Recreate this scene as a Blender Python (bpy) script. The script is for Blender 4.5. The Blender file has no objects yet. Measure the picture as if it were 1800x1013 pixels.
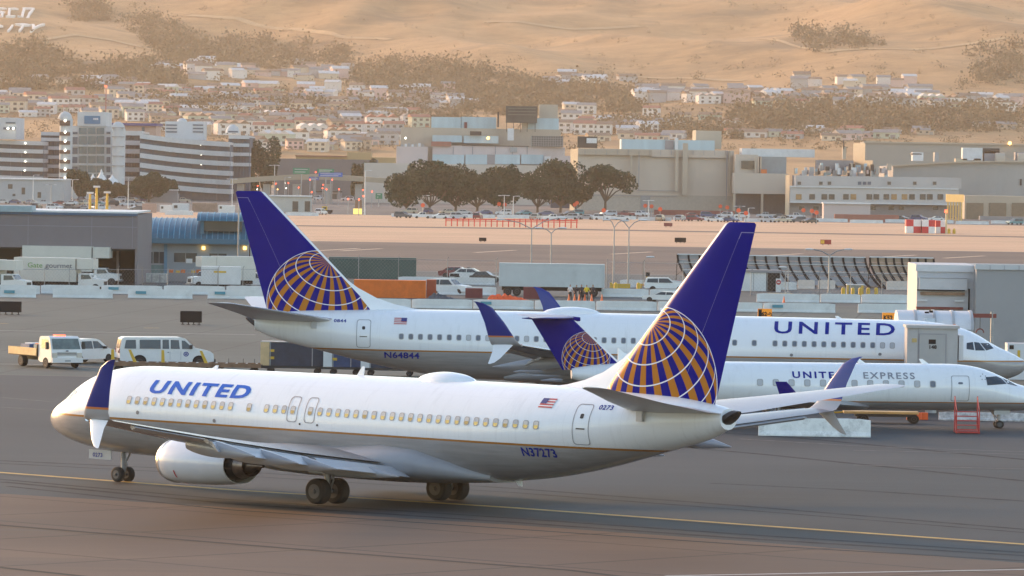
import bpy, bmesh, math, random
from mathutils import Vector, Matrix, noise
random.seed(7)
SC = bpy.context.scene; COL = SC.collection
R = math.radians; PI = math.pi; SQ = 1.18      # SQ: how much longer than real things run
F = 10000.0; CH = 14.9; TH = math.atan((506.5-285)/F); ROLL = R(.9)
_f = Vector((0, math.cos(TH), -math.sin(TH))); _u = Vector((0, math.sin(TH), math.cos(TH)))
def ray(px, py):
    a, b = px-900, py-506.5
    return _f - _u*((b*math.cos(ROLL)-a*math.sin(ROLL))/F) + Vector(((a*math.cos(ROLL)+b*math.sin(ROLL))/F, 0, 0))
def at(px, py, d):
    r = ray(px, py); return Vector((0, 0, CH)) + r*(d/r.y)
def gnd(px, py, z=0.0):
    r = ray(px, py); return Vector((0, 0, CH)) + r*((z-CH)/r.z)
def gd(py, z=0.0): return gnd(900, py, z).y
def sc_at(d): return F/d
cam = bpy.data.cameras.new("Camera"); co = bpy.data.objects.new("Camera", cam); COL.objects.link(co)
co.matrix_world = Matrix.Translation((0, 0, CH)) @ Matrix.Rotation(PI/2-TH, 4, 'X') @ Matrix.Rotation(ROLL, 4, 'Z')
cam.lens = 200; cam.sensor_width = 36; cam.clip_start = 1; cam.clip_end = 30000; SC.camera = co

# ---------- materials
def nt_new(name):
    m = bpy.data.materials.new(name); m.use_nodes = True
    nt = m.node_tree; b = nt.nodes['Principled BSDF']; return m, nt, b
def N(nt, t, **k):
    n = nt.nodes.new(t)
    for a, v in k.items():
        if a == 'ins':
            for kk, vv in v.items():
                if isinstance(vv, bpy.types.NodeSocket): nt.links.new(vv, n.inputs[kk])
                else: n.inputs[kk].default_value = vv
        else: setattr(n, a, v)
    return n
def mth(nt, op, a, b=None, c=None, clamp=False):
    n = nt.nodes.new('ShaderNodeMath'); n.operation = op; n.use_clamp = clamp
    for i, v in enumerate((a, b, c)):
        if v is None: continue
        if isinstance(v, bpy.types.NodeSocket): nt.links.new(v, n.inputs[i])
        else: n.inputs[i].default_value = v
    return n.outputs[0]
def mixc(nt, fac, a, b):
    n = nt.nodes.new('ShaderNodeMix'); n.data_type = 'RGBA'
    for s, v in ((0, fac), (6, a), (7, b)):
        if isinstance(v, bpy.types.NodeSocket): nt.links.new(v, n.inputs[s])
        else: n.inputs[s].default_value = v if s == 0 else (*v[:3], 1)
    return n.outputs[2]
_mats = {}
def mat(name, col, rough=.6, metal=0., var=.12, vs=1.5, emit=0, bump=0, stretch=None, dirt=0.0):
    """plain paint, stone or metal with a mottled colour"""
    if name in _mats: return _mats[name]
    m, nt, b = nt_new(name)
    tc = N(nt, 'ShaderNodeTexCoord'); src = tc.outputs['Object']
    if stretch:
        mp = N(nt, 'ShaderNodeMapping', ins={0: src}); mp.inputs['Scale'].default_value = stretch; src = mp.outputs[0]
    no = N(nt, 'ShaderNodeTexNoise', ins={'Vector': src, 'Scale': vs, 'Detail': 5., 'Roughness': .65})
    f = mth(nt, 'MULTIPLY_ADD', no.outputs[0], 2.4, -.7, True)
    lo = [c*(1-var) for c in col]; hi = [min(1, c*(1+var)) for c in col]
    c = mixc(nt, f, lo, hi)
    if dirt:
        n2 = N(nt, 'ShaderNodeTexNoise', ins={'Vector': src, 'Scale': vs*.35, 'Detail': 8., 'Roughness': .75})
        g = mth(nt, 'MULTIPLY_ADD', n2.outputs[0], 5, -2.6, True)
        c = mixc(nt, mth(nt, 'MULTIPLY', g, dirt), c, [x*.35 for x in col])
    nt.links.new(c, b.inputs['Base Color'])
    b.inputs['Roughness'].default_value = rough; b.inputs['Metallic'].default_value = metal
    if emit:
        b.inputs['Emission Color'].default_value = (*col, 1); b.inputs['Emission Strength'].default_value = emit
    if bump:
        bp = N(nt, 'ShaderNodeBump', ins={'Height': no.outputs[0], 'Strength': bump}); nt.links.new(bp.outputs[0], b.inputs['Normal'])
    _mats[name] = m; return m

# ---------- objects
def tag(o, label=None, cat=None, group=None, kind=None):
    for k, v in (('label', label), ('category', cat), ('group', group), ('kind', kind)):
        if v: o[k] = v
    return o
def link_mesh(name, bm, mats, parent=None, smooth=False, loc=None):
    me = bpy.data.meshes.new(name)
    bmesh.ops.recalc_face_normals(bm, faces=bm.faces)
    bm.to_mesh(me); bm.free()
    for m in (mats if isinstance(mats, (list, tuple)) else [mats]): me.materials.append(m)
    if smooth:
        for p in me.polygons: p.use_smooth = True
        if smooth != True: me.set_sharp_from_angle(angle=R(smooth))
    o = bpy.data.objects.new(name, me); COL.objects.link(o)
    if parent: o.parent = parent
    if loc is not None: o.location = loc
    return o
def empty(name, loc=(0,0,0), rz=0, scale=(1,1,1), **k):
    o = bpy.data.objects.new(name, None); COL.objects.link(o)
    o.location = loc; o.rotation_euler = (0, 0, rz); o.scale = scale; o.empty_display_size = .2
    return tag(o, **k)
def copy_tree(o, parent=None):
    c = o.copy(); COL.objects.link(c)
    if parent: c.parent = parent
    for ch in list(KIDS.get(o.name, o.children)): copy_tree(ch, c)
    return c
KIDS = {}
def place(proto, loc, rz=0, scale=None, label=None, group=None, used=set()):
    """first use moves the prototype itself, later uses copy it with its parts"""
    if proto.name in used:
        o = proto.copy(); COL.objects.link(o)
        def rec(a, b):
            for ch in KIDS.setdefault(a.name, list(a.children)):
                c = ch.copy(); COL.objects.link(c); c.parent = b; rec(ch, c)
        rec(proto, o)
    else:
        o = proto; used.add(proto.name)
        def rec2(a):
            KIDS[a.name] = list(a.children)
            for ch in KIDS[a.name]: rec2(ch)
        rec2(proto)
    o.location = loc; o.rotation_euler = (0, 0, rz)
    if scale is not None: o.scale = scale
    if label: o['label'] = label
    if group: o['group'] = group
    return o

# ---------- mesh pieces
def BM(): return bmesh.new()
def box(bm, x0, x1, y0, y1, z0, z1, mi=0, top=None):
    """box; top=(dx,dy) shrinks the top face"""
    dx, dy = top or (0, 0)
    v = [bm.verts.new(p) for p in ((x0,y0,z0),(x1,y0,z0),(x1,y1,z0),(x0,y1,z0),(x0+dx,y0+dy,z1),(x1-dx,y0+dy,z1),(x1-dx,y1-dy,z1),(x0+dx,y1-dy,z1))]
    for q in ((3,2,1,0),(4,5,6,7),(0,1,5,4),(1,2,6,5),(2,3,7,6),(3,0,4,7)):
        f = bm.faces.new([v[i] for i in q]); f.material_index = mi
    return v
def tube(bm, p0, p1, r0, r1=None, n=8, mi=0, cap=True):
    p0 = Vector(p0); p1 = Vector(p1); r1 = r0 if r1 is None else r1
    d = (p1-p0).normalized(); a = d.orthogonal().normalized(); b = d.cross(a)
    A, B = [], []
    for i in range(n):
        t = 2*PI*i/n; q = a*math.cos(t)+b*math.sin(t)
        A.append(bm.verts.new(p0+q*r0)); B.append(bm.verts.new(p1+q*r1))
    for i in range(n):
        f = bm.faces.new((A[i], A[(i+1)%n], B[(i+1)%n], B[i])); f.material_index = mi
    if cap:
        for L in (A[::-1], B):
            f = bm.faces.new(L); f.material_index = mi
def loft(bm, rings, cap=True, mi=0, closed=True):
    vs = [[bm.verts.new(p) for p in r] for r in rings]; n = len(vs[0])
    for a, b in zip(vs, vs[1:]):
        for i in range(n if closed else n-1):
            f = bm.faces.new((a[i], a[(i+1)%n], b[(i+1)%n], b[i])); f.material_index = mi
    if cap:
        for L in (vs[0][::-1], vs[-1]):
            f = bm.faces.new(L); f.material_index = mi
    return vs
def lathe(bm, prof, axis='x', c=(0,0,0), n=24, mi=0, cap=True):
    """prof: list of (along, radius)"""
    rings = []
    for a, r in prof:
        ring = []
        for i in range(n):
            t = 2*PI*i/n; p, q = r*math.cos(t), r*math.sin(t)
            v = (a, p, q) if axis == 'x' else ((p, a, q) if axis == 'y' else (p, q, a))
            ring.append((c[0]+v[0], c[1]+v[1], c[2]+v[2]))
        rings.append(ring)
    loft(bm, rings, cap, mi)
def prism(bm, pts, axis, a0, a1, mi=0):
    """extrude polygon pts (2-D) along axis between a0 and a1"""
    def P(p, a):
        return {'x': (a, p[0], p[1]), 'y': (p[0], a, p[1]), 'z': (p[0], p[1], a)}[axis]
    A = [bm.verts.new(P(p, a0)) for p in pts]; B = [bm.verts.new(P(p, a1)) for p in pts]; n = len(pts)
    for i in range(n):
        f = bm.faces.new((A[i], A[(i+1)%n], B[(i+1)%n], B[i])); f.material_index = mi
    for L in (A[::-1], B):
        f = bm.faces.new(L); f.material_index = mi
def interp(tab, x):
    if x <= tab[0][0]: return tab[0][1:]
    for p, q in zip(tab, tab[1:]):
        if x <= q[0]:
            t = (x-p[0])/(q[0]-p[0]); return tuple(a+(b-a)*t for a, b in zip(p[1:], q[1:]))
    return tab[-1][1:]
def sm_interp(tab, x):
    """monotone-ish cubic through a table"""
    xs = [t[0] for t in tab]
    if x <= xs[0]: return tab[0][1:]
    if x >= xs[-1]: return tab[-1][1:]
    i = max(k for k in range(len(xs)) if xs[k] <= x)
    p0 = tab[max(i-1, 0)]; p1 = tab[i]; p2 = tab[i+1]; p3 = tab[min(i+2, len(tab)-1)]
    h = p2[0]-p1[0]; t = (x-p1[0])/h; out = []
    for k in range(1, len(p1)):
        m1 = (p2[k]-p0[k])/(p2[0]-p0[0]) if p0 is not p1 else (p2[k]-p1[k])/h
        m2 = (p3[k]-p1[k])/(p3[0]-p1[0]) if p3 is not p2 else (p2[k]-p1[k])/h
        out.append((2*t**3-3*t*t+1)*p1[k]+(t**3-2*t*t+t)*h*m1+(-2*t**3+3*t*t)*p2[k]+(t**3-t*t)*h*m2)
    return tuple(out)

# ---------- lettering
def text_bm(s, size=1., bold=0.0, sx=1., spacing=1., shear=0., align='LEFT'):
    """flat lettering as a mesh in the x-z plane, x to the reader's right"""
    cu = bpy.data.curves.new("lettering", 'FONT'); cu.body = s; cu.size = size; cu.offset = bold
    cu.space_character = spacing; cu.shear = shear; cu.align_x = align; cu.resolution_u = 3
    o = bpy.data.objects.new("lettering", cu); COL.objects.link(o)
    dg = bpy.context.evaluated_depsgraph_get(); ev = o.evaluated_get(dg)
    me = ev.to_mesh(); bm = bmesh.new(); bm.from_mesh(me); ev.to_mesh_clear()
    bpy.data.objects.remove(o); bpy.data.curves.remove(cu)
    for v in bm.verts: v.co = Vector((v.co.x*sx, 0, v.co.y))
    return bm
def cut(bm, step, axis='z'):
    """slice a flat mesh so it can follow a curved skin"""
    if not bm.verts: return
    k = 'xyz'.index(axis); lo = min(v.co[k] for v in bm.verts); hi = max(v.co[k] for v in bm.verts)
    no = Vector((0,0,0)); no[k] = 1; z = lo+step
    while z < hi-step*.2:
        c = Vector((0,0,0)); c[k] = z
        bmesh.ops.bisect_plane(bm, geom=bm.verts[:]+bm.edges[:]+bm.faces[:], plane_co=c, plane_no=no); z += step
def flat_text(s, parent, m, loc, size, face='-y', **k):
    """painted lettering on a wall that faces the viewer (-y), +x or +y"""
    bm = text_bm(s, size, **k)
    for v in bm.verts:
        x, z = v.co.x, v.co.z
        if face == '-y': v.co = Vector((loc[0]+x, loc[1], loc[2]+z))
        elif face == '+y': v.co = Vector((loc[0]-x, loc[1], loc[2]+z))
        elif face == '+x': v.co = Vector((loc[0], loc[1]+x, loc[2]+z))
        else: v.co = Vector((loc[0], loc[1]-x, loc[2]+z))
    return link_mesh('lettering', bm, m, parent)
# ================= AIRLINERS =================
WHITE = (.80, .81, .84); NAVY = (.0008, .005, .19); GOLD = (.43, .165, .022)
M_tyre = mat('tyre_rubber', (.018,.017,.017), .85)
M_hub = mat('wheel_hub_metal', (.10,.10,.105), .6, .5)
M_strut = mat('gear_strut_metal', (.30,.30,.32), .45, .5)
M_dark = mat('dark_metal', (.045,.043,.045), .5, .6)
M_exh = mat('exhaust_metal', (.23,.19,.17), .38, .9, .3, 4)
M_grey = mat('aircraft_grey_paint', (.42,.43,.46), .35, 0, .06)
M_alu = mat('polished_aluminium', (.72,.72,.74), .22, .95, .05)
M_white = mat('aircraft_white_paint', WHITE, .28, 0, .03)
M_white.node_tree.nodes['Principled BSDF'].inputs['Coat Weight'].default_value = .4
M_navy = mat('navy_paint', NAVY, .3, 0, .06)
M_letter = mat('blue_lettering_paint', (.008,.11,.52), .35, 0, .05)
M_navyletter = mat('navy_lettering_paint', (.004,.022,.24), .35, 0, .05)
for _m in (M_navy, M_letter, M_navyletter): _m.node_tree.nodes['Principled BSDF'].inputs['Specular IOR Level'].default_value = .08
M_line = mat('panel_line', (.25,.25,.28), .5)
M_gold = mat('gold_stripe', (.36,.16,.035), .4)
M_glass = mat('cockpit_glass', (.03,.05,.07), .12, 0, .1)
M_pane = mat('cabin_pane_clear', (.12,.14,.18), .18, 0, .25, 2)
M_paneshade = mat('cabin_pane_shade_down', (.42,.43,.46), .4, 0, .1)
M_warm = mat('cabin_pane_painted_reflection', (.62,.50,.20), .10, .85, .1)  # gold reflection is part of the pane colour
M_frame = mat('window_surround', (.34,.33,.33), .4, 0, .1)
M_red = mat('flag_red', (.45,.03,.04), .5); M_flagblue = mat('flag_blue', (.02,.03,.18), .5)

def fuselage_mat(name, belly, line, zline, hw=.045, gold=(.36,.15,.03)):
    """white top, grey belly, gold cheatline between, faint seams and grime"""
    m, nt, b = nt_new(name)
    tc = N(nt, 'ShaderNodeTexCoord'); sp = N(nt, 'ShaderNodeSeparateXYZ', ins={0: tc.outputs['Object']})
    z = sp.outputs[2]; x = sp.outputs[0]
    zz = mth(nt, 'SUBTRACT', z, zline)
    below = mth(nt, 'LESS_THAN', zz, 0)
    onl = mth(nt, 'LESS_THAN', mth(nt, 'ABSOLUTE', zz), hw)
    no = N(nt, 'ShaderNodeTexNoise', ins={'Vector': tc.outputs['Object'], 'Scale': .9, 'Detail': 6., 'Roughness': .7})
    mp = N(nt, 'ShaderNodeMapping', ins={0: tc.outputs['Object']}); mp.inputs['Scale'].default_value = (.5, 3, 6)
    n2 = N(nt, 'ShaderNodeTexNoise', ins={'Vector': mp.outputs[0], 'Scale': 1.2, 'Detail': 6.})
    w = mixc(nt, no.outputs[0], [c*.96 for c in WHITE], WHITE)
    g = mixc(nt, n2.outputs[0], [c*.72 for c in belly], [c*1.2 for c in belly])
    c = mixc(nt, below, w, g); c = mixc(nt, onl, c, gold)
    # skin joints every few metres
    fr = mth(nt, 'FRACT', mth(nt, 'MULTIPLY', x, 1/2.6)); seam = mth(nt, 'MULTIPLY', mth(nt, 'LESS_THAN', fr, .008), .10)
    c = mixc(nt, seam, c, (.2,.2,.22))
    fz = mth(nt, 'FRACT', mth(nt, 'MULTIPLY_ADD', z, 1/.86, .3)); c = mixc(nt, mth(nt, 'MULTIPLY', mth(nt, 'LESS_THAN', fz, .018), .07), c, (.2,.2,.22))
    mg_ = N(nt, 'ShaderNodeMapping', ins={0: tc.outputs['Object']}); mg_.inputs['Scale'].default_value = (3.5, 1, .35)
    n5 = N(nt, 'ShaderNodeTexNoise', ins={'Vector': mg_.outputs[0], 'Scale': 1.0, 'Detail': 6., 'Roughness': .7}); c = mixc(nt, mth(nt, 'MULTIPLY', mth(nt, 'MULTIPLY_ADD', n5.outputs[0], 4, -2.1, True), .16), c, (.20,.19,.19))
    nt.links.new(c, b.inputs['Base Color']); b.inputs['Roughness'].default_value = .27
    b.inputs['Coat Weight'].default_value = .35; b.inputs['Coat Roughness'].default_value = .12
    return m
def globe_mat(name, cx, cz, rx, rz, le=None, tilt=(.238, .971)):
    """navy fin paint with a tilted gold and white wire globe; le = (x at z=0, slope) of the white leading edge"""
    m, nt, b = nt_new(name)
    tc = N(nt, 'ShaderNodeTexCoord'); sp = N(nt, 'ShaderNodeSeparateXYZ', ins={0: tc.outputs['Object']})
    u = mth(nt, 'MULTIPLY', mth(nt, 'SUBTRACT', sp.outputs[0], cx), -1/rx)
    v = mth(nt, 'MULTIPLY', mth(nt, 'SUBTRACT', sp.outputs[2], cz), 1/rz)
    rr = mth(nt, 'ADD', mth(nt, 'MULTIPLY', u, u), mth(nt, 'MULTIPLY', v, v))
    w = mth(nt, 'SQRT', mth(nt, 'SUBTRACT', 1, rr, clamp=True))
    cmb = N(nt, 'ShaderNodeCombineXYZ', ins={0: u, 1: v, 2: w}).outputs[0]
    Nn = Vector((.8*tilt[0], .8*tilt[1], .6)).normalized(); A = Vector((tilt[1], -tilt[0], 0)).normalized(); B = Nn.cross(A)
    def dot(vec):
        n = nt.nodes.new('ShaderNodeVectorMath'); n.operation = 'DOT_PRODUCT'; nt.links.new(cmb, n.inputs[0]); n.inputs[1].default_value = vec
        return n.outputs['Value']
    lon = mth(nt, 'ARCTAN2', dot(A), dot(B)); col = mth(nt, 'ARCCOSINE', mth(nt, 'MINIMUM', dot(Nn), .99999))
    gold = mth(nt, 'LESS_THAN', mth(nt, 'FRACT', mth(nt, 'MULTIPLY_ADD', lon, 20/(2*PI), 10.30)), .47)
    k = mth(nt, 'DIVIDE', mth(nt, 'SUBTRACT', col, R(21.3)), R(15.9))
    fr = mth(nt, 'ABSOLUTE', mth(nt, 'SUBTRACT', k, mth(nt, 'ROUND', k)))
    wl = mth(nt, 'LESS_THAN', fr, mth(nt, 'MULTIPLY_ADD', w, -.016, .045))
    wl = mth(nt, 'MULTIPLY', wl, mth(nt, 'GREATER_THAN', col, R(14)))
    limb = mth(nt, 'GREATER_THAN', rr, .978); inside = mth(nt, 'LESS_THAN', rr, 1.0)
    no = N(nt, 'ShaderNodeTexNoise', ins={'Vector': tc.outputs['Object'], 'Scale': .8, 'Detail': 5.})
    navy = mixc(nt, no.outputs[0], [c*.85 for c in NAVY], [c*1.15 for c in NAVY])
    c = mixc(nt, gold, navy, GOLD); c = mixc(nt, mth(nt, 'MAXIMUM', wl, limb), c, (.75,.75,.78))
    c = mixc(nt, inside, navy, c)
    if le:
        e = mth(nt, 'SUBTRACT', sp.outputs[0], mth(nt, 'MULTIPLY_ADD', sp.outputs[2], le[1], le[0]))
        c = mixc(nt, mth(nt, 'LESS_THAN', e, .14), c, (.78,.78,.8))
    nt.links.new(c, b.inputs['Base Color']); b.inputs['Roughness'].default_value = .33; b.inputs['Specular IOR Level'].default_value = .03
    return m

class Skin:
    """fuselage given by stations (x, top, bottom, half width)"""
    def __init__(s, tab): s.tab = tab; s.x0 = tab[0][0]; s.x1 = tab[-1][0]
    def sec(s, x): return sm_interp(s.tab, x)
    def y(s, x, z):
        t, b, h = s.sec(x); zc = (t+b)/2; hz = (t-b)/2; q = (z-zc)/hz
        return h*math.sqrt(max(0, 1-min(1, q*q)))
    def nrm(s, x, z):
        t, b, h = s.sec(x); zc = (t+b)/2; hz = (t-b)/2; y = s.y(x, z)
        return Vector((0, y/h/h, (z-zc)/hz/hz)).normalized()
    def build(s, name, mats, parent, n=48, step=.35):
        xs = []; x = s.x0
        while x < s.x1: xs.append(x); x += step*(.25 if x < s.x0+1 else (.5 if x < s.x0+4 else 1))
        xs.append(s.x1); rings = []
        for x in xs:
            t, b, h = s.sec(x); zc = (t+b)/2; hz = (t-b)/2
            rings.append([(x, h*math.sin(2*PI*i/n), zc+hz*math.cos(2*PI*i/n)) for i in range(n)])
        bm = BM(); loft(bm, rings); return link_mesh(name, bm, mats, parent, smooth=40)
    def wrap(s, bm, side, off=.012):
        for v in bm.verts:
            x, z = v.co.x, v.co.z; nr = s.nrm(x, z)
            v.co = Vector((x, side*(s.y(x, z)+nr.y*(off+v.co.y)), z+nr.z*(off+v.co.y)))
    def text(s, txt, side, x, z, size, m, parent, name='lettering', off=.012, **k):
        bm = text_bm(txt, size, **k); cut(bm, .12)
        for v in bm.verts: v.co = Vector((x+(v.co.x if side < 0 else -v.co.x), 0, z+v.co.z))
        s.wrap(bm, side, off); return link_mesh(name, bm, m, parent)
    def patch(s, pts, side, m, parent, name, off=.012, step=.15):
        bm = BM(); bm.faces.new([bm.verts.new((p[0], 0, p[1])) for p in pts]); cut(bm, step); cut(bm, .22, 'x'); s.wrap(bm, side, off)
        return link_mesh(name, bm, m, parent)
    def ring(s, pts, th, side, m, parent, name, off=.012, step=.15):
        """outline of thickness th along the closed polygon pts"""
        n = len(pts); cx = sum(p[0] for p in pts)/n; cz = sum(p[1] for p in pts)/n; bm = BM()
        hx = max(abs(p[0]-cx) for p in pts); hz = max(abs(p[1]-cz) for p in pts)
        O = [bm.verts.new((p[0], 0, p[1])) for p in pts]
        I = [bm.verts.new((cx+(p[0]-cx)*(1-th/hx), 0, cz+(p[1]-cz)*(1-th/hz))) for p in pts]
        for i in range(n): bm.faces.new((O[i], O[(i+1)%n], I[(i+1)%n], I[i]))
        cut(bm, step); s.wrap(bm, side, off); return link_mesh(name, bm, m, parent)
def rrect(cx, cz, w, h, r, n=4, lean=0):
    pts = []
    for k, (sx, sz) in enumerate(((1,1),(-1,1),(-1,-1),(1,-1))):
        for i in range(n+1):
            t = PI/2*k+PI/2*i/n
            pts.append((cx+sx*(w/2-r)+r*math.cos(t), cz+sz*(h/2-r)+r*math.sin(t)))
    return pts
def window(skin, x, z, side, parent, w, h, mpane, half=None):
    bm = BM()
    O = rrect(x, z, w+.07, h+.07, .09); I = rrect(x, z, w, h, .08)
    a = [bm.verts.new((p[0], 0, p[1])) for p in O]; b = [bm.verts.new((p[0], 0, p[1])) for p in I]; n = len(O)
    for i in range(n): bm.faces.new((a[i], a[(i+1)%n], b[(i+1)%n], b[i]))
    f = bm.faces.new(b); f.material_index = 1
    if half:
        bmesh.ops.bisect_plane(bm, geom=bm.verts[:]+bm.edges[:]+bm.faces[:], plane_co=(0,0,z-h*.02), plane_no=(0,0,1))
        for f in bm.faces:
            if f.material_index == 1 and f.calc_center_median().z < z-h*.02: f.material_index = 2
    skin.wrap(bm, side, .014)
    return link_mesh('window', bm, [M_frame, mpane] + ([half] if half else []), parent)

def airfoil(x, c, t, z, n=9, camber=.02):
    """closed section list of (x, z): upper front-to-back then lower back-to-front"""
    up, lo = [], []
    for i in range(n+1):
        q = .5-.5*math.cos(PI*i/n); th = 5*t*(.2969*math.sqrt(q)-.126*q-.3516*q*q+.2843*q**3-.1036*q**4)
        cb = camber*4*q*(1-q)
        up.append((x+q*c, z+(cb+th)*c)); lo.append((x+q*c, z+(cb-th)*c))
    return up + lo[-2:0:-1]
def wing_loft(secs, name, m, parent, vertical=False, smooth=50):
    """secs: (span pos, x_le, chord, thickness ratio, z or lateral offset)"""
    rings = []
    for y, x, c, t, z in secs:
        rings.append([((px, pz, y) if vertical else (px, y, pz)) for px, pz in airfoil(x, c, t, z, camber=0 if vertical else .015)])
    bm = BM(); loft(bm, rings); return link_mesh(name, bm, m, parent, smooth=smooth)
def canoe(bm, x0, x1, y, z0, z1, r):
    rings = []
    for i in range(11):
        q = i/10; rr = max(.02, r*1.15*math.sin(PI*min(1, q*.8+.12))**.7*(1-q)**.45); zc = z0+(z1-z0)*q
        rings.append([(x0+(x1-x0)*q, y+rr*.55*math.cos(2*PI*k/10), zc+rr*math.sin(2*PI*k/10)) for k in range(10)])
    loft(bm, rings)
def wheel_part(parent, x, y, r, w, side):
    bm = BM(); lathe(bm, [(-w/2,r*.60),(-w/2*1.0,r*.86),(-w*.38,r*.97),(-w*.15,r),(w*.15,r),(w*.38,r*.97),(w/2,r*.86),(w/2,r*.60)], 'y', (x, y, r), 28)
    t = link_mesh('wheel', bm, M_tyre, parent, smooth=35)
    bm = BM()
    for s_ in (-1, 1): lathe(bm, [(s_*(w/2+.006),r*.56),(s_*(w/2-.05),r*.42),(s_*(w/2-.01),r*.20),(s_*(w/2+.05),r*.16),(s_*(w/2+.06),.01)], 'y', (x, y, r), 20)
    link_mesh('rim', bm, M_hub, t, smooth=35)
def gear(root, name, x, y, r, w, dy, ztop, door=None):
    bm = BM(); rs = .11 if r > .5 else .08
    tube(bm, (x, y, r), (x, y, ztop), rs, rs*1.25, 12); tube(bm, (x, y-dy, r), (x, y+dy, r), rs*.8, None, 10)
    tube(bm, (x+.05, y, r+.35), (x-.75*(1 if r > .5 else -1), y, ztop), rs*.45, None, 8)
    tube(bm, (x+rs*1.5, y, r+.1), (x+rs*3, y, r+.5), rs*.35, None, 6); tube(bm, (x+rs*3, y, r+.5), (x+rs*1.4, y, r+.95), rs*.35, None, 6)
    if abs(y) > 1: tube(bm, (x, y, r+.7), (x, y*.35, ztop+.1), rs*.6, None, 8)
    s = link_mesh(name, bm, M_strut, root, smooth=40)
    for sg in (-1, 1): wheel_part(s, x, y+sg*dy, r, w, sg)
    if door:
        bm = BM()
        for q in door: box(bm, *q)
        link_mesh('gear_door', bm, M_grey, s)
    return s

def winglet(root_wing, side, y, x, c, z, m_up, m_low):
    """split tip: tall blade leaning outward and a smaller strake below"""
    secs = []
    for q, dy, dx, ch, dz in ((0,0,0,1,0),(.1,.20,.10,.96,.08),(.25,.34,.30,.88,.34),(.55,.46,.85,.66,1.30),(.85,.58,1.45,.46,2.15),(.96,.64,1.9,.26,2.42),(1,.70,2.25,.10,2.50)):
        rr = []
        for px, pz in airfoil(x+dx, c*ch, .07, 0, camber=0):
            # thickness is laid across the blade, which turns from flat to upright
            a = min(1, q*5)*R(74); rr.append((px, side*(y+dy-pz*math.sin(a)), z+dz+pz*math.cos(a)))
        secs.append(rr)
    bm = BM(); loft(bm, secs)
    o = link_mesh('winglet', bm, [m_up], root_wing, smooth=50)
    secs = []
    for dy, dx, ch, dz in ((.18,.42,.66,.02),(.34,.66,.50,-.28),(.56,1.02,.34,-.75),(.68,1.30,.20,-1.0),(.72,1.5,.07,-1.07)):
        a = R(-58); rr = []
        for px, pz in airfoil(x+dx, c*ch, .07, 0, camber=0): rr.append((px, side*(y+dy-pz*math.sin(a)), z+dz+pz*math.cos(a)))
        secs.append(rr)
    bm = BM(); loft(bm, secs); link_mesh('lower_blade', bm, m_low, o, smooth=50)
    return o
def winglet_mat():
    m, nt, b = nt_new('winglet_paint'); tc = N(nt, 'ShaderNodeTexCoord'); sp = N(nt, 'ShaderNodeSeparateXYZ', ins={0: tc.outputs['Object']})
    z = mth(nt, 'SUBTRACT', sp.outputs[2], 4.05+.50)
    c = mixc(nt, mth(nt, 'GREATER_THAN', z, 0), (.36,.37,.40), (.003,.025,.22)); c = mixc(nt, mth(nt, 'LESS_THAN', mth(nt, 'ABSOLUTE', z), .045), c, (.6,.2,.06))
    nt.links.new(c, b.inputs['Base Color']); b.inputs['Roughness'].default_value = .3; return m

def tab737(dW, dT): return [(x+(0 if x <= 7 else dW if x < 20 else dT), *r) for x, *r in TAB737_]
TAB737_ = [(0,2.78,2.72,.03),(.12,3.02,2.46,.27),(.4,3.25,2.20,.52),(.9,3.55,1.95,.84),(1.4,3.80,1.78,1.06),(1.9,4.10,1.66,1.24),(2.5,4.52,1.54,1.43),(3.2,4.88,1.45,1.60),
          (4.2,5.17,1.36,1.76),(5.5,5.34,1.31,1.86),(7,5.38,1.28,1.88),(14,5.43,1.26,1.88),(27,5.50,1.26,1.88),(29,5.50,1.30,1.87),(31,5.50,1.48,1.82),(33,5.48,1.82,1.68),(35,5.44,2.28,1.46),
          (37,5.38,2.84,1.15),(38.5,5.28,3.25,.88),(39.8,5.08,3.66,.60),(40.3,5.00,3.92,.46),(40.6,4.92,4.05,.40)]
MF737 = fuselage_mat('airliner_fuselage_paint', (.33,.32,.325), None, 3.02)
def mg737(dT): return globe_mat('airliner_fin_paint', 37.24+dT, 5.79, 2.78, 3.22, le=(34.15+dT-5.36*6.05/7.14, 6.05/7.14))
M_wl = winglet_mat()
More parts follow.
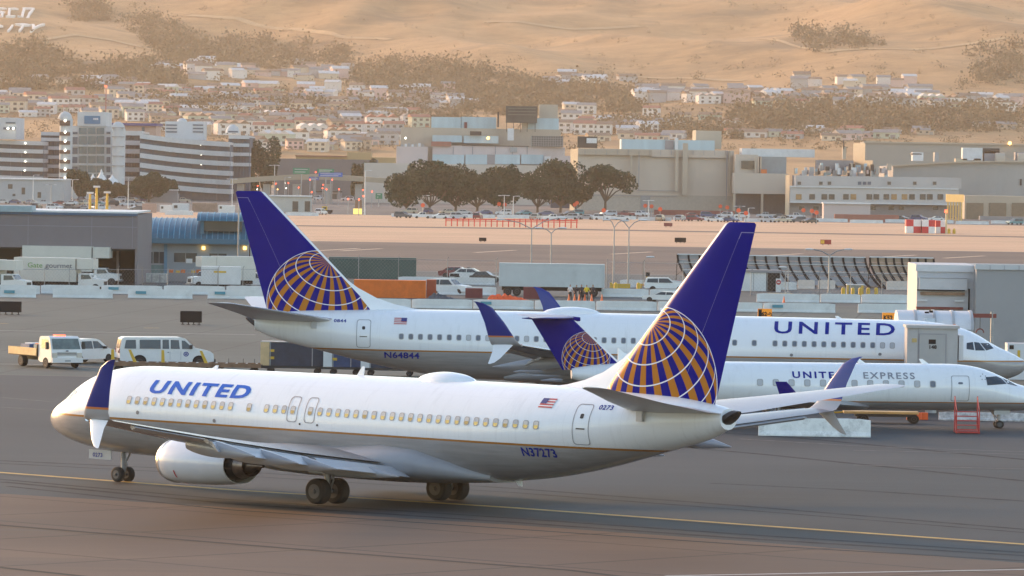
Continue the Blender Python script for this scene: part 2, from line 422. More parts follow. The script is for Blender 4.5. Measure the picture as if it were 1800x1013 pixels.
def airliner(root, reg, num, side, shades, short):
    dW, dT = (-1.57, -2.65) if short else (-.9, 0); S = Skin(tab737(dW, dT)); MG737 = mg737(dT)
    fu = S.build('fuselage', MF737, root)
    # wing to body fairing
    bm = BM(); rings = []
    for x, hw, zt, zb in ((14.4,.5,1.9,1.36),(15.2,1.45,2.3,1.2),(16.4,2.0,2.5,1.08),(18.5,2.25,2.6,1.0),(21,2.32,2.6,.98),(23.3,2.30,2.85,.98),(25,2.12,2.75,1.04),(26.6,1.7,2.3,1.14),(28.2,.9,1.7,1.24)):
        zc = (zt+zb)/2; hz = (zt-zb)/2
        x += dW
        rings.append([(x, hw*math.copysign(abs(math.sin(2*PI*i/28))**.75, math.sin(2*PI*i/28)), zc+hz*math.copysign(abs(math.cos(2*PI*i/28))**.8, math.cos(2*PI*i/28))) for i in range(28)])
    loft(bm, rings); link_mesh('belly_fairing', bm, mat('fairing_grey_paint', (.27,.275,.30), .35, 0, .06), root, smooth=50)
    # tail end
    bm = BM(); loft(bm, [[(x+dT+.42*h*math.cos(2*PI*i/20)*1.1, h*math.sin(2*PI*i/20)*.33, 4.45+h*.42*math.cos(2*PI*i/20)+dz) for i in range(20)] for x, h, dz in ((40.40,1.0,0),(40.72,.90,.02),(40.84,.6,.03))]); link_mesh('exhaust_outlet', bm, M_dark, root, smooth=40)
    # fin
    fin_secs = []
    for q in [i/10 for i in range(11)]:
        z = 5.05+(12.5-5.05)*q; k = (z-5.36)/7.14; le = 34.15+6.05*k; te = 40.0+1.75*k
        fin_secs.append((z, le+dT, te-le, .10-.02*q, 0))
    fin_secs.append((12.58, fin_secs[-1][1]+.25, fin_secs[-1][2]-.35, .04, 0))
    fin = wing_loft(fin_secs, 'tail_fin', MG737, root, vertical=True)
    for sg in (-1, 1):   # rudder hinge line and the pale seam under the fin cap
        bm = BM()
        def fp(z, f):
            k = (z-5.36)/7.14; le = 34.15+6.05*k+dT; ch = 5.85-4.3*k; t = (.10-.02*(z-5.05)/7.45)
            th = 5*t*(.2969*math.sqrt(f)-.126*f-.3516*f*f+.2843*f**3-.1036*f**4); return (le+f*ch, sg*(th*ch+.012), z)
        for (za, fa), (zb, fb), w_ in (((6.3,.70),(11.9,.66),.012),((12.15,.66),(12.15,.99),.03),((11.9,.66),(12.15,.66),.03)):
            for j in range(8):
                q0, q1 = j/8, (j+1)/8; A = fp(za+(zb-za)*q0, fa+(fb-fa)*q0); B = fp(za+(zb-za)*q1, fa+(fb-fa)*q1)
                if za == zb: v = [A, B, (B[0],B[1],B[2]+w_), (A[0],A[1],A[2]+w_)]
                else: v = [A, (A[0]+w_,A[1],A[2]), (B[0]+w_,B[1],B[2]), B]
                bm.faces.new([bm.verts.new(p) for p in v])
        link_mesh('rudder_seam', bm, mat('rudder_seam_line', (.20,.22,.38), .4), fin)
    bm = BM()   # dorsal fillet
    rings = []
    for x, h in ((31.4,.01),(32.3,.14),(33.2,.36),(34.2,.74),(35.2,1.35),(36.0,2.02)):
        t = .05+.10*(x-31)/5; zb = 5.0; x += dT; h += .06
        rings.append([(x,-t*1.6,zb),(x,-t,5.36+h*.6),(x,-.02,5.36+h),(x,.02,5.36+h),(x,t,5.36+h*.6),(x,t*1.6,zb)])
    loft(bm, rings); link_mesh('dorsal_fillet', bm, M_white, fin, smooth=50)
    # tailplane
    for sg in (-1, 1):
        secs = [(y_, x_+dT, *r_) for y_, x_, *r_ in [(sg*.35, 36.0, 4.6, .09, 4.72),(sg*1.0,36.45,4.2,.09,4.78),(sg*3.5,38.2,2.95,.085,5.2),(sg*7.0,40.8,1.35,.08,5.85),(sg*7.2,41.1,1.0,.04,5.88)]]
        hs = wing_loft(secs, 'tailplane', mat('tailplane_paint', (.45,.46,.49), .35, 0, .05), root)
        bm = BM(); tube(bm, (36.1+dT,sg*.5,4.74), (40.82+dT,sg*7.0,5.84), .07, .03, 8); link_mesh('leading_edge', bm, M_alu, hs, smooth=40)
        bm = BM(); box(bm, 37.2+dT,37.5+dT,sg*1.15-.05,sg*1.15+.05,4.25,4.75); link_mesh('hinge_fairing', bm, M_grey, hs)
    # wings
    MW = mat('wing_grey_paint', (.20,.21,.23), .3, .2, .10, 1.2)
    for sg in (-1, 1):
        secs = [(y_, x_+dW, *r_) for y_, x_, *r_ in [(sg*1.2,15.9,7.9,.13,1.78),(sg*2.2,16.7,7.1,.13,1.92),(sg*3.8,17.9,5.85,.12,2.12),(sg*5.8,19.2,4.6,.11,2.38),(sg*10,21.7,3.45,.10,2.97),(sg*14,24.1,2.35,.10,3.58),(sg*17.0,25.9,1.5,.10,4.05)]]
        wing = wing_loft(secs, 'wing', MW, root)
        bm = BM()
        for a, b_ in zip(secs, secs[1:]): tube(bm, (a[1]+.03,a[0],a[4]), (b_[1]+.03,b_[0],b_[4]), .05+a[2]*.018, .05+b_[2]*.018, 10, cap=True)
        link_mesh('slat', bm, M_alu, wing, smooth=40)
        # flaps, a little lowered, in two plates each side plus aileron
        for y0, y1, nm, drop in ((2.0,5.6,'flap',.20),(5.95,11.6,'flap',.20),(12.0,15.9,'aileron',.03)):
            def te(y): return interp([(s_[0]*sg, s_[1]+s_[2], s_[4], s_[2]) for s_ in secs], y)
            for j in range(2 if nm == 'flap' else 1):
                bm = BM(); rings = []
                for y in (y0, y1):
                    xt, zt, ch = te(y); f = ch*.17; xa = xt-f*.55+j*f*.62; za = zt-.03-drop*.55*j-.04
                    dn = drop*(1+j*.8)
                    rings.append([(xa,sg*y,za+.05),(xa+f*.35,sg*y,za+.02),(xa+f,sg*y,za-dn),(xa+f*.99,sg*y,za-dn-.02),(xa+f*.3,sg*y,za-.16),(xa-.02,sg*y,za-.06)])
                loft(bm, rings); gp = BM(); a_, b_ = rings
                gp.faces.new([gp.verts.new(Vector(v)+Vector((dx_,0,.012))) for v, dx_ in ((a_[0],-.10),(b_[0],-.10),(b_[0],.07),(a_[0],.07))]); link_mesh('flap_gap', gp, M_dark, wing)
                link_mesh(nm, bm, mat('flap_paint', (.42,.43,.46), .3, .2, .05), wing)
        for y in (3.3, 6.3, 8.7, 11.3):
            xt, zt, ch = te(y); bm = BM(); canoe(bm, xt-ch*.45, xt+2.3, sg*y, zt-.30, zt-.62, .40)
            link_mesh('flap_fairing', bm, mat('fairing_pale_paint', (.30,.31,.34), .3, .1, .05), wing, smooth=50)
        winglet(wing, sg, 17.0, 25.9+dW, 1.5, 4.05, M_wl, M_white)
        # engine
        ey = sg*4.83; ez = 1.60
        bm = BM(); prof = [(13.75,.78),(13.60,.84),(13.64,.91),(13.8,.97),(14.3,1.04),(15.0,1.065),(16.0,1.03),(16.9,.93),(17.45,.85),(17.44,.81),(16.8,.78),(16.0,.74)]
        lathe(bm, prof, 'x', (0, ey, ez), 36, cap=False)
        for v in bm.verts:   # flattened underside
            if v.co.z < ez-.75: v.co.z = ez-.75+(v.co.z-ez+.75)*.75
        en = link_mesh('engine_nacelle', bm, mat('nacelle_paint', (.62,.63,.67), .25, .05, .04), root, smooth=50, loc=(1.65+dW,0,0))
        bm = BM(); lathe(bm, [(13.78,.76),(13.66,.79),(13.58,.86),(13.62,.93),(13.82,.985)], 'x', (0, ey, ez), 36, cap=False); link_mesh('intake_lip', bm, M_alu, en, smooth=60)
        bm = BM(); lathe(bm, [(14.2,.05),(14.4,.25),(14.5,.77),(14.52,.77)], 'x', (0, ey, ez), 24); link_mesh('fan', bm, M_dark, en, smooth=40)
        bm = BM(); lathe(bm, [(16.8,.79),(16.8,.66),(17.3,.68),(17.6,.60)], 'x', (0, ey, ez), 28, cap=False); link_mesh('core_cowl', bm, M_dark, en, smooth=40)
        bm = BM(); lathe(bm, [(17.3,.61),(17.55,.585),(17.85,.52),(18.05,.47),(18.03,.42),(17.5,.45)], 'x', (0, ey, ez), 28, cap=False); link_mesh('exhaust_nozzle', bm, M_exh, en, smooth=40)
        bm = BM(); lathe(bm, [(17.5,.36),(17.95,.33),(18.3,.20),(18.45,.10),(18.7,.07),(18.72,.01)], 'x', (0, ey, ez), 20); link_mesh('exhaust_cone', bm, M_exh, en, smooth=40)
        bm = BM(); rings = []
        for x, zb, zt in ((14.9,2.35,2.62),(15.9,2.30,2.72),(17.0,2.0,2.55),(18.5,1.95,2.40),(20.2,2.0,2.2)):
            rings.append([(x,ey-.14,zb),(x,ey+.14,zb),(x,ey+.10,zt),(x,ey-.10,zt)])
        loft(bm, rings); link_mesh('pylon', bm, M_grey, en)
        if sg == side:   # nacelle mark seen on the near side: thin red line
            bm = BM()
            for i in range(9):
                t = R(200+i*9) if sg < 0 else R(-20-i*9); t2 = R(200+(i+1)*9) if sg < 0 else R(-20-(i+1)*9); r_ = 1.072
                bm.faces.new([bm.verts.new((x, ey+r_*math.cos(t_), ez+r_*math.sin(t_)*(1 if r_*math.sin(t_) > -.75 else .93))) for x, t_ in ((14.75,t),(14.82,t),(14.82,t2),(14.75,t2))])
            link_mesh('service_mark', bm, M_red, en)
    # landing gear
    gear(root, 'nose_gear', 4.35, 0, .345, .20, .24, 1.9, door=[(2.75,4.15,-.42,-.39,1.0,1.42)])
    flat_text(num, root, M_navyletter, (3.0,-.43,1.1), .26, bold=.004, sx=1.2) if side < 0 else None
    for sg in (-1, 1): gear(root, 'main_gear', 21.6+dW, sg*2.86, .565, .40, .43, 2.0, door=[(21.1+dW,22.0+dW,sg*3.35-.02,sg*3.35+.02,1.35,1.85)])
    # doors
    for x, z0, z1, w, nm in ((5.0,2.72,4.50,.86,'door'),(34.68+dT,3.15,4.85,.76,'door')):
        d = S.ring(rrect(x, (z0+z1)/2, w, z1-z0, .14), .03, side, M_line, root, nm)
        S.patch(rrect(x, (z0+z1)/2+.35, .16, .20, .05), side, M_dark, d, 'door_window')
        S.patch([(x-.2,3.80),(x+.2,3.80),(x+.2,3.85),(x-.2,3.85)], side, M_dark, d, 'handle')
    # windows
    i = 0; exits = (18.27+dW, 19.27+dW) if short else (17.9, 18.9)
    row = [6.97+.508*k for k in range(13)] + [14.15] + [15.17+.508*k for k in range(3)]
    row += ([17.22, 17.73] if not short else []) + list(exits); x = exits[1]+.55
    while x < 32.9+dT: row.append(x); x += .508
    for x in row:
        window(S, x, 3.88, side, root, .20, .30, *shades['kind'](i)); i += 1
    for x in exits:
        S.ring(rrect(x, 3.92, .60, 1.12, .16), .035, side, M_line, root, 'overwing_exit')
        bm = BM(); tube(bm, (x+.48*(-side), 0, 3.30), (x+.48*(-side), .004, 3.30), .05, n=8); S.wrap(bm, side); link_mesh('vent', bm, M_dark, root)
    for x, z in ((7.6, 3.35), (12.2, 3.20)):
        bm = BM(); tube(bm, (x, 0, z), (x, .004, z), .09, n=10); S.wrap(bm, side); link_mesh('vent', bm, mat('vent_grey', (.18,.18,.2), .5), root)
    # writing
    if side < 0: S.text('UNITED', side, 7.9, 4.27, .76, M_letter, root, bold=.028, sx=1.95, spacing=1.18)
    else: S.text('UNITED', side, 13.2, 4.50, .98, M_navyletter, root, bold=.018, sx=1.5, spacing=1.3)
    S.text(reg, side, 31.75+dT if side < 0 else 33.6+dT, 2.56, .50, M_navyletter, root, bold=.014, sx=.95 if side < 0 else 1.12, spacing=1.05)
    S.text(num, side, (35.3 if side < 0 else 36.3)+dT, 4.66, .26, M_navyletter, root, bold=.006, sx=1.2, spacing=1.1)
    # flag
    fx, fz = 32.75+dT, 4.80; fl = S.patch([(fx-.34,fz-.19),(fx+.34,fz-.19),(fx+.34,fz+.19),(fx-.34,fz+.19)], side, mat('flag_white', (.75,.74,.74), .5), root, 'flag')
    bm = BM()
    for k in range(0, 7, 2):
        a = fz-.19+k*.38/7; bm.faces.new([bm.verts.new((p, .004, q)) for p, q in ((fx-.34,a),(fx+.34,a),(fx+.34,a+.38/7),(fx-.34,a+.38/7))])
    cut(bm, .1); S.wrap(bm, side, .014); link_mesh('stripes', bm, M_red, fl)
    S.patch([(fx-.34,fz-.02),(fx-.04,fz-.02),(fx-.04,fz+.19),(fx-.34,fz+.19)], side, M_flagblue, fl, 'canton', off=.024)
    # cockpit glazing, both sides
    for sg in (-1, 1):
        for a in ([(1.72,3.78),(2.10,3.66),(2.42,4.10),(1.98,4.08)], [(2.16,3.66),(2.66,3.66),(2.74,4.16),(2.48,4.12)], [(2.72,3.68),(3.12,3.74),(3.12,4.10),(2.80,4.16)]):
            S.patch(a, sg, M_glass, root, 'cockpit_window')
    # top fittings
    bm = BM(); rings = []
    for q in [i/12 for i in range(13)]:
        h = .36*math.sin(PI*q)**.6+.0; w = .62*math.sin(PI*q)**.5+.01
        rings.append([(23.2+dW+3.1*q, w*math.cos(PI*k/10), 5.30+(h+.16)*math.sin(PI*k/10)) for k in range(11)])
    loft(bm, rings); link_mesh('antenna_dome', bm, M_white, root, smooth=40)
    for x, h in ((19.6+dW,.50),(9.5,.20)):
        bm = BM(); loft(bm, [[(x,-.03,5.3),(x+.42,-.03,5.3),(x+.42,.03,5.3),(x,.03,5.3)],[(x+.38,-.012,5.36+h),(x+.52,-.012,5.36+h),(x+.52,.012,5.36+h),(x+.38,.012,5.36+h)]]); link_mesh('blade_antenna', bm, M_white, root)
    for x, h in ((12.0,.3),(29.6+dT,.3)):
        bm = BM(); loft(bm, [[(x,-.02,1.42),(x+.4,-.02,1.42),(x+.4,.02,1.42),(x,.02,1.42)],[(x+.25,-.01,1.3-h*.6),(x+.42,-.01,1.3-h*.6),(x+.42,.01,1.3-h*.6),(x+.25,.01,1.3-h*.6)]]); link_mesh('blade_antenna', bm, M_white, root)
    return root
random.seed(3)
p1 = empty('airliner', (-5.42, 252.8, 0), 0, (1, 1, 1),
           label='nearest white airliner taxiing left in the foreground, navy tail fin with gold globe', cat='airliner')
YAW = R(51.2)
def put_plane(root, ref, X, Y, az, sx=1.19, sy=None, sz=1.0):
    """az: angle of the aft direction, counter-clockwise from +x; ref = local point on the ground that stands at X, Y"""
    sy = sy or sx; root.scale = (sx, sy, sz); root.rotation_euler = (0, 0, az)
    root.location = Vector((X, Y, 0)) - Matrix.Rotation(az, 3, 'Z') @ Vector((ref[0]*sx, ref[1]*sy, 0))
warmwin = (mat('cabin_pane_painted_glint', (.55,.50,.46), .3, .1), mat('cabin_pane_painted_gold_glint', (.62,.42,.13), .25, .35))  # warm reflected light is painted into the pane colours
airliner(p1, 'N37273', '0273', -1, dict(kind=lambda i: random.choice((warmwin, warmwin, warmwin, (M_paneshade, warmwin[1]), (warmwin[0], mat('cabin_pane_painted_dim_glint', (.42,.27,.08), .25, .3))))), True)
put_plane(p1, (20.03, 0), -5.25, 247.4, -R(45.2), 1.123, 1.262); p1.rotation_euler.x = -R(.6)
p2 = empty('airliner', label='white airliner parked behind, pointing right at the jet bridge, navy tail with globe at left', cat='airliner')
def k2(i):
    return (M_paneshade, None) if random.random() < .16 else (M_pane, None)
airliner(p2, 'N64844', '0844', 1, dict(kind=k2), False)
put_plane(p2, (21.6, 0), 6.4, 354, R(175), 1.185, 1.18, 1.02)
TABRJ = [(0,1.72,1.66,.03),(.15,1.95,1.45,.22),(.5,2.15,1.28,.46),(1.0,2.28,1.14,.70),(1.6,2.44,1.05,.92),(2.2,2.66,1.01,1.06),(2.9,3.04,1.0,1.18),(3.7,3.40,1.0,1.27),(4.5,3.60,1.0,1.32),(5.4,3.68,1.0,1.345),(6.4,3.68,1.0,1.345),(16.5,3.68,1.0,1.345),
         (18.5,3.68,1.10,1.30),(20.5,3.64,1.42,1.10),(22.5,3.50,1.95,.76),(23.8,3.34,2.38,.46),(24.4,3.2,2.6,.28)]
SRJ = Skin(TABRJ)
p3 = empty('regional_jet', label='small white regional jet with T-tail nose to the right, red boarding stairs at its door', cat='regional jet')
def regional(root):
    S = SRJ; side = 1
    S.build('fuselage', fuselage_mat('regional_fuselage_paint', (.30,.30,.32), None, 1.50, .03), root)
    g = globe_mat('regional_fin_paint', 23.7, 3.84, 1.20, 1.46, le=(21.6-3.1*.912, .912))
    secs = []
    for q in [i/8 for i in range(9)]:
        z = 3.1+(5.95-3.1)*q; secs.append((z, 21.6+2.6*q, (24.85+1.55*q)-(21.6+2.6*q), .11, 0))
    fin = wing_loft(secs, 'tail_fin', g, root, vertical=True)
    bm = BM(); loft(bm, [[(x,-t,3.3),(x,-t*.4,3.5+h),(x,t*.4,3.5+h),(x,t,3.3)] for x, h, t in ((19.3,.02,.05),(20.2,.14,.10),(21.0,.30,.14),(21.8,.62,.16),(22.1,.9,.12))]); link_mesh('dorsal_fillet', bm, M_white, fin)
    bm = BM(); canoe(bm, 24.0, 26.9, 0, 6.0, 6.02, .20); link_mesh('tail_bullet', bm, M_navy, fin, smooth=50)
    for sg in (-1, 1):
        wing_loft([(sg*.05,24.3,2.3,.10,6.08),(sg*1.6,25.0,1.7,.09,6.10),(sg*3.0,25.7,1.1,.08,6.12),(sg*3.15,25.9,.9,.04,6.12)], 'tailplane', M_navy, root)
        w = wing_loft([(sg*.8,9.6,4.6,.12,1.20),(sg*3,11.1,3.2,.12,1.40),(sg*6.5,12.9,2.0,.10,1.66),(sg*9.9,14.6,1.15,.10,1.90)], 'wing', mat('wing_grey_paint', (.4,.4,.4)), root)
        bm = BM(); rings = []
        for q, dy, dx, ch, dz in ((0,0,0,1,0),(.3,.16,.12,.92,.08),(.6,.26,.42,.78,.42),(1,.42,1.0,.48,1.12)):
            rings.append([(px, sg*(9.9+dy)-sg*pz*q, 1.90+dz+pz*(1-q)) for px, pz in airfoil(14.6+dx, 1.15*ch, .08, 0, camber=0)])
        loft(bm, rings); link_mesh('winglet', bm, M_navy, w, smooth=50)
        bm = BM(); lathe(bm, [(18.35,.55),(18.25,.62),(18.4,.70),(19.2,.76),(20.6,.74),(21.9,.60),(22.1,.50),(21.9,.46)], 'x', (0, sg*2.05, 2.85), 28, cap=False)
        e = link_mesh('engine_nacelle', bm, mat('nacelle_paint', (.6,.6,.6)), root, smooth=50)
        bm = BM(); lathe(bm, [(18.9,.1),(19,.6)], 'x', (0, sg*2.05, 2.85), 20); lathe(bm, [(21.6,.44),(22.2,.36),(22.5,.28),(22.5,.05)], 'x', (0, sg*2.05, 2.85), 20); link_mesh('fan', bm, M_dark, e)
        bm = BM(); box(bm, 19.2, 21.4, min(sg*1.1, sg*1.5), max(sg*1.1, sg*1.5), 2.8, 3.0); link_mesh('pylon', bm, M_white, e)
    gear(root, 'nose_gear', 2.9, 0, .23, .14, .20, 1.35, door=[(2.4,3.2,-.3,-.28,.8,1.1),(2.4,3.2,.28,.3,.8,1.1)])
    for sg in (-1, 1): gear(root, 'main_gear', 14.3, sg*1.6, .38, .22, .26, 1.4)
    for i, x in enumerate([6.55+.788*k for k in range(12)]):
        if 1.0 and abs(x-11.3) < .3: continue
        window(S, x, 2.56, side, root, .24, .32, M_paneshade if i else M_pane)
    for x, w_, z0, z1 in ((5.15,.92,1.60,3.05),(11.4,.52,2.05,3.02)):
        d = S.ring(rrect(x, (z0+z1)/2, w_, z1-z0, .1), .03, side, M_line, root, 'door')
        S.patch(rrect(x, z0+.63*(z1-z0) if w_ < .9 else z1-.42, .24, .26 if w_ < .9 else .12, .05), side, M_pane, d, 'door_window')
    for a in ([(2.72,2.60),(3.78,2.52),(3.82,2.98),(3.2,3.02),(2.95,2.9)],):
        for sg in (-1, 1): S.patch(a, sg, M_glass, root, 'cockpit_window')
    for sg in (-1, 1): S.patch([(2.1,2.46),(2.66,2.60),(2.86,2.90),(2.45,2.72)], sg, M_glass, root, 'cockpit_window')
    S.text('UNITED', side, 13.6, 2.84, .50, M_navyletter, root, bold=.014, sx=1.22, spacing=1.32)
    S.text('EXPRESS', side, 10.05, 2.84, .50, mat('grey_lettering_paint', (.22,.23,.27), .4), root, bold=.008, sx=1.17, spacing=1.25)
    bm = BM()
    for k in range(5):
        t = 2*PI*k/5+.3; tube(bm, (3.95+.14*math.cos(t), 0, 2.98+.16*math.sin(t)), (3.95+.14*math.cos(t), .004, 2.98+.16*math.sin(t)), .035, n=5)
    S.wrap(bm, side); link_mesh('emblem', bm, M_line, root)
    for x in (6.4, 9.6):
        bm = BM(); loft(bm, [[(x,-.03,3.6),(x+.4,-.03,3.6),(x+.4,.03,3.6),(x,.03,3.6)],[(x+.42,-.012,3.95),(x+.6,-.012,3.95),(x+.6,.012,3.95),(x+.42,.012,3.95)]]); link_mesh('blade_antenna', bm, M_white, root)
regional(p3)
q3 = gnd(1755, 753); put_plane(p3, (2.9, 0), q3.x, q3.y, R(188), 1.16, 1.16, 1.0)
# ================= WORLD, SUN, AIR =================
SUN_AZ = math.atan2(-.70, .71)     # compass style: x = sin, y = cos
SUN_EL = R(14)
W = bpy.data.worlds.new("World"); SC.world = W; W.use_nodes = True
wn = W.node_tree; bg = wn.nodes['Background']
sky = N(wn, 'ShaderNodeTexSky', sky_type='NISHITA', sun_disc=False); sky.sun_elevation = SUN_EL; sky.sun_rotation = SUN_AZ
sky.air_density = 1.0; sky.dust_density = .6; sky.ozone_density = .6
wn.links.new(sky.outputs[0], bg.inputs[0]); bg.inputs[1].default_value = .15
su = bpy.data.lights.new("Sun", 'SUN'); su.energy = 2.3; su.angle = R(10); su.color = (1, .56, .26)
so = bpy.data.objects.new("Sun", su); COL.objects.link(so)
sd = Vector((math.sin(SUN_AZ)*math.cos(SUN_EL), math.cos(SUN_AZ)*math.cos(SUN_EL), math.sin(SUN_EL)))
so.rotation_euler = sd.to_track_quat('Z', 'Y').to_euler()
SC.view_settings.view_transform = 'Standard'; SC.view_settings.look = 'None'; SC.view_settings.exposure = 1.4; SC.view_settings.gamma = 1
SC.cycles.max_bounces = 8; SC.cycles.volume_bounces = 1; SC.cycles.use_adaptive_sampling = True
SC.cycles.volume_step_rate = 20

# ================= GROUND AND HILLS =================
def ground_mat(name, c1, c2, stretch=(.05, 1, 1), s=.25, rough=.75, joints=None, patchy=.5):
    m, nt, b = nt_new(name); tc = N(nt, 'ShaderNodeTexCoord')
    mp = N(nt, 'ShaderNodeMapping', ins={0: tc.outputs['Object']}); mp.inputs['Scale'].default_value = stretch; mp.inputs['Rotation'].default_value = (0, 0, R(8))
    n1 = N(nt, 'ShaderNodeTexNoise', ins={'Vector': mp.outputs[0], 'Scale': s, 'Detail': 8., 'Roughness': .7})
    n2 = N(nt, 'ShaderNodeTexNoise', ins={'Vector': tc.outputs['Object'], 'Scale': .03, 'Detail': 6.})
    n3 = N(nt, 'ShaderNodeTexNoise', ins={'Vector': tc.outputs['Object'], 'Scale': 4., 'Detail': 4., 'Roughness': .8})
    mp4 = N(nt, 'ShaderNodeMapping', ins={0: tc.outputs['Object']}); mp4.inputs['Scale'].default_value = (stretch[0]*1.5, 1.6, 1); mp4.inputs['Rotation'].default_value = (0, 0, R(5))
    n4 = N(nt, 'ShaderNodeTexNoise', ins={'Vector': mp4.outputs[0], 'Scale': s*3.5, 'Detail': 6., 'Roughness': .75})
    f = mth(nt, 'MULTIPLY_ADD', mth(nt, 'ADD', mth(nt, 'MULTIPLY', n1.outputs[0], .55), mth(nt, 'MULTIPLY', n4.outputs[0], .45)), 4.6, -1.8, True)
    c = mixc(nt, f, c1, c2)
    c = mixc(nt, mth(nt, 'MULTIPLY', mth(nt, 'MULTIPLY_ADD', n2.outputs[0], 4, -1.6, True), patchy), c, [x*.62 for x in c1])
    c = mixc(nt, mth(nt, 'MULTIPLY', n3.outputs[0], .25), c, [x*.5 for x in c1])
    if joints:
        mp2 = N(nt, 'ShaderNodeMapping', ins={0: tc.outputs['Object']}); mp2.inputs['Rotation'].default_value = (0, 0, joints[2])
        sp = N(nt, 'ShaderNodeSeparateXYZ', ins={0: mp2.outputs[0]})
        jj = None
        for ax in (0, 1):
            fr = mth(nt, 'FRACT', mth(nt, 'MULTIPLY', sp.outputs[ax], 1/joints[0])); l = mth(nt, 'LESS_THAN', fr, joints[1]/joints[0])
            jj = l if jj is None else mth(nt, 'MAXIMUM', jj, l)
        c = mixc(nt, mth(nt, 'MULTIPLY', jj, .55), c, [x*.3 for x in c1])
    nt.links.new(c, b.inputs['Base Color'])
    nt.links.new(mth(nt, 'MULTIPLY_ADD', f, .15, rough-.08), b.inputs['Roughness'])
    b.inputs['Specular IOR Level'].default_value = .16
    bp = N(nt, 'ShaderNodeBump', ins={'Height': n3.outputs[0], 'Strength': .25, 'Distance': .02}); nt.links.new(bp.outputs[0], b.inputs['Normal'])
    return m
def sheet(name, pts, z, m, kind='structure', **k):
    """flat ground sheet; pts are picture points on the ground or (x, y) world"""
    bm = BM(); bm.faces.new([bm.verts.new((p[0], p[1], z)) for p in pts]); o = link_mesh(name, bm, m); return tag(o, kind=kind, **k)
def G2(px, py): g = gnd(px, py); return (g.x, g.y)
gm = ground_mat('airfield_ground', (.17,.155,.14), (.25,.225,.20))
bm = BM()
for i, (x0, x1) in enumerate(((-4000, 4000),)): 
    vs = [bm.verts.new(p) for p in ((x0,-200,0),(x1,-200,0),(x1,2860,0),(x0,2860,0))]; bm.faces.new(vs)
tag(link_mesh('ground', bm, gm), kind='structure')
# hillside: one rising sheet with folds
HT = [(2700,-2.),(2860,-.4),(2950,2),(3300,24),(3700,46),(4100,74),(4600,118),(5200,180),(6000,262),(7200,370),(8200,430)]
def hill(x, y):
    b = sm_interp([(p[0], p[1]) for p in HT], y)[0]
    a = max(0, min(1, (y-3300)/1500)); 
    n1 = noise.noise(Vector((x/420+3.1, y/1100, 1.7))); n2 = noise.noise(Vector((x/170, y/420+5, 4.2))); n3 = noise.noise(Vector((x/70, y/150, 9)))
    # folds running down towards the right
    rid = 1-abs(noise.noise(Vector(((x+y*.22)/240, y/1500, 2.2))))*2
    n4 = noise.noise(Vector(((x-y*.15)/95, y/380, 6.6)))
    return b + a*(40*n1+14*n2+4*n3+18*(rid-.5)-4*abs(n4)*2) + (1-a)*2.5*n2*max(0, min(1, (y-2900)/200))
def hill_at(px, py):
    """where the sight line through a picture point meets the hillside"""
    r = ray(px, py); lo = 2870.
    d = lo
    while d < 8000:
        p = Vector((0, 0, CH))+r*(d/r.y)
        if p.z <= hill(p.x, p.y):
            return Vector((p.x, p.y, hill(p.x, p.y)))
        d += 8
    return None
nx, ny = 330, 300; ys = [2700+(8200-2700)*(j/ny)**1.25 for j in range(ny+1)]
bm = BM(); grid = []
for j, y in enumerate(ys):
    hwid = 2000; grid.append([bm.verts.new((x, y, hill(x, y))) for x in [-hwid+2*hwid*i/nx for i in range(nx+1)]])
for j in range(ny):
    for i in range(nx): bm.faces.new((grid[j][i], grid[j][i+1], grid[j+1][i+1], grid[j+1][i]))
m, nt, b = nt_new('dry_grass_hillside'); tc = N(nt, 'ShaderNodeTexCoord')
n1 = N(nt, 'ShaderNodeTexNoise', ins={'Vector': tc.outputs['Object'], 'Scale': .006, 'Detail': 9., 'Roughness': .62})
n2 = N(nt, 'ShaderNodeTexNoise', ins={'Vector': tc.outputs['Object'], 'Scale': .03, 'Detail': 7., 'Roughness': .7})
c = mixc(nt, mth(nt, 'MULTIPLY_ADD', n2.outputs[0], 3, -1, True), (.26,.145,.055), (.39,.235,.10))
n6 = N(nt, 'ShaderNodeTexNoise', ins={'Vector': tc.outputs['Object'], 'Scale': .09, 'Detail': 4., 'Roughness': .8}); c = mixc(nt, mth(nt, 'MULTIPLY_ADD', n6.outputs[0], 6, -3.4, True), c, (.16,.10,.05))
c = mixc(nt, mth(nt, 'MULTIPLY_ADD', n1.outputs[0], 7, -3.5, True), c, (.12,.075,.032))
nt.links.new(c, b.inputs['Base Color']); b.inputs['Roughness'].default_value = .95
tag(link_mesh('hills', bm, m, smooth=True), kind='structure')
# air
hz = BM(); box(hz, -4100, 4100, -260, 8300, -3.5, 640)
m = bpy.data.materials.new('hazy_air'); m.use_nodes = True; nt = m.node_tree; nt.nodes.clear()
ou = N(nt, 'ShaderNodeOutputMaterial'); pv = N(nt, 'ShaderNodeVolumePrincipled'); nt.links.new(pv.outputs[0], ou.inputs['Volume'])
pv.inputs['Color'].default_value = (1, .84, .68, 1); pv.inputs['Density'].default_value = .000052; pv.inputs['Anisotropy'].default_value = .25
tag(link_mesh('haze', hz, m), kind='stuff', label='thin warm haze over the airfield')
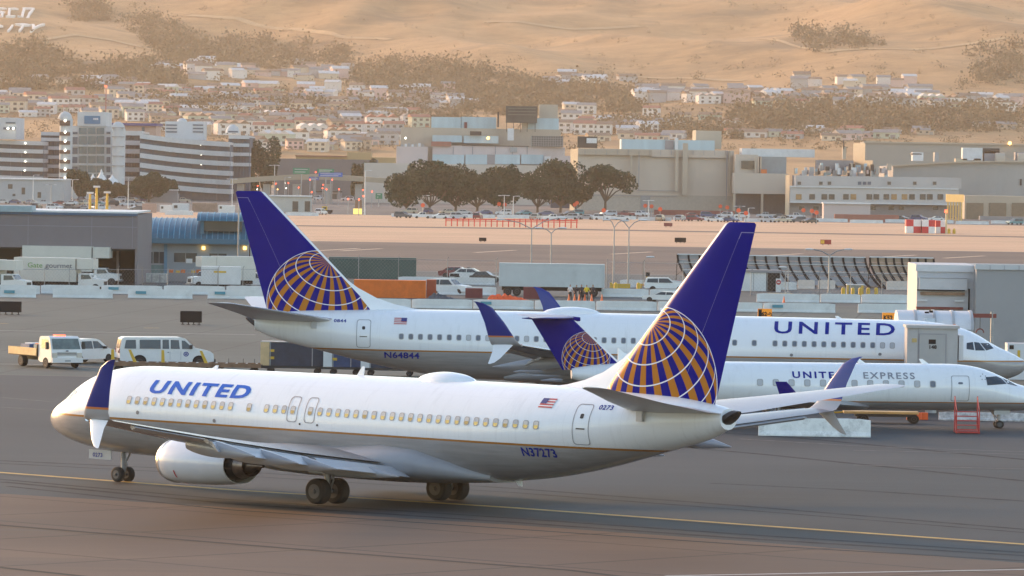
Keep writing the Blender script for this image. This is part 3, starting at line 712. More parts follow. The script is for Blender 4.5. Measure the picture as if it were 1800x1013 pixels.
# ================= HELPERS FOR THINGS SEEN AT A DISTANCE =================
def fr(d, px0, px1, py0=None, py1=None):
    """sight-line frame at distance d: x0, x1, z0, z1 (z0 = 0 when no lower edge is given)"""
    pm = (px0+px1)/2; ym = py1 if py1 is not None else (py0 or 380)
    x0 = at(px0, ym, d).x; x1 = at(px1, ym, d).x
    z1 = at(pm, py0, d).z if py0 is not None else 0; z0 = max(0, at(pm, py1, d).z) if py1 is not None else 0
    return x0, x1, z0, z1
class Th:
    def __init__(s, name, label, cat, o, group=None):
        s.o = Vector(o); s.e = empty(name, s.o, label=label, cat=cat, group=group)
    def box(s, name, m, d0, d1, px0, px1, py0, py1=None, parent=None, z0=None, z1=None, smooth=False, dd=None):
        a, b, c, e = fr(dd or d0, px0, px1, py0, py1)
        if z0 is not None: c = z0
        if z1 is not None: e = z1
        bm = BM(); box(bm, a-s.o.x, b-s.o.x, d0-s.o.y, d1-s.o.y, c-s.o.z, e-s.o.z)
        return link_mesh(name, bm, m, parent or s.e)
    def mesh(s, name, bm, m, parent=None, smooth=False):
        for v in bm.verts: v.co -= s.o
        return link_mesh(name, bm, m, parent or s.e, smooth=smooth)
def one(name, bm, m, o, label, cat, group=None, smooth=False):
    """a thing that is one mesh; bm in world coordinates"""
    o = Vector(o)
    for v in bm.verts: v.co -= o
    ob = link_mesh(name, bm, m, None, smooth=smooth, loc=o); return tag(ob, label, cat, group)
ORD = ['first','second','third','fourth','fifth','sixth','seventh','eighth','ninth','tenth','eleventh','twelfth','thirteenth','fourteenth','fifteenth','sixteenth','seventeenth','eighteenth','nineteenth','twentieth']
TENS = {2:'twenty',3:'thirty',4:'forty',5:'fifty'}
def nth(i):
    if i < 20: return ORD[i]
    t, u = divmod(i+1, 10)
    return ({2:'twentieth',3:'thirtieth',4:'fortieth',5:'fiftieth'}[t]) if u == 0 else TENS[t]+'-'+ORD[u-1]
C_ = lambda *a: a
M_conc = mat('pale_concrete', (.40,.38,.35), .85, 0, .12, .2); M_concd = mat('painted_shade_concrete_floor', (.16,.16,.16), .9)  # floor tone is concrete with shade put into the colour
M_beige = mat('beige_wall', (.52,.45,.38), .85, 0, .07, .08, dirt=.25, stretch=(1,1,.15)); M_beige2 = mat('tan_wall', (.45,.38,.30), .85, 0, .08, .1, dirt=.25, stretch=(1,1,.15))
M_pinkwall = mat('pinkish_wall', (.54,.46,.44), .85, 0, .06, .1, dirt=.2, stretch=(1,1,.2)); M_sky = mat('pale_blue_cladding', (.40,.52,.56), .6, 0, .10, .3, dirt=.3, stretch=(1,1,.1))
M_bwhite = mat('white_painted_steel', (.62,.63,.63), .5, 0, .08, .6, dirt=.25); M_vwhite = mat('white_vehicle_paint', (.66,.66,.65), .3, 0, .05, .8, dirt=.15)
M_gwall = mat('grey_wall', (.27,.26,.27), .8, 0, .07, .1, dirt=.2); M_blk = mat('near_black_paint', (.012,.012,.014), .6); M_dglass = mat('dark_window_glass', (.035,.05,.06), .15, 0, .2, .5)
M_oran = mat('orange_paint', (.62,.14,.02), .6, 0, .15, .6, dirt=.3); M_yel = mat('yellow_paint', (.62,.38,.03), .5, 0, .12, 1, dirt=.3); M_redp = mat('red_paint', (.45,.03,.03), .5, 0, .12, 1)
M_maroon = mat('maroon_paint', (.16,.03,.035), .6, 0, .15, 1); M_green = mat('dark_green_container_paint', (.03,.09,.08), .6, 0, .15, .5); M_steel = mat('galvanised_steel', (.30,.31,.32), .5, .4, .1)
M_barrier = mat('white_barrier_concrete', (.60,.61,.60), .75, 0, .10, .8, dirt=.35); M_blueroof = mat('blue_metal_roof', (.03,.13,.20), .45, .1, .10, .2, stretch=(1,.1,.1)); M_brick = mat('red_brick', (.32,.13,.10), .85, 0, .12, .8)
M_lampw = mat('lamp_glow_white', (1,.93,.75), emit=2.2); M_lamps = mat('lamp_glow_amber', (1,.55,.12), emit=2.4); M_lampr = mat('lamp_glow_red', (1,.08,.03), emit=2.2)
M_blk.node_tree.nodes['Principled BSDF'].inputs['Specular IOR Level'].default_value = .15
M_brown = mat('brown_wood', (.10,.06,.035), .8, 0, .3, 3)

# ================= ROADWAY ZONES AND MARKINGS =================
asph = ground_mat('taxiway_asphalt', (.034,.040,.046), (.080,.086,.092), s=.35, stretch=(.06,1,1))
apr = ground_mat('apron_concrete', (.080,.095,.088), (.125,.14,.128), s=.3, joints=(7.6,.2,R(5)))
asp2 = ground_mat('service_road_asphalt', (.075,.085,.085), (.12,.13,.13), s=.3)
rwy = ground_mat('runway_asphalt', (.12,.088,.072), (.22,.155,.12), s=.12, stretch=(.02,1,1))
dirt_ = ground_mat('dry_infield_sun_tint', (.55,.345,.21), (.74,.48,.30), s=.10, stretch=(.03,1,1), patchy=.3)  # peach colour raised to carry the sunlight on the infield
lot = ground_mat('parking_lot_asphalt', (.12,.115,.11), (.17,.16,.15), s=.2)
fore = ground_mat('foreground_concrete', (.110,.072,.050), (.195,.134,.098), s=.3, joints=(11.0,.3,R(45.2-2)), stretch=(.08,1,1))
sheet('foreground_apron', [(-500,60),(500,60),G2(3300,1093),G2(1900,998),G2(1300,951),G2(900,923),G2(450,895),G2(-100,862),G2(-1500,767)], .004, fore)
sheet('taxiway', [G2(-1500,767),G2(-100,862),G2(450,895),G2(900,923),G2(1300,951),G2(1900,998),G2(3300,1093),G2(3300,734),G2(2000,705),G2(1500,693),G2(1000,680),G2(-200,655),G2(-1500,626)], .004, asph)
sheet('apron', [G2(-1500,625),G2(-200,654.5),G2(1000,679.5),G2(1500,692.5),G2(2000,704.5),G2(3300,733),G2(3300,567),G2(900,531),G2(-1500,493)], .004, apr)
sheet('service_road', [G2(-1500,492.5),G2(900,530.5),G2(3300,566.5),G2(3300,515),G2(900,480),G2(-1500,443)], .004, asp2)
sheet('runway', [G2(-1500,442),G2(900,479),G2(3300,514),G2(3300,467),G2(900,430),G2(-1500,393)], .004, rwy)
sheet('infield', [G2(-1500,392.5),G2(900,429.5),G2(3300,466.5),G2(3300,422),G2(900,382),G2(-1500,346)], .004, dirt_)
sheet('crossing_taxiway', [G2(-300,387.5),G2(900,402.8),G2(2100,423),G2(2100,421),G2(900,400.8),G2(-300,386)], .008, rwy)
sheet('parking_lot', [G2(-300,363.5),G2(900,381.5),G2(2100,401),(700,1750),(-700,1900)], .004, lot)
M_ymark = mat('yellow_marking_paint', (.50,.33,.10), .7, 0, .25, 1.2, dirt=.5); M_wmark = mat('white_marking_paint', (.42,.41,.39), .7, 0, .25, 1.2, dirt=.6); M_seam = mat('dark_joint_filler', (.05,.045,.04), .9)
M_faint = mat('worn_white_paint', (.13,.13,.13), .9, 0, .4, 1.5, dirt=.5)
for m_ in (M_seam, M_faint, M_ymark, M_wmark): m_.node_tree.nodes['Principled BSDF'].inputs['Specular IOR Level'].default_value = .15
def stripe(name, pts, w, m, z=.012):
    """painted line w metres wide through picture points on the ground"""
    P_ = [Vector(G2(*p)) for p in pts]; bm = BM(); L = []
    for i, p in enumerate(P_):
        t = (P_[min(i+1, len(P_)-1)]-P_[max(i-1, 0)]).normalized(); n = Vector((-t.y, t.x))*w/2
        L.append((bm.verts.new((*(p+n), z)), bm.verts.new((*(p-n), z))))
    for a, b in zip(L, L[1:]): bm.faces.new((a[0], b[0], b[1], a[1]))
    return tag(link_mesh(name, bm, m), kind='structure')
stripe('taxiway_centreline', [(-20,829.5),(400,861),(900,893),(1300,922),(1840,960)], .60, M_ymark)
stripe('taxiway_centreline', [(-20,833),(400,864.5),(900,896.5),(1300,925.5),(1840,963.5)], .12, M_seam, .013)
for a in ([(-20,922),(450,960),(700,980),(1000,1003),(1100,1015)], [(-20,996),(140,1013),(200,1020)]): stripe('pavement_joint', a, .45, M_seam)
stripe('edge_marking', [(1170,1013),(1500,1007),(1840,1001)], .35, M_wmark)
for a in ([(0,699),(95,707)], [(0,716),(95,722)], [(1500,792),(1840,800)], [(1300,772),(1520,785),(1840,796)], [(1500,818),(1840,826)]): stripe('faint_marking', a, .35, M_faint)
stripe('lane_marking', [(-20,581),(400,588),(450,589)], .4, M_wmark)
stripe('lane_marking', [(-20,640),(200,643)], .45, M_wmark)
for a in ([(0,569),(14,569)], [(253,577),(280,577)]): stripe('yellow_dash', a, .5, M_ymark)
for x in (-20, 560, 600, 835, 1075, 1205, 1340, 1540, 1660): stripe('runway_marking', [(x,445+(x-900)*.012),(x+70,441+(x-900)*.012)], 1.1, mat('pale_marking_paint', (.55,.42,.30), .8), .014)
tm_ = mat('tyre_rubber_marks', (.038,.044,.050), .9, 0, .5, .8); tm_.node_tree.nodes['Principled BSDF'].inputs['Specular IOR Level'].default_value = .1
fm2 = mat('worn_white_paint', (.13,.13,.13), .9, 0, .4, 1.5, dirt=.5); fm2.node_tree.nodes['Principled BSDF'].inputs['Specular IOR Level'].default_value = .15
for off, w_ in ((-34,.5),(-27,.35),(16,.45),(23,.6),(34,.35)): stripe('tyre_mark', [(-20+off,831.5+off*.7),(400,862.5+off),(900,894.5+off*1.05),(1300,923.5+off),(1840,961.5+off*.8)], w_, tm_, .009)
for a in ([(980,742),(1400,770),(1840,812)], [(960,765),(1350,800),(1840,850)], [(1250,850),(1500,862),(1840,884)]): stripe('tyre_mark', a, .6, tm_, .009)
for y in (456, 468): stripe('road_edge_line', [(-200,y-15),(900,y+2),(2000,y+19)], .45, M_wmark, .014)

# ================= BARRIERS, FENCES, SIGNS =================
def barrier_bm(L, h=.95, bw=.62, chips=0, seed=1):
    rnd = random.Random(seed); bm = BM(); prof = [(-bw/2,.0),(-bw/2,.08),(-bw*.30,.30*h),(-bw*.14,h),(bw*.14,h),(bw*.30,.30*h),(bw/2,.08),(bw/2,0)]
    n = 10; rings = []
    for i in range(n+1):
        x = -L/2+L*i/n; e = (1 if 0 < i < n else .93)
        rings.append([(x, p[0]*e, p[1]*(e if p[1] > .2 else 1)+(rnd.uniform(-.03,.01) if chips and p[1] > .5 else 0)) for p in prof])
    loft(bm, rings)
    return bm
BROW = 0
def barrier(px0, px1, yb, label, group=None, h=.95, chips=0, tagpatch=False, m=None):
    p0 = gnd(px0, yb); p1 = gnd(px1, yb+(px1-px0)*.0157); c = (p0+p1)/2; L = (p1-p0).length; az = math.atan2(p1.y-p0.y, p1.x-p0.x)
    o = link_mesh('jersey_barrier', barrier_bm(L, h, chips=chips), m or M_barrier, loc=(c.x, c.y, .012)); o.rotation_euler = (0, 0, az); tag(o, label, 'barrier', group)
    if tagpatch:
        bm = BM(); box(bm, -L*.38, -L*.38+1.1, -.32, -.2, .45, .75); link_mesh('sticker', bm, mat('teal_sticker', (.05,.25,.33), .5), o)
    return o
G1 = 'white concrete barriers along the service road'
for i, (a, b) in enumerate(((-60,-3),(0,63),(93,198),(225,338),(365,470))):
    if b > 0: barrier(a, b, 523.5+(a-100)*.006, f'white concrete barrier, {nth(i-1)} from the left in the nearest staggered row', G1, tagpatch=i in (1,3,4))
for i, (a, b) in enumerate(((-30,70),(72,175),(178,285),(288,395),(398,480))):
    barrier(a, b, 516.5+(a-100)*.004, f'white concrete barrier, {nth(i)} from the left in the staggered rear row near the catering trucks', G1, tagpatch=i in (0,2))
for i, (a, b) in enumerate(((628,722),(724,830),(832,938),(940,1046),(1048,1154),(1156,1200),(1268,1340),(1342,1468))):
    barrier(a, b, 541+(a-628)*.0105, f'white concrete barrier, {nth(i)} from the left in the row just behind the parked airliner', G1, tagpatch=i in (2,7))
barrier(1508, 1606, 550, 'white concrete barrier standing alone left of the jet bridge', G1)
for i, (a, b) in enumerate(((1330,1440),(1442,1512),(1514,1596))):
    barrier(a, b, 531+(a-1330)*.008, f'white concrete barrier, {nth(i)} from the left in the middle row before the yellow bollards', G1)
for i, (a, b) in enumerate(((770,872),(1056,1140),(1142,1210))):
    barrier(a, b, 520+(a-900)*.014, f'white concrete barrier, {nth(i)} from the left in the row level with the white trailer', G1)
for i, (a, b) in enumerate(((700,792),(794,870),(1090,1200),(1310,1400))):
    barrier(a, b, 503+(a-900)*.014, f'white concrete barrier, {nth(i)} from the left beside the police car road', G1)
for i, (a, b) in enumerate(((1402,1432),(1438,1468),(1558,1612))):
    barrier(a, b, 508+(a-1402)*.012, f'pinkish pale barrier, {nth(i)} from the left under the blast fence', G1, h=1.1, m=mat('pinkish_barrier', (.58,.50,.44), .8, 0, .1, 1, dirt=.3))
barrier(1333, 1530, 766, 'chipped weathered white barrier lying on the apron beneath the wing tip', None, h=1.0, chips=1, m=mat('weathered_white_concrete', (.74,.74,.72), .8, 0, .12, 2.5, dirt=.8))
barrier(1650, 1800, 739, 'pale rumpled barrier behind the nose wheel of the regional jet', None, h=.5, m=mat('rumpled_pale_cover', (.5,.5,.5), .9, 0, .4, 4, dirt=.6))
k = 0
for x in range(440, 1800, 62):
    if 560 < x < 640: continue
    barrier(x, x+58, 378.5+(x-450)*.0115 + (1.6 if (x//62) % 3 == 0 else 0), f'low white barrier, {nth(k)} from the left in the far line before the parking lot', 'white barriers edging the far parking lot', h=.9); k += 1

def linkfence(name, label, pts, h=2.4, step=3.0, m=M_steel, wire=.45, group=None):
    """posts, rails and a net of wires through ground points (picture)"""
    P_ = [gnd(*p) for p in pts]; T = Th(name, label, 'fence', P_[0], group); net = BM(); rail = BM()
    for a, b in zip(P_, P_[1:]):
        L = (b-a).length; n = max(1, int(L/step)); u = (b-a)/L
        for i in range(n+1):
            p = a+u*L*i/n; bm = BM(); tube(bm, (p.x,p.y,0), (p.x,p.y,h+.1), .045, n=6); tube(bm, (p.x,p.y,h+.1), (p.x+.15,p.y-.25,h+.4), .03, n=5); T.mesh('post', bm, m)
        for z in (h, .1): tube(rail, (a.x,a.y,z), (b.x,b.y,z), .025, n=5)
        k = int(L/wire)
        for i in range(-int(h/wire), k):
            for sg in (0, 1):
                x0, x1 = i*wire, i*wire+h; z0, z1 = 0, h
                if x0 < 0: z0 = -x0; x0 = 0
                if x1 > L: z1 = h-(x1-L); x1 = L
                if z1 <= z0: continue
                q0 = a+u*x0; q1 = a+u*x1
                if sg: z0, z1 = h-z0, h-z1
                tube(net, (q0.x,q0.y,z0), (q1.x,q1.y,z1), .006, n=3, cap=False)
    T.mesh('rail', rail, m); T.mesh('wire_mesh', net, m)
linkfence('chain_link_fence', 'chain link fence in front of the catering trucks and blue roofed building', [(-10,513),(250,512),(470,511)])
linkfence('chain_link_fence', 'chain link fence around the police car and dark green container', [(560,497),(700,500),(872,503)], h=3.0, step=4.5)
linkfence('chain_link_fence', 'chain link gate fence right of the white trailer', [(1066,508),(1130,510),(1200,511)], h=3.2, step=3)
linkfence('chain_link_fence', 'chain link fence below the blast deflector', [(1320,519),(1440,521),(1605,524)], h=2.6, step=3.4)

def signboard(px0, px1, py0, py1, ybase, m, label, text=None, tm=None, legs=3, tw=1., name='taxiway_sign', split=None, size=.8):
    g = gnd((px0+px1)/2, ybase); d = g.y; x0, x1, _, z1 = fr(d, px0, px1, py0, py0+1); zb = at((px0+px1)/2, py1, d).z
    T = Th(name, label, 'sign', g); bm = BM(); box(bm, x0, x1, d-.12, d+.12, zb, z1); bmesh.ops.bevel(bm, geom=bm.edges[:], offset=.03, segments=1, affect='EDGES'); pnl = T.mesh('panel', bm, m)
    for i in range(legs):
        x = x0+(x1-x0)*(i+.5)/legs; bm = BM(); tube(bm, (x,d,0), (x,d,zb+.02), .05, n=6); box(bm, x-.15, x+.15, d-.15, d+.15, 0, .04); T.mesh('leg', bm, M_blk)
    if text:
        bm = text_bm(text, (z1-zb)*size, bold=.03, sx=tw, align='CENTER')
        for v in bm.verts: v.co = Vector((v.co.x+(x0+x1)/2+(split or 0)*(x1-x0), d-.125, v.co.z+zb+(z1-zb)*.22))
        T.mesh('lettering', bm, tm, pnl)
    return T, (x0, x1, zb, z1, d)
signboard(-6, 38, 530, 549, 553, M_blk, 'black back of a taxiway sign at the left edge of the apron', legs=4)
signboard(317, 355, 547, 567, 571, M_blk, 'black backed taxiway sign standing between the van and the barriers', legs=4)
M_ysign = mat('amber_lit_sign', (.80,.26,.01), .5, emit=.12)
T, (x0,x1,zb,z1,d) = signboard(1332, 1357, 543, 559, 572, M_ysign, 'amber taxiway sign reading 62 with an arrow', '62→', M_blk, 2, .95, split=.14, size=.62)
T.box('end_panel', M_blk, d-.15, d-.125, 1333, 1339, 544, 558); 
T, (x0,x1,zb,z1,d) = signboard(1551, 1573, 550, 566, 578, M_ysign, 'amber taxiway sign reading K52 beside the jet bridge canopy', 'K52', M_blk, 2, .9, split=-.05, size=.68)
signboard(842, 855, 418, 424, 425.5, M_blk, 'small dark sign on the infield left of the lamp posts', legs=2)
signboard(1186, 1206, 418, 426, 427.5, M_blk, 'black sign on the infield between the lamp posts and the near tail fin', legs=3)
T, q = signboard(1442, 1461, 421.5, 429.5, 431, mat('sign_dark_red', (.28,.015,.01), .5), 'red taxiway sign with a yellow block right of the near tail fin', legs=2)
T.box('location_block', M_yel, q[4]-.16, q[4]-.125, 1442.5, 1449, 422.5, 428.5)
signboard(1167, 1182, 392, 398, 399.5, M_maroon, 'small dark red sign near the white far barriers', legs=2)
# red approach fence
g = gnd(900, 399.5); T = Th('red_frame_fence', 'long red frame fence on the infield before the far barriers', 'fence', g)
for i, px in enumerate(range(784, 1018, 10)):
    x, _, _, z1 = fr(g.y, px, px+1, 385); bm = BM(); tube(bm, (x,g.y,0), (x,g.y,z1), .14, n=5); T.mesh('post', bm, mat('bright_red_paint', (.70,.06,.04), .5))
a = at(783, 385, g.y); b = at(1016, 388, g.y); c = at(783, 388, g.y)
bm = BM(); tube(bm, a, b, .13, n=6); tube(bm, c, at(1016, 391, g.y), .08, n=6); T.mesh('rail', bm, mat('bright_red_paint', (.70,.06,.04), .5))
# checkered boxes
for k, (a, b, yt, yb_) in enumerate(((1593,1619,386.5,410),(1621,1644,387,410.5),(1645,1662,388,410.5))):
    g = gnd((a+b)/2, yb_); x0, x1, _, z1 = fr(g.y, a, b, yt); T = Th('checkered_box', f'red and white checkered equipment box, {("left","middle","right")[k]} one of three on the infield', 'equipment box', g, 'checkered boxes')
    n = 2
    for i in range(2):
        for j in range(2):
            bm = BM(); xa = x0+(x1-x0)*i/2; xb = x0+(x1-x0)*(i+1)/2; za = z1*j/2; zc = z1*(j+1)/2
            box(bm, xa, xb, g.y, g.y+4, za+.02, zc); T.mesh('panel', bm, mat('check_red', (.55,.02,.03), .5) if (i+j+k) % 2 else mat('check_white', (.75,.72,.70), .5))
g = gnd(1663, 411); bm = BM(); tube(bm, (g.x,g.y,0), (g.x,g.y,at(1663,374,g.y).z), .22, n=6); T = Th('marker_mast', 'pale mast with a red lamp beside the checkered boxes', 'mast', g); T.mesh('pole', bm, mat('pale_yellow_paint', (.6,.48,.28), .6)); T.box('lamp', M_lampr, g.y-.3, g.y+.3, 1661, 1665.5, 369, 374)
for i, x in enumerate((1668, 1677)):
    g = gnd(x, 411); bm = BM(); lathe(bm, [(0,.35),(.9,.35),(1.2,.15),(1.25,.05)], 'z', (g.x,g.y,0), 10); one('bollard', bm, M_yel, g, f'yellow bollard, {("left","right")[i]} of two by the checkered boxes', 'bollard')

# ================= LAMP POSTS =================
def lamp_post(px, ytop, ybase, arms, label, m=M_steel, r=.11, heads=True, group='lamp posts', glow=None):
    g = gnd(px, ybase); d = g.y; T = Th('lamp_post', label, 'lamp post', g, group); zt = at(px, ytop, d).z
    bm = BM(); tube(bm, (g.x,d,0), (g.x,d,zt), r, r*.6, 8); box(bm, g.x-.25, g.x+.25, d-.25, d+.25, 0, .3); T.mesh('pole', bm, m)
    for ax, ay in arms:
        e = at(ax, ay, d); bm = BM(); q = Vector((g.x+(e.x-g.x)*.45, d, zt+(e.z-zt)*.65)); tube(bm, (g.x,d,zt-.1), q, r*.5, n=6); tube(bm, q, e, r*.45, n=6); T.mesh('arm', bm, m)
        if heads:
            s_ = 1 if e.x > g.x else -1; bm = BM(); rings = [[(e.x+s_*t, d+w*math.cos(2*PI*k/8), e.z+h*math.sin(2*PI*k/8)) for k in range(8)] for t, w, h in ((-.15,.08,.05),(.1,.2,.10),(.6,.2,.11),(.85,.1,.05))]
            loft(bm, rings); T.mesh('lamp_head', bm, glow or M_bwhite, smooth=50)
    return T
lamp_post(933, 401, 505, [(885,386),(984,383)], 'double-armed lamp post behind the white trailer, leftmost of four')
lamp_post(967.5, 409, 505, [(952,401),(984,401)], 'short double-armed lamp post with a camera box behind the white trailer')
lamp_post(1078, 399, 506, [(1094,388),(1071,386.5)], 'lamp post right of the white trailer with its head facing left')
lamp_post(1104, 400, 507, [(1086,385),(1126,387)], 'lamp post right of the white trailer with bright heads, rightmost of four')
lamp_post(1457, 448, 519, [(1428,438.5),(1486,438.5)], 'double-armed lamp post before the blast fence', r=.14)
lamp_post(418, 352, 497, [], 'tall plain grey pole beside the blue roofed building', r=.13)
lamp_post(438, 402, 498, [], 'dark thin pole right of the blue roofed building', m=M_blk, r=.10)
lamp_post(1385, 467, 518, [(1381,470)], 'thin lamp post behind the no entry sign', r=.06)
lamp_post(1132, 457, 508, [(1138,452)], 'thin lamp post by the chain link gate', r=.05)
for i, (px, yt, yb_) in enumerate(((90,324,352),(127,316,348),(225,312,362),(245,312,340),(408,314,356),(58,308,350),(326,306,345),(354,303,340),(470,292,330),(452,293,345),(482,290,350),(444,300,342),(601,302,330),(640,296,345),(662,300,340),(1023-280,344,374),(886,343,374),(902,345,374),(1300,362,378),(1315,366,378),(1080+60,352,376),(500,312,352),(566,306,340),(641,300,372))):
    lamp_post(px, yt, yb_+6, [(px-5,yt+1),(px+5,yt+1)] if i % 2 == 0 else [(px+7,yt)], f'distant lamp post, {nth(i)} of the thin far ones around the parking lots and ramps', m=M_bwhite if i % 3 else M_steel, r=.16, group='distant lamp posts')
for i, (px, yt, yb_) in enumerate(((158,341,372),(169.5,330,372),(188,340,372))):
    g = gnd(px, yb_); T = Th('yellow_mast', f'sunlit yellow mast, {("left","tall middle","right")[i]} of three behind the grey catering building', 'mast', g, 'yellow masts'); bm = BM(); z = at(px, yt, g.y).z
    tube(bm, (g.x,g.y,0), (g.x,g.y,z), .38, .3, 8); T.mesh('pole', bm, M_yel); bm = BM(); box(bm, g.x-.9, g.x+.9, g.y-.4, g.y+.4, z, z+.5); T.mesh('cap', bm, M_bwhite)

# blast deflector
def blast(px0, px1, yt0, yt1, yb0, yb1, n, label, m_rib, m_panel):
    a = gnd(px0, yb0); b = gnd(px1, yb1); T = Th('blast_fence', label, 'blast fence', a); u = (b-a)/n
    h = at(px0, yt0, a.y).z
    def prof(p, k):   # curved rib, foot towards the viewer and to the right
        return [Vector((p.x+1.9*q**1.8*1.0, p.y-2.8*q**2.2, h*(1-q))) for q in [i/8 for i in range(9)]]
    for i in range(n+1):
        p = a+u*i; bm = BM(); c = prof(p, i)
        for s0, s1 in zip(c, c[1:]): tube(bm, s0, s1, .17, n=4)
        tube(bm, (p.x-.1,p.y+1.6,0), (p.x,p.y,h*.95), .06, n=4); tube(bm, (p.x+1.7,p.y-2.5,.15), (p.x-.1,p.y+1.6,.1), .06, n=4); tube(bm, (p.x+.5,p.y-.6,h*.45), (p.x-.05,p.y+1.2,h*.3), .045, n=4); T.mesh('rib', bm, m_rib)
    for j in range(6):
        bm = BM(); q0, q1 = j*.16, j*.16+.14
        A = prof(a, 0); B = prof(b, 0)
        def P_(c, q): f = q*8; i = min(7, int(f)); return c[i].lerp(c[i+1], f-i)+Vector((0,.14,0))
        v = [P_(A,q0), P_(B,q0), P_(B,q1), P_(A,q1)]; w = [p+Vector((0,.05,0)) for p in v]
        loft(bm, [[p for p in v], [p for p in w]]); T.mesh('deflector_panel', bm, m_panel)
    bm = BM(); tube(bm, prof(a,0)[0]+Vector((0,.1,.05)), prof(b,0)[0]+Vector((0,.1,.05)), .09, n=5); T.mesh('top_rail', bm, M_bwhite)
    for q in (.35, .62):
        bm = BM(); A = prof(a,0); B = prof(b,0); i = int(q*8); tube(bm, A[i]+Vector((0,-.1,0)), B[i]+Vector((0,-.1,0)), .05, n=4); T.mesh('rail', bm, M_bwhite)
blast(1190, 1520, 448, 452, 500, 506, 17, 'long curved blast fence with grey panels and dark ribs', M_blk, mat('blast_panel_grey', (.28,.285,.29), .6, 0, .2, .4))
blast(1528, 1640, 453, 456, 507, 509, 8, 'end section of the blast fence with closer ribs and panels tinted with orange sunlight', M_blk, mat('blast_panel_sun_tint', (.38,.28,.20), .7, 0, .2, .4))  # orange sunlight between the ribs is painted into the panel colour
# ================= VEHICLES AND GROUND EQUIPMENT =================
def bev(bm, off, seg=2, ang=None):
    es = [e for e in bm.edges if len(e.link_faces) == 2 and e.calc_face_angle(0) > R(20)]
    bmesh.ops.bevel(bm, geom=es, offset=off, segments=seg, affect='EDGES', clamp_overlap=True); return bm
def shell(prof, w, tuck=.0, zt=0, n=None):
    """side outline extruded across the width, the part above zt drawn in by tuck"""
    bm = BM(); prism(bm, prof, 'y', -w/2, w/2)
    for v in bm.verts:
        if v.co.z > zt and tuck: v.co.y *= 1-tuck*(v.co.z-zt)
    return bm
def pane(root, pts, w, tuck, zt, m, name='window', sides=(-1, 1), off=.012):
    for s in sides:
        bm = BM(); vs = []
        for x, z in pts: vs.append(bm.verts.new((x, s*(w/2*(1-tuck*max(0, z-zt))+off), z)))
        bm.faces.new(vs); link_mesh(name, bm, m, root)
def wheels(root, xs, w, r, tw=.2, hub=M_hub):
    for x in xs:
        for s in (-1, 1):
            bm = BM(); lathe(bm, [(-tw/2,r*.6),(-tw/2,r*.92),(-tw*.3,r),(tw*.3,r),(tw/2,r*.92),(tw/2,r*.6)], 'y', (x, s*(w/2-tw/2+.02), r), 16); t = link_mesh('wheel', bm, M_tyre, root, smooth=40)
            bm = BM(); lathe(bm, [(s*(tw/2-.02),r*.62),(s*(tw/2+.005),r*.5),(s*(tw/2-.02),r*.2),(s*(tw/2+.01),.02)], 'y', (x, s*(w/2-tw/2+.02), r), 12); link_mesh('rim', bm, hub, t, smooth=40)
def quadpart(root, name, pts, m):
    bm = BM(); bm.faces.new([bm.verts.new(p) for p in pts]); return link_mesh(name, bm, m, root)
def bxp(root, name, m, *q, bevel=0):
    bm = BM(); box(bm, *q)
    if bevel: bev(bm, bevel)
    return link_mesh(name, bm, m, root, smooth=30 if bevel else False)
def stand(o, px, py, rz=0, s=SQ, **k):
    g = gnd(px, py); o.location = (g.x, g.y, .012); o.rotation_euler = (0, 0, rz); o.scale = (s, s, 1) if not isinstance(s, tuple) else s
    return o
M_lampc = mat('headlamp_glass', (.55,.55,.5), .15, .2); M_tail = mat('tail_lamp_red', (.35,.01,.015), .3); M_bump = mat('black_plastic', (.03,.03,.03), .6); M_chrome = mat('chrome_trim', (.5,.5,.5), .25, .9)
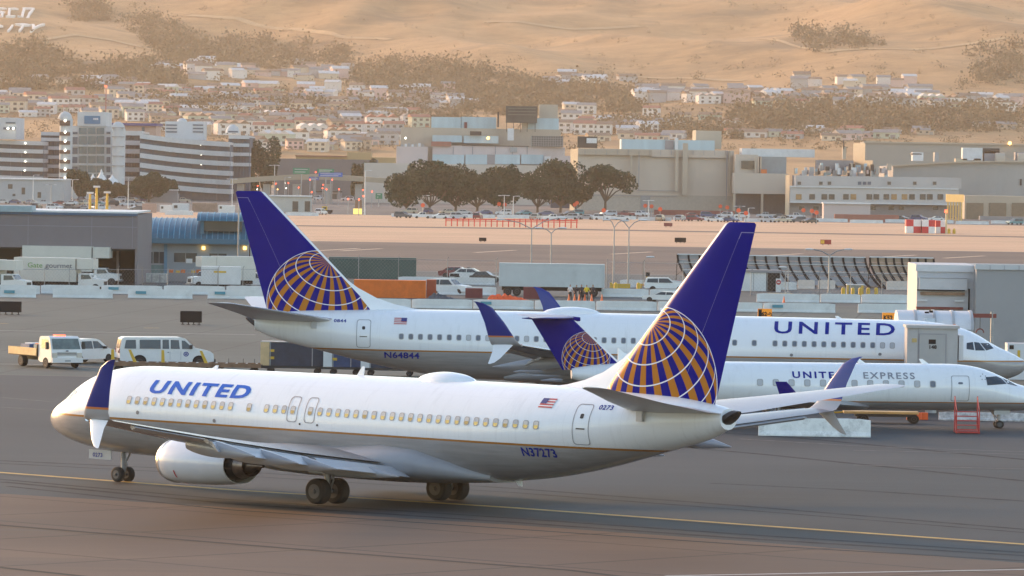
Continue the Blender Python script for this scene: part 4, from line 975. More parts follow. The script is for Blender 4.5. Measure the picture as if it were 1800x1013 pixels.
def passenger_van():
    r = empty('passenger_van', label='white passenger van with long side windows and a round door badge', cat='van')
    W_ = 2.0; L = [(-3.0,.45),(-3.02,1.15),(-2.88,1.98),(-2.70,2.08),(.85,2.10),(1.15,2.02),(1.78,1.36),(2.72,1.14),(2.95,.95),(3.0,.42),(2.5,.32),(-2.6,.32)]
    bm = bev(shell(L, W_, .12, 1.1), .05); link_mesh('body', bm, M_vwhite, r, smooth=35)
    for pts in ([(-2.72,1.28),(-2.62,1.88),(-2.0,1.90),(-1.98,1.28)], [(-1.75,1.28),(-1.75,1.90),(-.42,1.92),(-.42,1.28)], [(-.30,1.28),(-.30,1.92),(.10,1.92),(.12,1.28)], [(.22,1.28),(.22,1.92),(.74,1.90),(.80,1.28)]): pane(r, pts, W_, .12, 1.1, M_dglass)
    pane(r, [(.94,1.28),(.92,1.88),(1.12,1.86),(1.62,1.36),(1.60,1.28)], W_, .12, 1.1, M_dglass)
    quadpart(r, 'windscreen', [(1.16,-.86,2.0),(1.16,.86,2.0),(1.80,.92,1.40),(1.80,-.92,1.40)], M_dglass)
    for s in (-1, 1): quadpart(r, 'rear_window', [(-2.93,s*.08,1.9),(-2.93,s*.82,1.88),(-3.03,s*.86,1.28),(-3.03,s*.08,1.28)], mat('painted_warm_reflection_glass', (.45,.30,.15), .2, .3))  # rear glass has a warm reflection painted into its colour
    for s in (-1, 1):
        bxp(r, 'tail_lamp', M_tail, -3.05, -2.97, s*.90-.06, s*.90+.06, .95, 1.25); bxp(r, 'headlamp', M_lampc, 2.93, 2.99, s*.74-.15, s*.74+.15, .72, .95)
    bxp(r, 'licence_plate', M_blk, -3.05, -3.02, -.65, -.35, .95, 1.12); bxp(r, 'bumper', M_bump, -3.12, -2.95, -.98, .98, .40, .60, bevel=.03); bxp(r, 'bumper', M_bump, 2.9, 3.1, -.98, .98, .36, .58, bevel=.03); bxp(r, 'grille', M_bump, 2.96, 3.01, -.5, .5, .66, .95)
    wheels(r, (-1.75, 2.05), W_, .37)
    for x in (-1.75, 2.05):
        for s in (-1, 1):
            bm = BM(); lathe(bm, [(s*1.003,.44),(s*1.006,.02)], 'y', (x, 0, .40), 18, cap=False); link_mesh('wheel_arch', bm, M_blk, r)
    for x in (-.36, .17, .86):
        for s in (-1, 1): quadpart(r, 'door_gap', [(x,s*1.004,.5),(x+.02,s*1.004,.5),(x+.02,s*1.004,1.1),(x,s*1.004,1.1)], M_line)
    for s in (-1, 1):
        bm = BM(); lathe(bm, [(s*1.006,.17),(s*1.008,.11)], 'y', (1.2, 0, .92), 14, cap=False); lathe(bm, [(s*1.006,.07),(s*1.008,.01)], 'y', (1.2, 0, .92), 8, cap=False); link_mesh('badge', bm, M_navyletter, r)
        bxp(r, 'door_handle', M_bump, .02, .12, s*1.0-.02, s*1.0+.02, 1.02, 1.06); bxp(r, 'mirror', M_bump, 1.45, 1.58, s*1.12-.12, s*1.12+.1, 1.32, 1.58)
    return r
stand(passenger_van(), 290, 644.5, R(11), s=(1.12, 1.12, 1))
def minivan():
    r = empty('minivan', label='white minivan seen from behind beyond the flatbed truck', cat='van'); W_ = 1.9
    L = [(-2.4,.45),(-2.42,1.0),(-2.25,1.62),(-2.0,1.74),(.4,1.76),(.75,1.66),(1.5,1.08),(2.3,.90),(2.45,.6),(2.4,.32),(-2.3,.30)]
    bm = bev(shell(L, W_, .25, 1.0), .06); link_mesh('body', bm, M_vwhite, r, smooth=35)
    for pts in ([(-2.1,1.1),(-2.0,1.55),(-1.25,1.6),(-1.2,1.08)], [(-1.1,1.08),(-1.1,1.6),(-.1,1.6),(-.1,1.06)], [(0,1.06),(0,1.6),(.5,1.58),(1.15,1.1)]): pane(r, pts, W_, .25, 1.0, M_dglass)
    quadpart(r, 'rear_window', [(-2.30,-.72,1.55),(-2.30,.72,1.55),(-2.44,.82,1.08),(-2.44,-.82,1.08)], M_dglass)
    quadpart(r, 'windscreen', [(.78,-.72,1.64),(.78,.72,1.64),(1.5,.88,1.1),(1.5,-.88,1.1)], M_dglass)
    for s in (-1, 1): bxp(r, 'tail_lamp', M_tail, -2.46, -2.3, s*.86-.07, s*.86+.07, .85, 1.2); bxp(r, 'mirror', M_bump, .9, 1.05, s*1.05-.12, s*1.05+.1, 1.05, 1.22)
    bxp(r, 'bumper', M_bump, -2.5, -2.38, -.85, .85, .38, .5); wheels(r, (-1.45, 1.5), W_, .34)
    return r
stand(minivan(), 143, 638.5, R(58))
def flatbed():
    r = empty('flatbed_truck', label='white cab-over truck with yellowish drop sides and cluttered load', cat='truck'); W_ = 2.0
    L = [(.95,.55),(.92,1.5),(1.0,2.12),(1.15,2.22),(2.2,2.24),(2.42,2.12),(2.72,1.32),(2.78,.50),(2.5,.42),(1.2,.42)]
    bm = bev(shell(L, W_, .06, 1.4), .05); cab = link_mesh('cab', bm, M_vwhite, r, smooth=35)
    quadpart(r, 'windscreen', [(2.46,-.86,2.08),(2.46,.86,2.08),(2.735,.90,1.36),(2.735,-.90,1.36)], mat('painted_windscreen_reflection', (.10,.14,.14), .1, 0, .5, 1.5))  # windscreen reflection is painted as mottled glass colour
    pane(r, [(1.35,1.40),(1.35,2.02),(2.15,2.02),(2.45,1.40)], W_, .06, 1.4, M_dglass)
    bxp(r, 'grille', mat('silver_grille', (.35,.36,.37), .4, .5), 2.755, 2.80, -.62, .62, .92, 1.16); bxp(r, 'grille_slot', M_bump, 2.79, 2.81, -.58, .58, 1.02, 1.06)
    for s in (-1, 1):
        bxp(r, 'headlamp', M_lampc, 2.74, 2.81, s*.80-.16, s*.80+.16, .78, 1.10, bevel=.02); bxp(r, 'mirror', M_bump, 2.45, 2.58, s*1.18-.09, s*1.18+.09, 1.35, 1.85); bxp(r, 'fog_lamp', M_bump, 2.79, 2.82, s*.72-.12, s*.72+.12, .52, .62)
    bxp(r, 'bumper', M_vwhite, 2.70, 2.90, -.99, .99, .42, .76, bevel=.03); bxp(r, 'licence_plate', M_steel, 2.89, 2.91, -.18, .18, .50, .60)
    bm = BM(); tube(bm, (2.79,-.07,1.24), (2.80,.07,1.24), .05, n=8); link_mesh('badge', bm, M_chrome, r)
    bxp(r, 'frame', M_bump, -3.0, 1.2, -.42, .42, .48, .72); bxp(r, 'deck', M_brown, -3.1, .85, -1.05, 1.05, .78, .92)
    msd = mat('yellowed_side_board', (.62,.42,.20), .6, 0, .18, 1, dirt=.4)
    for s in (-1, 1): bxp(r, 'side_board', msd, -3.1, .80, s*1.05-.03, s*1.05+.03, .84, 1.36)
    bxp(r, 'headboard', M_brown, .80, .88, -1.05, 1.05, .78, 1.62); bxp(r, 'tailboard', msd, -3.14, -3.08, -1.05, 1.05, .82, 1.34)
    for i, (x, y, w, h, m) in enumerate(((-2.4,.3,.5,.85,M_bwhite),(-1.6,-.3,.6,.80,mat('blue_tarp', (.05,.12,.25), .6)),(-.8,.2,.45,.88,M_oran),(-.1,-.2,.5,.82,M_blueroof),(.45,.3,.3,.86,mat('load_red', (.35,.05,.03), .6)))):
        o = bxp(None, 'load_box', m, -w, w, -.4, .4, 0, h, bevel=.06); tag(o, f'{("white","blue","orange","teal","red")[i]} box of tools lying in the bed of the white cab-over truck', 'load box')
        LOAD.append((o, x, y))
    bxp(r, 'roof_lamp', M_lampr, 1.5, 1.9, -.3, .3, 2.24, 2.32)
    wheels(r, (1.95,), W_, .39); wheels(r, (-1.55,), W_-.05, .39, .34)
    return r
LOAD = []; t = stand(flatbed(), 82, 645.5, R(-60))
for o, x, y in LOAD:
    o.location = t.matrix_basis @ Vector((x, y, .92)); o.rotation_euler = t.rotation_euler; o.scale = (1.15, 1.15, .8)
# baggage dollies with yellow posts
def dolly(label, n=1, L=3.2):
    r = empty('baggage_dolly', label=label, cat='dolly', group='flat baggage dollies in a row'); bxp(r, 'deck', mat('dolly_deck_steel', (.13,.10,.085), .7, .3, .3, 1.5), -L/2, L/2, -.8, .8, .50, .62)
    for s in (-1, 1): bxp(r, 'side_rail', mat('dolly_rail_rust', (.22,.13,.08), .7, .2, .3, 2), -L/2, L/2, s*.8-.04, s*.8+.04, .42, .70)
    bm = BM(); tube(bm, (L/2,0,.45), (L/2+.7,0,.35), .05, n=6); link_mesh('tow_bar', bm, M_bump, r)
    for i in range(5):
        bm = BM(); tube(bm, (-L/2+.35+i*(L-.7)/4,-.72,.66), (-L/2+.35+i*(L-.7)/4,.72,.66), .05, n=6); link_mesh('roller', bm, M_steel, r)
    wheels(r, (-L/2+.5, L/2-.5), 1.4, .22, .14); return r
for i, (px, lean) in enumerate(((240,0),(328,0),(415,0))):
    o = dolly(f'rusty flat baggage dolly, {ORD[i]} from the left in front of the white van'); stand(o, px, 654+i*1.3, R(-2), s=1.12)
    if i < 2:
        for x, tilt in ((-1.5, .0), (-.1 if i == 0 else 1.2, .35)):
            bm = BM(); loft(bm, [[(x,-.8,.6),(x+.22,-.8,.6),(x+.22,-.68,.6),(x,-.68,.6)],[(x-tilt,-.8,1.55),(x+.16-tilt,-.8,1.55),(x+.16-tilt,-.7,1.55),(x-tilt,-.7,1.55)]]); link_mesh('post', bm, M_yel, o)
    else:
        for x in (-1.3,-.4,.5,1.2):
            bm = BM(); tube(bm, (x,-.8,.6), (x,-.8,1.05), .02, n=4); link_mesh('pin', bm, M_bump, o)
def cargo(label, px, py, L, m_end, m_side, w=1.6, h=1.62, frame=M_steel):
    r = empty('cargo_container', label=label, cat='container', group='cargo containers on dollies')
    bxp(r, 'side_panel', m_side, -L/2+.55, L/2, -w/2, w/2, .55, .55+h-.04); bxp(r, 'end_panel', m_end, -L/2, -L/2+.54, -w/2-.02, w/2+.02, .55, .55+h)
    bxp(r, 'roof', mat('container_roof', (.40,.38,.36), .6), -L/2, L/2, -w/2-.03, w/2+.03, .55+h, .60+h)
    for x in (-L/2+.60, L/2-.9, L/2-.04): bxp(r, 'frame_post', frame, x-.03, x+.03, -w/2-.03, -w/2-.005, .55, .55+h)
    bxp(r, 'dolly_deck', M_bump, -L/2-.1, L/2+.1, -w/2, w/2, .38, .53); wheels(r, (-L/2+.6, L/2-.6), w*.9, .2, .13)
    for z in (1.0, 1.5): bxp(r, 'strap', M_yel, -L/2+.56, -L/2+.85, -w/2-.03, -w/2-.012, z, z+.18)
    return stand(r, px, py, R(-1), s=1.12)
msd = mat('dark_blue_canvas', (.025,.035,.06), .6, 0, .3, 2)
cargo('tall dark cargo container with a yellowed end at the left of its row', 517, 657, 4.1, mat('yellowed_end', (.60,.42,.22), .6, 0, .15, 2, dirt=.4), msd)
cargo('dark blue cargo container with a white end, below the tail of the parked airliner', 606, 659, 2.6, M_bwhite, mat('blue_canvas', (.02,.05,.13), .6, 0, .3, 2), h=1.45)
cargo('dark cargo container furthest right in its row under the airliner belly', 686, 661, 3.6, M_bwhite, msd, h=1.2)

# tow-bar carts, stairs, crates around the regional jet
r = empty('boarding_stairs', label='red metal boarding stairs at the door of the regional jet', cat='stairs')
for k in range(5): bxp(r, 'step', M_redp, -.62, .62, -.1-k*.26, .2-k*.26, 1.15-k*.24, 1.2-k*.24)
for s in (-1, 1):
    for (y, z) in ((.2, 2.05), (-1.2, 1.35)):
        bm = BM(); tube(bm, (s*.64,y,0), (s*.64,y,z), .035, n=6); link_mesh('upright', bm, M_redp, r)
    bm = BM(); tube(bm, (s*.64,.2,2.0), (s*.64,-1.2,1.3), .03, n=6); link_mesh('handrail', bm, M_redp, r)
    bm = BM(); tube(bm, (s*.64,.2,1.15), (s*.64,-1.2,.1), .045, n=6); link_mesh('stringer', bm, M_redp, r)
bxp(r, 'base_frame', M_redp, -.68, .68, -1.3, .3, .03, .12)
stand(r, 1698, 761, 0, s=1.0)
r = empty('tow_tractor', label='low baggage cart with yellow deck and black wheels under the regional jet', cat='cart')
bxp(r, 'deck', mat('cart_yellow_deck', (.55,.38,.16), .6, 0, .2, 1), -2.2, 1.6, -.6, .6, .55, .68); bxp(r, 'side_panel', M_bump, -1.6, 1.5, -.58, .58, .38, .54); wheels(r, (-1.2, 1.35), 1.3, .27, .2); bm = BM(); tube(bm, (-2.2,0,.6), (-3.2,0,.5), .05, n=6); link_mesh('tow_bar', bm, M_yel, r)
stand(r, 1558, 744, 0, s=1.15)
for i, x in enumerate((1600, 1612, 1625)):
    g = gnd(x, 738); one('orange_crate', bev(_b := (lambda b: (box(b, g.x-.2, g.x+.19, g.y-.3, g.y+.3, .01, .42), b)[1])(BM()), .03), mat('bright_orange_plastic', (.75,.12,.02), .5), g, f'bright orange crate, {("left","middle","right")[i]} of three beside the cart under the regional jet', 'crate', 'orange crates')
# equipment under parked airliner near its belly
g = gnd(918, 672); bm = BM(); lathe(bm, [(0,.25),(.04,.25),(.05,.15),(.65,.04),(.66,.01)], 'z', (g.x,g.y,0.012), 10); one('traffic_cone', bm, M_oran, g, 'orange cone on the apron below the parked airliner belly', 'cone')
r = empty('ground_power_cart', label='small white ground cart below the parked airliner between cone and tail fins', cat='cart'); bxp(r, 'body', M_bwhite, -.9, .9, -.5, .5, .35, .95, bevel=.05); bxp(r, 'control_panel', M_bump, -.5, .3, -.53, -.5, .5, .8); bxp(r, 'lamp', M_redp, .8, .95, -.4, .4, .6, .9); wheels(r, (-.6,.6), 1.1, .2, .12)
stand(r, 962, 675, 0, s=1.1)

# catering trucks
def catering(label, text, L=6.6, Hb=2.6, z0=1.0, cabm=M_vwhite, face='left', bw=2.4):
    r = empty('catering_truck', label=label, cat='truck', group='catering trucks')
    bxp(r, 'box_body', mat('catering_box_white', (.56,.55,.50), .5, 0, .05, .6, dirt=.3), -L/2-.9, L/2-.9, -bw/2, bw/2, z0, z0+Hb, bevel=.04); bxp(r, 'box_overhang', mat('catering_box_white', (.56,.55,.50)), L/2-.88, L/2+.9, -bw/2+.05, bw/2-.05, z0+Hb*.55, z0+Hb-.05, bevel=.04)
    bxp(r, 'chassis', M_blk, -L/2-.8, L/2+1.5, -.5, .5, .55, .95)
    cab = link_mesh('cab', bev(shell([(L/2-.7,.55),(L/2-.7,1.95),(L/2+.5,1.95),(L/2+.85,1.40),(L/2+1.9,1.28),(L/2+1.98,.62),(L/2+1.5,.5)], 2.1, .05, 1.2), .05), cabm, r, smooth=35)
    pane(r, [(L/2-.4,1.3),(L/2-.4,1.82),(L/2+.45,1.82),(L/2+.72,1.38)], 2.1, .05, 1.2, M_dglass); quadpart(r, 'windscreen', [(L/2+.53,-.9,1.9),(L/2+.53,.9,1.9),(L/2+.87,.95,1.43),(L/2+.87,-.95,1.43)], M_dglass)
    bxp(r, 'grille', M_bump, L/2+1.96, L/2+2.0, -.6, .6, .7, 1.1); bxp(r, 'bumper', M_steel, L/2+1.95, L/2+2.1, -1.0, 1.0, .45, .62)
    wheels(r, (L/2+1.15,), 2.1, .42, .28); wheels(r, (-L/2+.6,), 2.2, .42, .4)
    if text:
        a = flat_text('Gate', r, mat('green_lettering', (.10,.28,.05), .5), (-L/2+.55,-bw/2-.03,z0+Hb*.58), .78, sx=1.05); flat_text('gourmet', r, mat('slate_lettering', (.08,.09,.13), .5), (-L/2+.55+1.92,-bw/2-.03,z0+Hb*.58), .78, sx=1.05)
    bm = BM(); tube(bm, (L/2-.9,-bw/2-.02,z0+Hb*.5), (L/2-.9,-bw/2-.02,z0+Hb-.1), .05, n=5); link_mesh('lifting_strut', bm, M_bump, r)
    return r
stand(catering('white catering truck with green and grey lettering on its box', True), 98, 511, R(-9), s=(1.06,1.06,1.0))
stand(catering('white catering truck behind the lettered one, only its upper box showing', False, 7.4, 2.9, 1.5), 118, 500, R(-5), s=(1.1,1.1,1))
stand(catering('white catering truck cut by the left edge of the photo', False, 5.0, 2.5, 1.0), -22, 513, R(-15), s=(1.06,1.06,1))
stand(catering('white box truck parked right before the blue roofed building', False, 4.6, 2.7, 1.0), 396, 508, R(180+20), s=(1.0,1.0,1))
r = empty('box_trailer', label='square white box trailer with yellow label beside the blue roofed building', cat='trailer'); bxp(r, 'box_body', M_bwhite, -2.2, 2.2, -1.2, 1.2, .7, 2.7, bevel=.04); bxp(r, 'sticker', M_yel, -.8, .6, -1.23, -1.21, 2.0, 2.2); wheels(r, (-1.4,1.4), 2.2, .4, .3); bxp(r, 'chassis', M_blk, -2.1, 2.1, -.5, .5, .5, .69)
stand(r, 388, 511, R(2), s=1.0)
def parked(label, body, kind='sedan', glass=M_dglass, group=None, name=None, cat='car'):
    """ordinary cars; local x forward"""
    r = empty(name or ('parked_car' if kind != 'pickup' else 'pickup_truck'), label=label, cat=cat, group=group)
    if kind == 'sedan': L = [(-2.25,.40),(-2.28,.85),(-1.75,.95),(-1.2,1.38),(.25,1.42),(1.05,.95),(2.1,.80),(2.3,.55),(2.25,.30),(-2.15,.28)]; W_ = 1.8; pn = ([(-1.5,1.0),(-1.1,1.32),(-.45,1.34),(-.45,.96)], [(-.38,.96),(-.38,1.34),(.2,1.34),(.82,.97)]); fs = [(.32,1.38),(1.05,.98)]; bs = [(-1.24,1.36),(-1.78,.97)]
    elif kind == 'suv': L = [(-2.3,.45),(-2.32,1.0),(-2.1,1.66),(-1.9,1.74),(.3,1.76),(1.0,1.12),(2.2,.98),(2.38,.6),(2.3,.36),(-2.2,.34)]; W_ = 1.9; pn = ([(-2.05,1.12),(-1.95,1.6),(-.85,1.64),(-.85,1.1)], [(-.75,1.1),(-.75,1.64),(.2,1.66),(.75,1.12)]); fs = [(.36,1.7),(1.0,1.15)]; bs = [(-2.12,1.62),(-2.30,1.08)]
    else: L = [(-2.7,.5),(-2.7,1.05),(-.9,1.05),(-.85,1.70),(.5,1.74),(1.2,1.12),(2.5,1.0),(2.65,.6),(2.6,.38),(-2.6,.38)]; W_ = 1.95; pn = ([(-.72,1.12),(-.72,1.6),(-.1,1.62),(-.1,1.12)], [(0,1.12),(0,1.62),(.42,1.62),(.95,1.14)]); fs = [(.55,1.7),(1.2,1.15)]; bs = [(-.87,1.62),(-.88,1.15)]
    bm = bev(shell(L, W_, .28, .95), .07); link_mesh('body', bm, body, r, smooth=40)
    for p in pn: pane(r, p, W_, .28, .95, glass)
    w1 = W_/2*(1-.28*(fs[0][1]-.95))-.1; w2 = W_/2-.1
    quadpart(r, 'windscreen', [(fs[0][0]+.02,-w1,fs[0][1]),(fs[0][0]+.02,w1,fs[0][1]),(fs[1][0]+.02,w2,fs[1][1]),(fs[1][0]+.02,-w2,fs[1][1])], glass)
    quadpart(r, 'rear_window', [(bs[0][0]-.02,-w1,bs[0][1]),(bs[0][0]-.02,w1,bs[0][1]),(bs[1][0]-.02,w2,bs[1][1]),(bs[1][0]-.02,-w2,bs[1][1])], glass)
    for s in (-1, 1): bxp(r, 'headlamp', M_lampc, L[7][0]-.15, L[7][0]+.01, s*(W_/2-.3)-.16, s*(W_/2-.3)+.16, .58, .72); bxp(r, 'tail_lamp', M_tail, L[0][0]-.03, L[0][0]+.1, s*(W_/2-.22)-.14, s*(W_/2-.22)+.14, .66, .82)
    wheels(r, (-1.4, 1.45), W_, .33); return r
CARPAINT = {'white': (.62,.62,.62), 'silver': (.36,.37,.39), 'dark grey': (.07,.075,.08), 'black': (.015,.015,.018), 'maroon': (.18,.02,.025), 'navy blue': (.03,.06,.16), 'beige': (.42,.36,.27), 'teal': (.05,.20,.22)}
def paint(c): return mat(c.replace(' ', '_')+'_car_paint', CARPAINT[c], .3, .25 if c == 'silver' else 0, .05)
o = parked('black and white police sedan with its nose to the right, nearer of the two', M_vwhite, 'sedan', name='police_car', cat='police car'); bxp(o, 'dark_panel', M_blk, .9, 2.2, -.925, .925, .42, .70); bxp(o, 'dark_panel', M_blk, -2.2, -1.2, -.925, .925, .45, .80); bxp(o, 'light_bar', M_bump, -.4, -.2, -.55, .55, 1.43, 1.52)
stand(o, 828, 494, R(-8), s=(1.15,1.0,1.1))
o = parked('maroon car close behind the police sedan', paint('maroon'), 'sedan'); stand(o, 806, 489, R(-10), s=(1.1,1,1))
o = parked('black car parked right of the police sedan', paint('black'), 'sedan'); stand(o, 853, 497.5, R(-15), s=(.8,.9,1.0))
o = parked('white sport utility vehicle right of the orange container', M_vwhite, 'suv', name='parked_suv'); stand(o, 790, 518, R(-25), s=(1.05,1,1))
o = parked('white car half hidden by the big tail fin of the parked airliner', M_vwhite, 'suv', name='parked_suv'); stand(o, 452, 506, R(-20), s=(1,1,1))
o = parked('white car with a dark front beside the gate, left of the near tail fin', M_vwhite, 'suv'); stand(o, 1170, 512, R(0), s=(1.1,1,.9))
o = parked('small white service cart with dark top beside the road, left of the near tail fin', M_vwhite, 'sedan'); stand(o, 1168, 531, R(160), s=(1.0,.9,.8))
# containers
def longbox(name, label, px0, px1, py0, pyb, dep, m, rib=.35, rz=0, base=0, cat='container', end=None):
    g0 = gnd(px0, pyb); g1 = gnd(px1, pyb+(px1-px0)*.0157); L = g1.x-g0.x; h = at((px0+px1)/2, py0+(px1-px0)/2*.0157, g0.y).z
    r = empty(name, ((g0.x+g1.x)/2, g0.y+dep/2, .012), label=label, cat=cat)
    bxp(r, 'side_panel', m, -L/2, L/2, -dep/2, dep/2, base, h); bm = BM(); n = int(L/rib)
    for i in range(n): x = -L/2+(i+.5)*L/n; box(bm, x-.05, x+.05, -dep/2-.05, -dep/2-.002, base+.12, h-.12)
    link_mesh('corrugation', bm, m, r)
    for x in (-L/2+.06, L/2-.06): bxp(r, 'corner_post', end or m, x-.07, x+.07, -dep/2-.07, -dep/2-.003, base, h+.003)
    bxp(r, 'top_rail', end or m, -L/2, L/2, -dep/2-.06, -dep/2-.052, h-.12, h+.004)
    return r, L, h
r, L, h = longbox('freight_container', 'long dark green freight container behind the orange one', 578, 731, 452, 489, 2.5, M_green, .5)
r, L, h = longbox('freight_container', 'orange open topped freight container right of the big tail fin', 622, 748, 492, 523, 2.5, mat('orange_container_paint', (.70,.15,.01), .6, 0, .12, .8, dirt=.4), .32)
r, L, h = longbox('freight_container', 'red ended short container against the orange container', 749.5, 766, 492, 524, 2.4, mat('rust_red_container_paint', (.36,.07,.03), .6, 0, .12, .8, dirt=.4), .32)
r, L, h = longbox('white_trailer', 'long corrugated white trailer raised on wheels in the middle of the yard', 877, 1062, 462.5, 520, 2.6, mat('pale_trailer_paint', (.50,.54,.55), .55, 0, .06, .5, dirt=.35), .48, base=1.05, cat='trailer')
for x in (-L*.42, -L*.33, L*.30, L*.40): wheels(r, (x,), 2.4, .48, .35)
bxp(r, 'chassis', M_blk, -L/2+.3, L/2-.3, -.8, .8, .62, 1.04)
for x in (-L*.15, L*.18): bxp(r, 'landing_leg', M_bump, x-.1, x+.1, -1.0, -.8, .02, 1.04)
for i, (a, b, y0, yb_) in enumerate(((818,848,507,524),(920,950,505,525.5))):
    longbox('tool_container', f'small dark red container {("left of the orange netting","under the white trailer")[i]}', a, b, y0, yb_, 1.6, M_maroon, .3)
# heap of orange netting: a crumpled cover
def heap(px0, px1, pyb, h, m, label, name, seed=1):
    a = gnd(px0, pyb); b = gnd(px1, pyb); L = b.x-a.x; bm = BM(); n = 40; g_ = []
    for j in range(9):
        row = []
        for i in range(n+1):
            q = i/n; e = math.sin(PI*q)**.5*math.sin(PI*j/8)**.6; z = h*e*(.55+.9*abs(noise.noise(Vector((q*9+seed, j*.5, seed)))))
            row.append(bm.verts.new((a.x+L*q, a.y-.6+j*.16, .014+z*(1.3-.9*q))))
        g_.append(row)
    for j in range(8):
        for i in range(n): bm.faces.new((g_[j][i], g_[j][i+1], g_[j+1][i+1], g_[j+1][i]))
    one(name, bm, m, a, label, 'netting')
heap(856, 936, 529.5, .9, mat('orange_netting', (.75,.10,.02), .7, 0, .2, 3), 'crumpled bright orange safety netting on the ground before the white trailer', 'safety_netting')
heap(752, 800, 525.5, .7, mat('dark_debris_cover', (.07,.08,.10), .8, 0, .5, 3), 'low dark tarpaulin heap right of the orange container', 'tarpaulin', 4)
for i, x in enumerate((1000, 1010, 1018, 1028, 1040, 1058, 1348+30)):
    g = gnd(x, 530 if x < 1200 else 533); bm = BM(); lathe(bm, [(0,.22),(.03,.22),(.04,.15),(.75,.03),(.76,.01)], 'z', (g.x,g.y,.012), 8); one('traffic_cone', bm, mat('bright_orange_plastic', (.75,.12,.02)), g, f'orange traffic cone, {ORD[i]} from the left along the road', 'cone', 'orange traffic cones')
# yard bits right of centre
def simplebox(name, label, cat, px0, px1, py0, pyb, dep, m, group=None, extra=None):
    g = gnd((px0+px1)/2, pyb); T = Th(name, label, cat, g, group); o = T.box('body', m, g.y, g.y+dep, px0, px1, py0, z0=.012)
    return T, g
T, g = simplebox('site_cabin', 'white site cabin with a dark open bay behind the no entry sign', 'cabin', 1304, 1347, 478, 512, 3, M_bwhite)
T.box('roof', M_gwall, g.y-.3, g.y+3.2, 1303, 1374, 475, 479); T.box('open_bay', M_blk, g.y+.1, g.y+3, 1348, 1372, 479.5, z0=.012)  # black block stands for the shade inside the cabin bay
T.box('panel_seam', M_line, g.y-.02, g.y-.003, 1324, 1325, 480, 510)
for a in (1348, 1371): T.box('post', M_steel, g.y-.05, g.y, a, a+1.2, 479.5, z0=.012)
T, g = simplebox('golf_cart', 'white roofed yellowish cart on the roof edge of the site cabin bay', 'cart', 1350, 1368, 495, 510, 1.5, M_yel)
T.box('windscreen', M_dglass, g.y-.03, g.y-.003, 1352, 1366, 497, 502)
T, g = simplebox('no_entry_sign', 'round red no entry sign on a white board by the site cabin', 'sign', 1364, 1373, 490, 514, .1, M_bwhite)
c = at(1368.5, 496.5, g.y); bm = BM(); tube(bm, (c.x,g.y-.03,c.z), (c.x,g.y-.005,c.z), .30, n=16); d_ = T.mesh('disc', bm, M_redp); T.box('bar', M_bwhite, g.y-.05, g.y-.032, 1366.2, 1370.8, 495.6, 497.4, parent=d_)
for i, (a, b, y0) in enumerate(((1350,1392,516),(1396,1428,523))):
    T, g = simplebox('yellow_barrier', f'yellow water filled barrier, {("left","right")[i]} one of two on the white barriers', 'barrier', a, b, y0, y0+9 if i else y0+8, .5, M_yel); T.box('cap', mat('yellow_cap', (.55,.30,.02), .5), g.y-.04, g.y-.003, a+3, b-3, y0+2, y0+3.4)
T, g = simplebox('generator_cabinet', 'grey and yellow cabinet standing behind the white barriers', 'cabinet', 1489, 1519, 501, 521, 1.2, mat('cabinet_grey', (.20,.23,.22), .5))
T.box('side_frame', M_yel, g.y-.05, g.y-.003, 1489, 1492, 501.5, z0=.012); T.box('side_frame', M_yel, g.y-.05, g.y-.003, 1514, 1518, 501.5, z0=.012); T.box('roof', M_bwhite, g.y-.1, g.y+1.3, 1488, 1519.5, 500, 501.6)
for i, x in enumerate((1482, 1499, 1512, 1526, 1540, 1212-90, 1082)):
    g = gnd(x, 522 if x > 1200 else 513); bm = BM(); lathe(bm, [(0,.22),(.9,.22),(1.05,.12),(1.06,.01)], 'z', (g.x,g.y,.012), 8); one('bollard', bm, M_yel, g, f'yellow bollard, {ORD[i]} counted from the grey cabinet outwards', 'bollard', 'yellow bollards in the yard')
T, g = simplebox('low_gate', 'low yellow gate beam at the left of the jet bridge', 'gate', 1570, 1608, 519, 525, .4, M_yel); 
T, g = simplebox('yard_gate', 'yellow barred gate right of the white trailer', 'gate', 1072, 1108, 499, 507, .3, M_yel); T.box('post', M_yel, g.y-.1, g.y-.003, 1072, 1076, 497, z0=.012)
T, g = simplebox('signal_post', 'yellow post with a black signal head left of the near tail fin', 'signal', 1136, 1138, 480, 508, .2, M_yel); T.box('signal_head', M_blk, g.y-.3, g.y-.003, 1135, 1142, 479, 486)
T, g = simplebox('yellow_cabinet', 'small yellow cabinet at the foot of the black signal', 'cabinet', 1126, 1136, 499, 507, .8, M_yel); T.box('door', mat('yellow_cap', (.5,.3,.02)), g.y-.03, g.y-.003, 1128, 1134, 501, 506)
g0 = at(1145, 495, 690); bm = BM(); tube(bm, g0, at(1196, 494, 690), .09, n=6); T = Th('boom_gate', 'red and white boom beside the gate, left of the near tail fin', 'boom', gnd(1146, 508)); T.mesh('boom', bm, M_redp); T.box('housing', M_redp, 689.5, 690.3, 1146, 1151, 495, z0=.012)
T, g = simplebox('pallet_stack', 'stack of white pallets by the blue roofed building fence', 'pallets', 242, 292, 481, 497, 2, mat('pallet_white', (.45,.45,.43), .8, 0, .4, 2.5, dirt=.6))
for x in (250, 266, 280): T.box('batten', M_line, g.y-.03, g.y-.003, x, x+1.5, 482, 496)
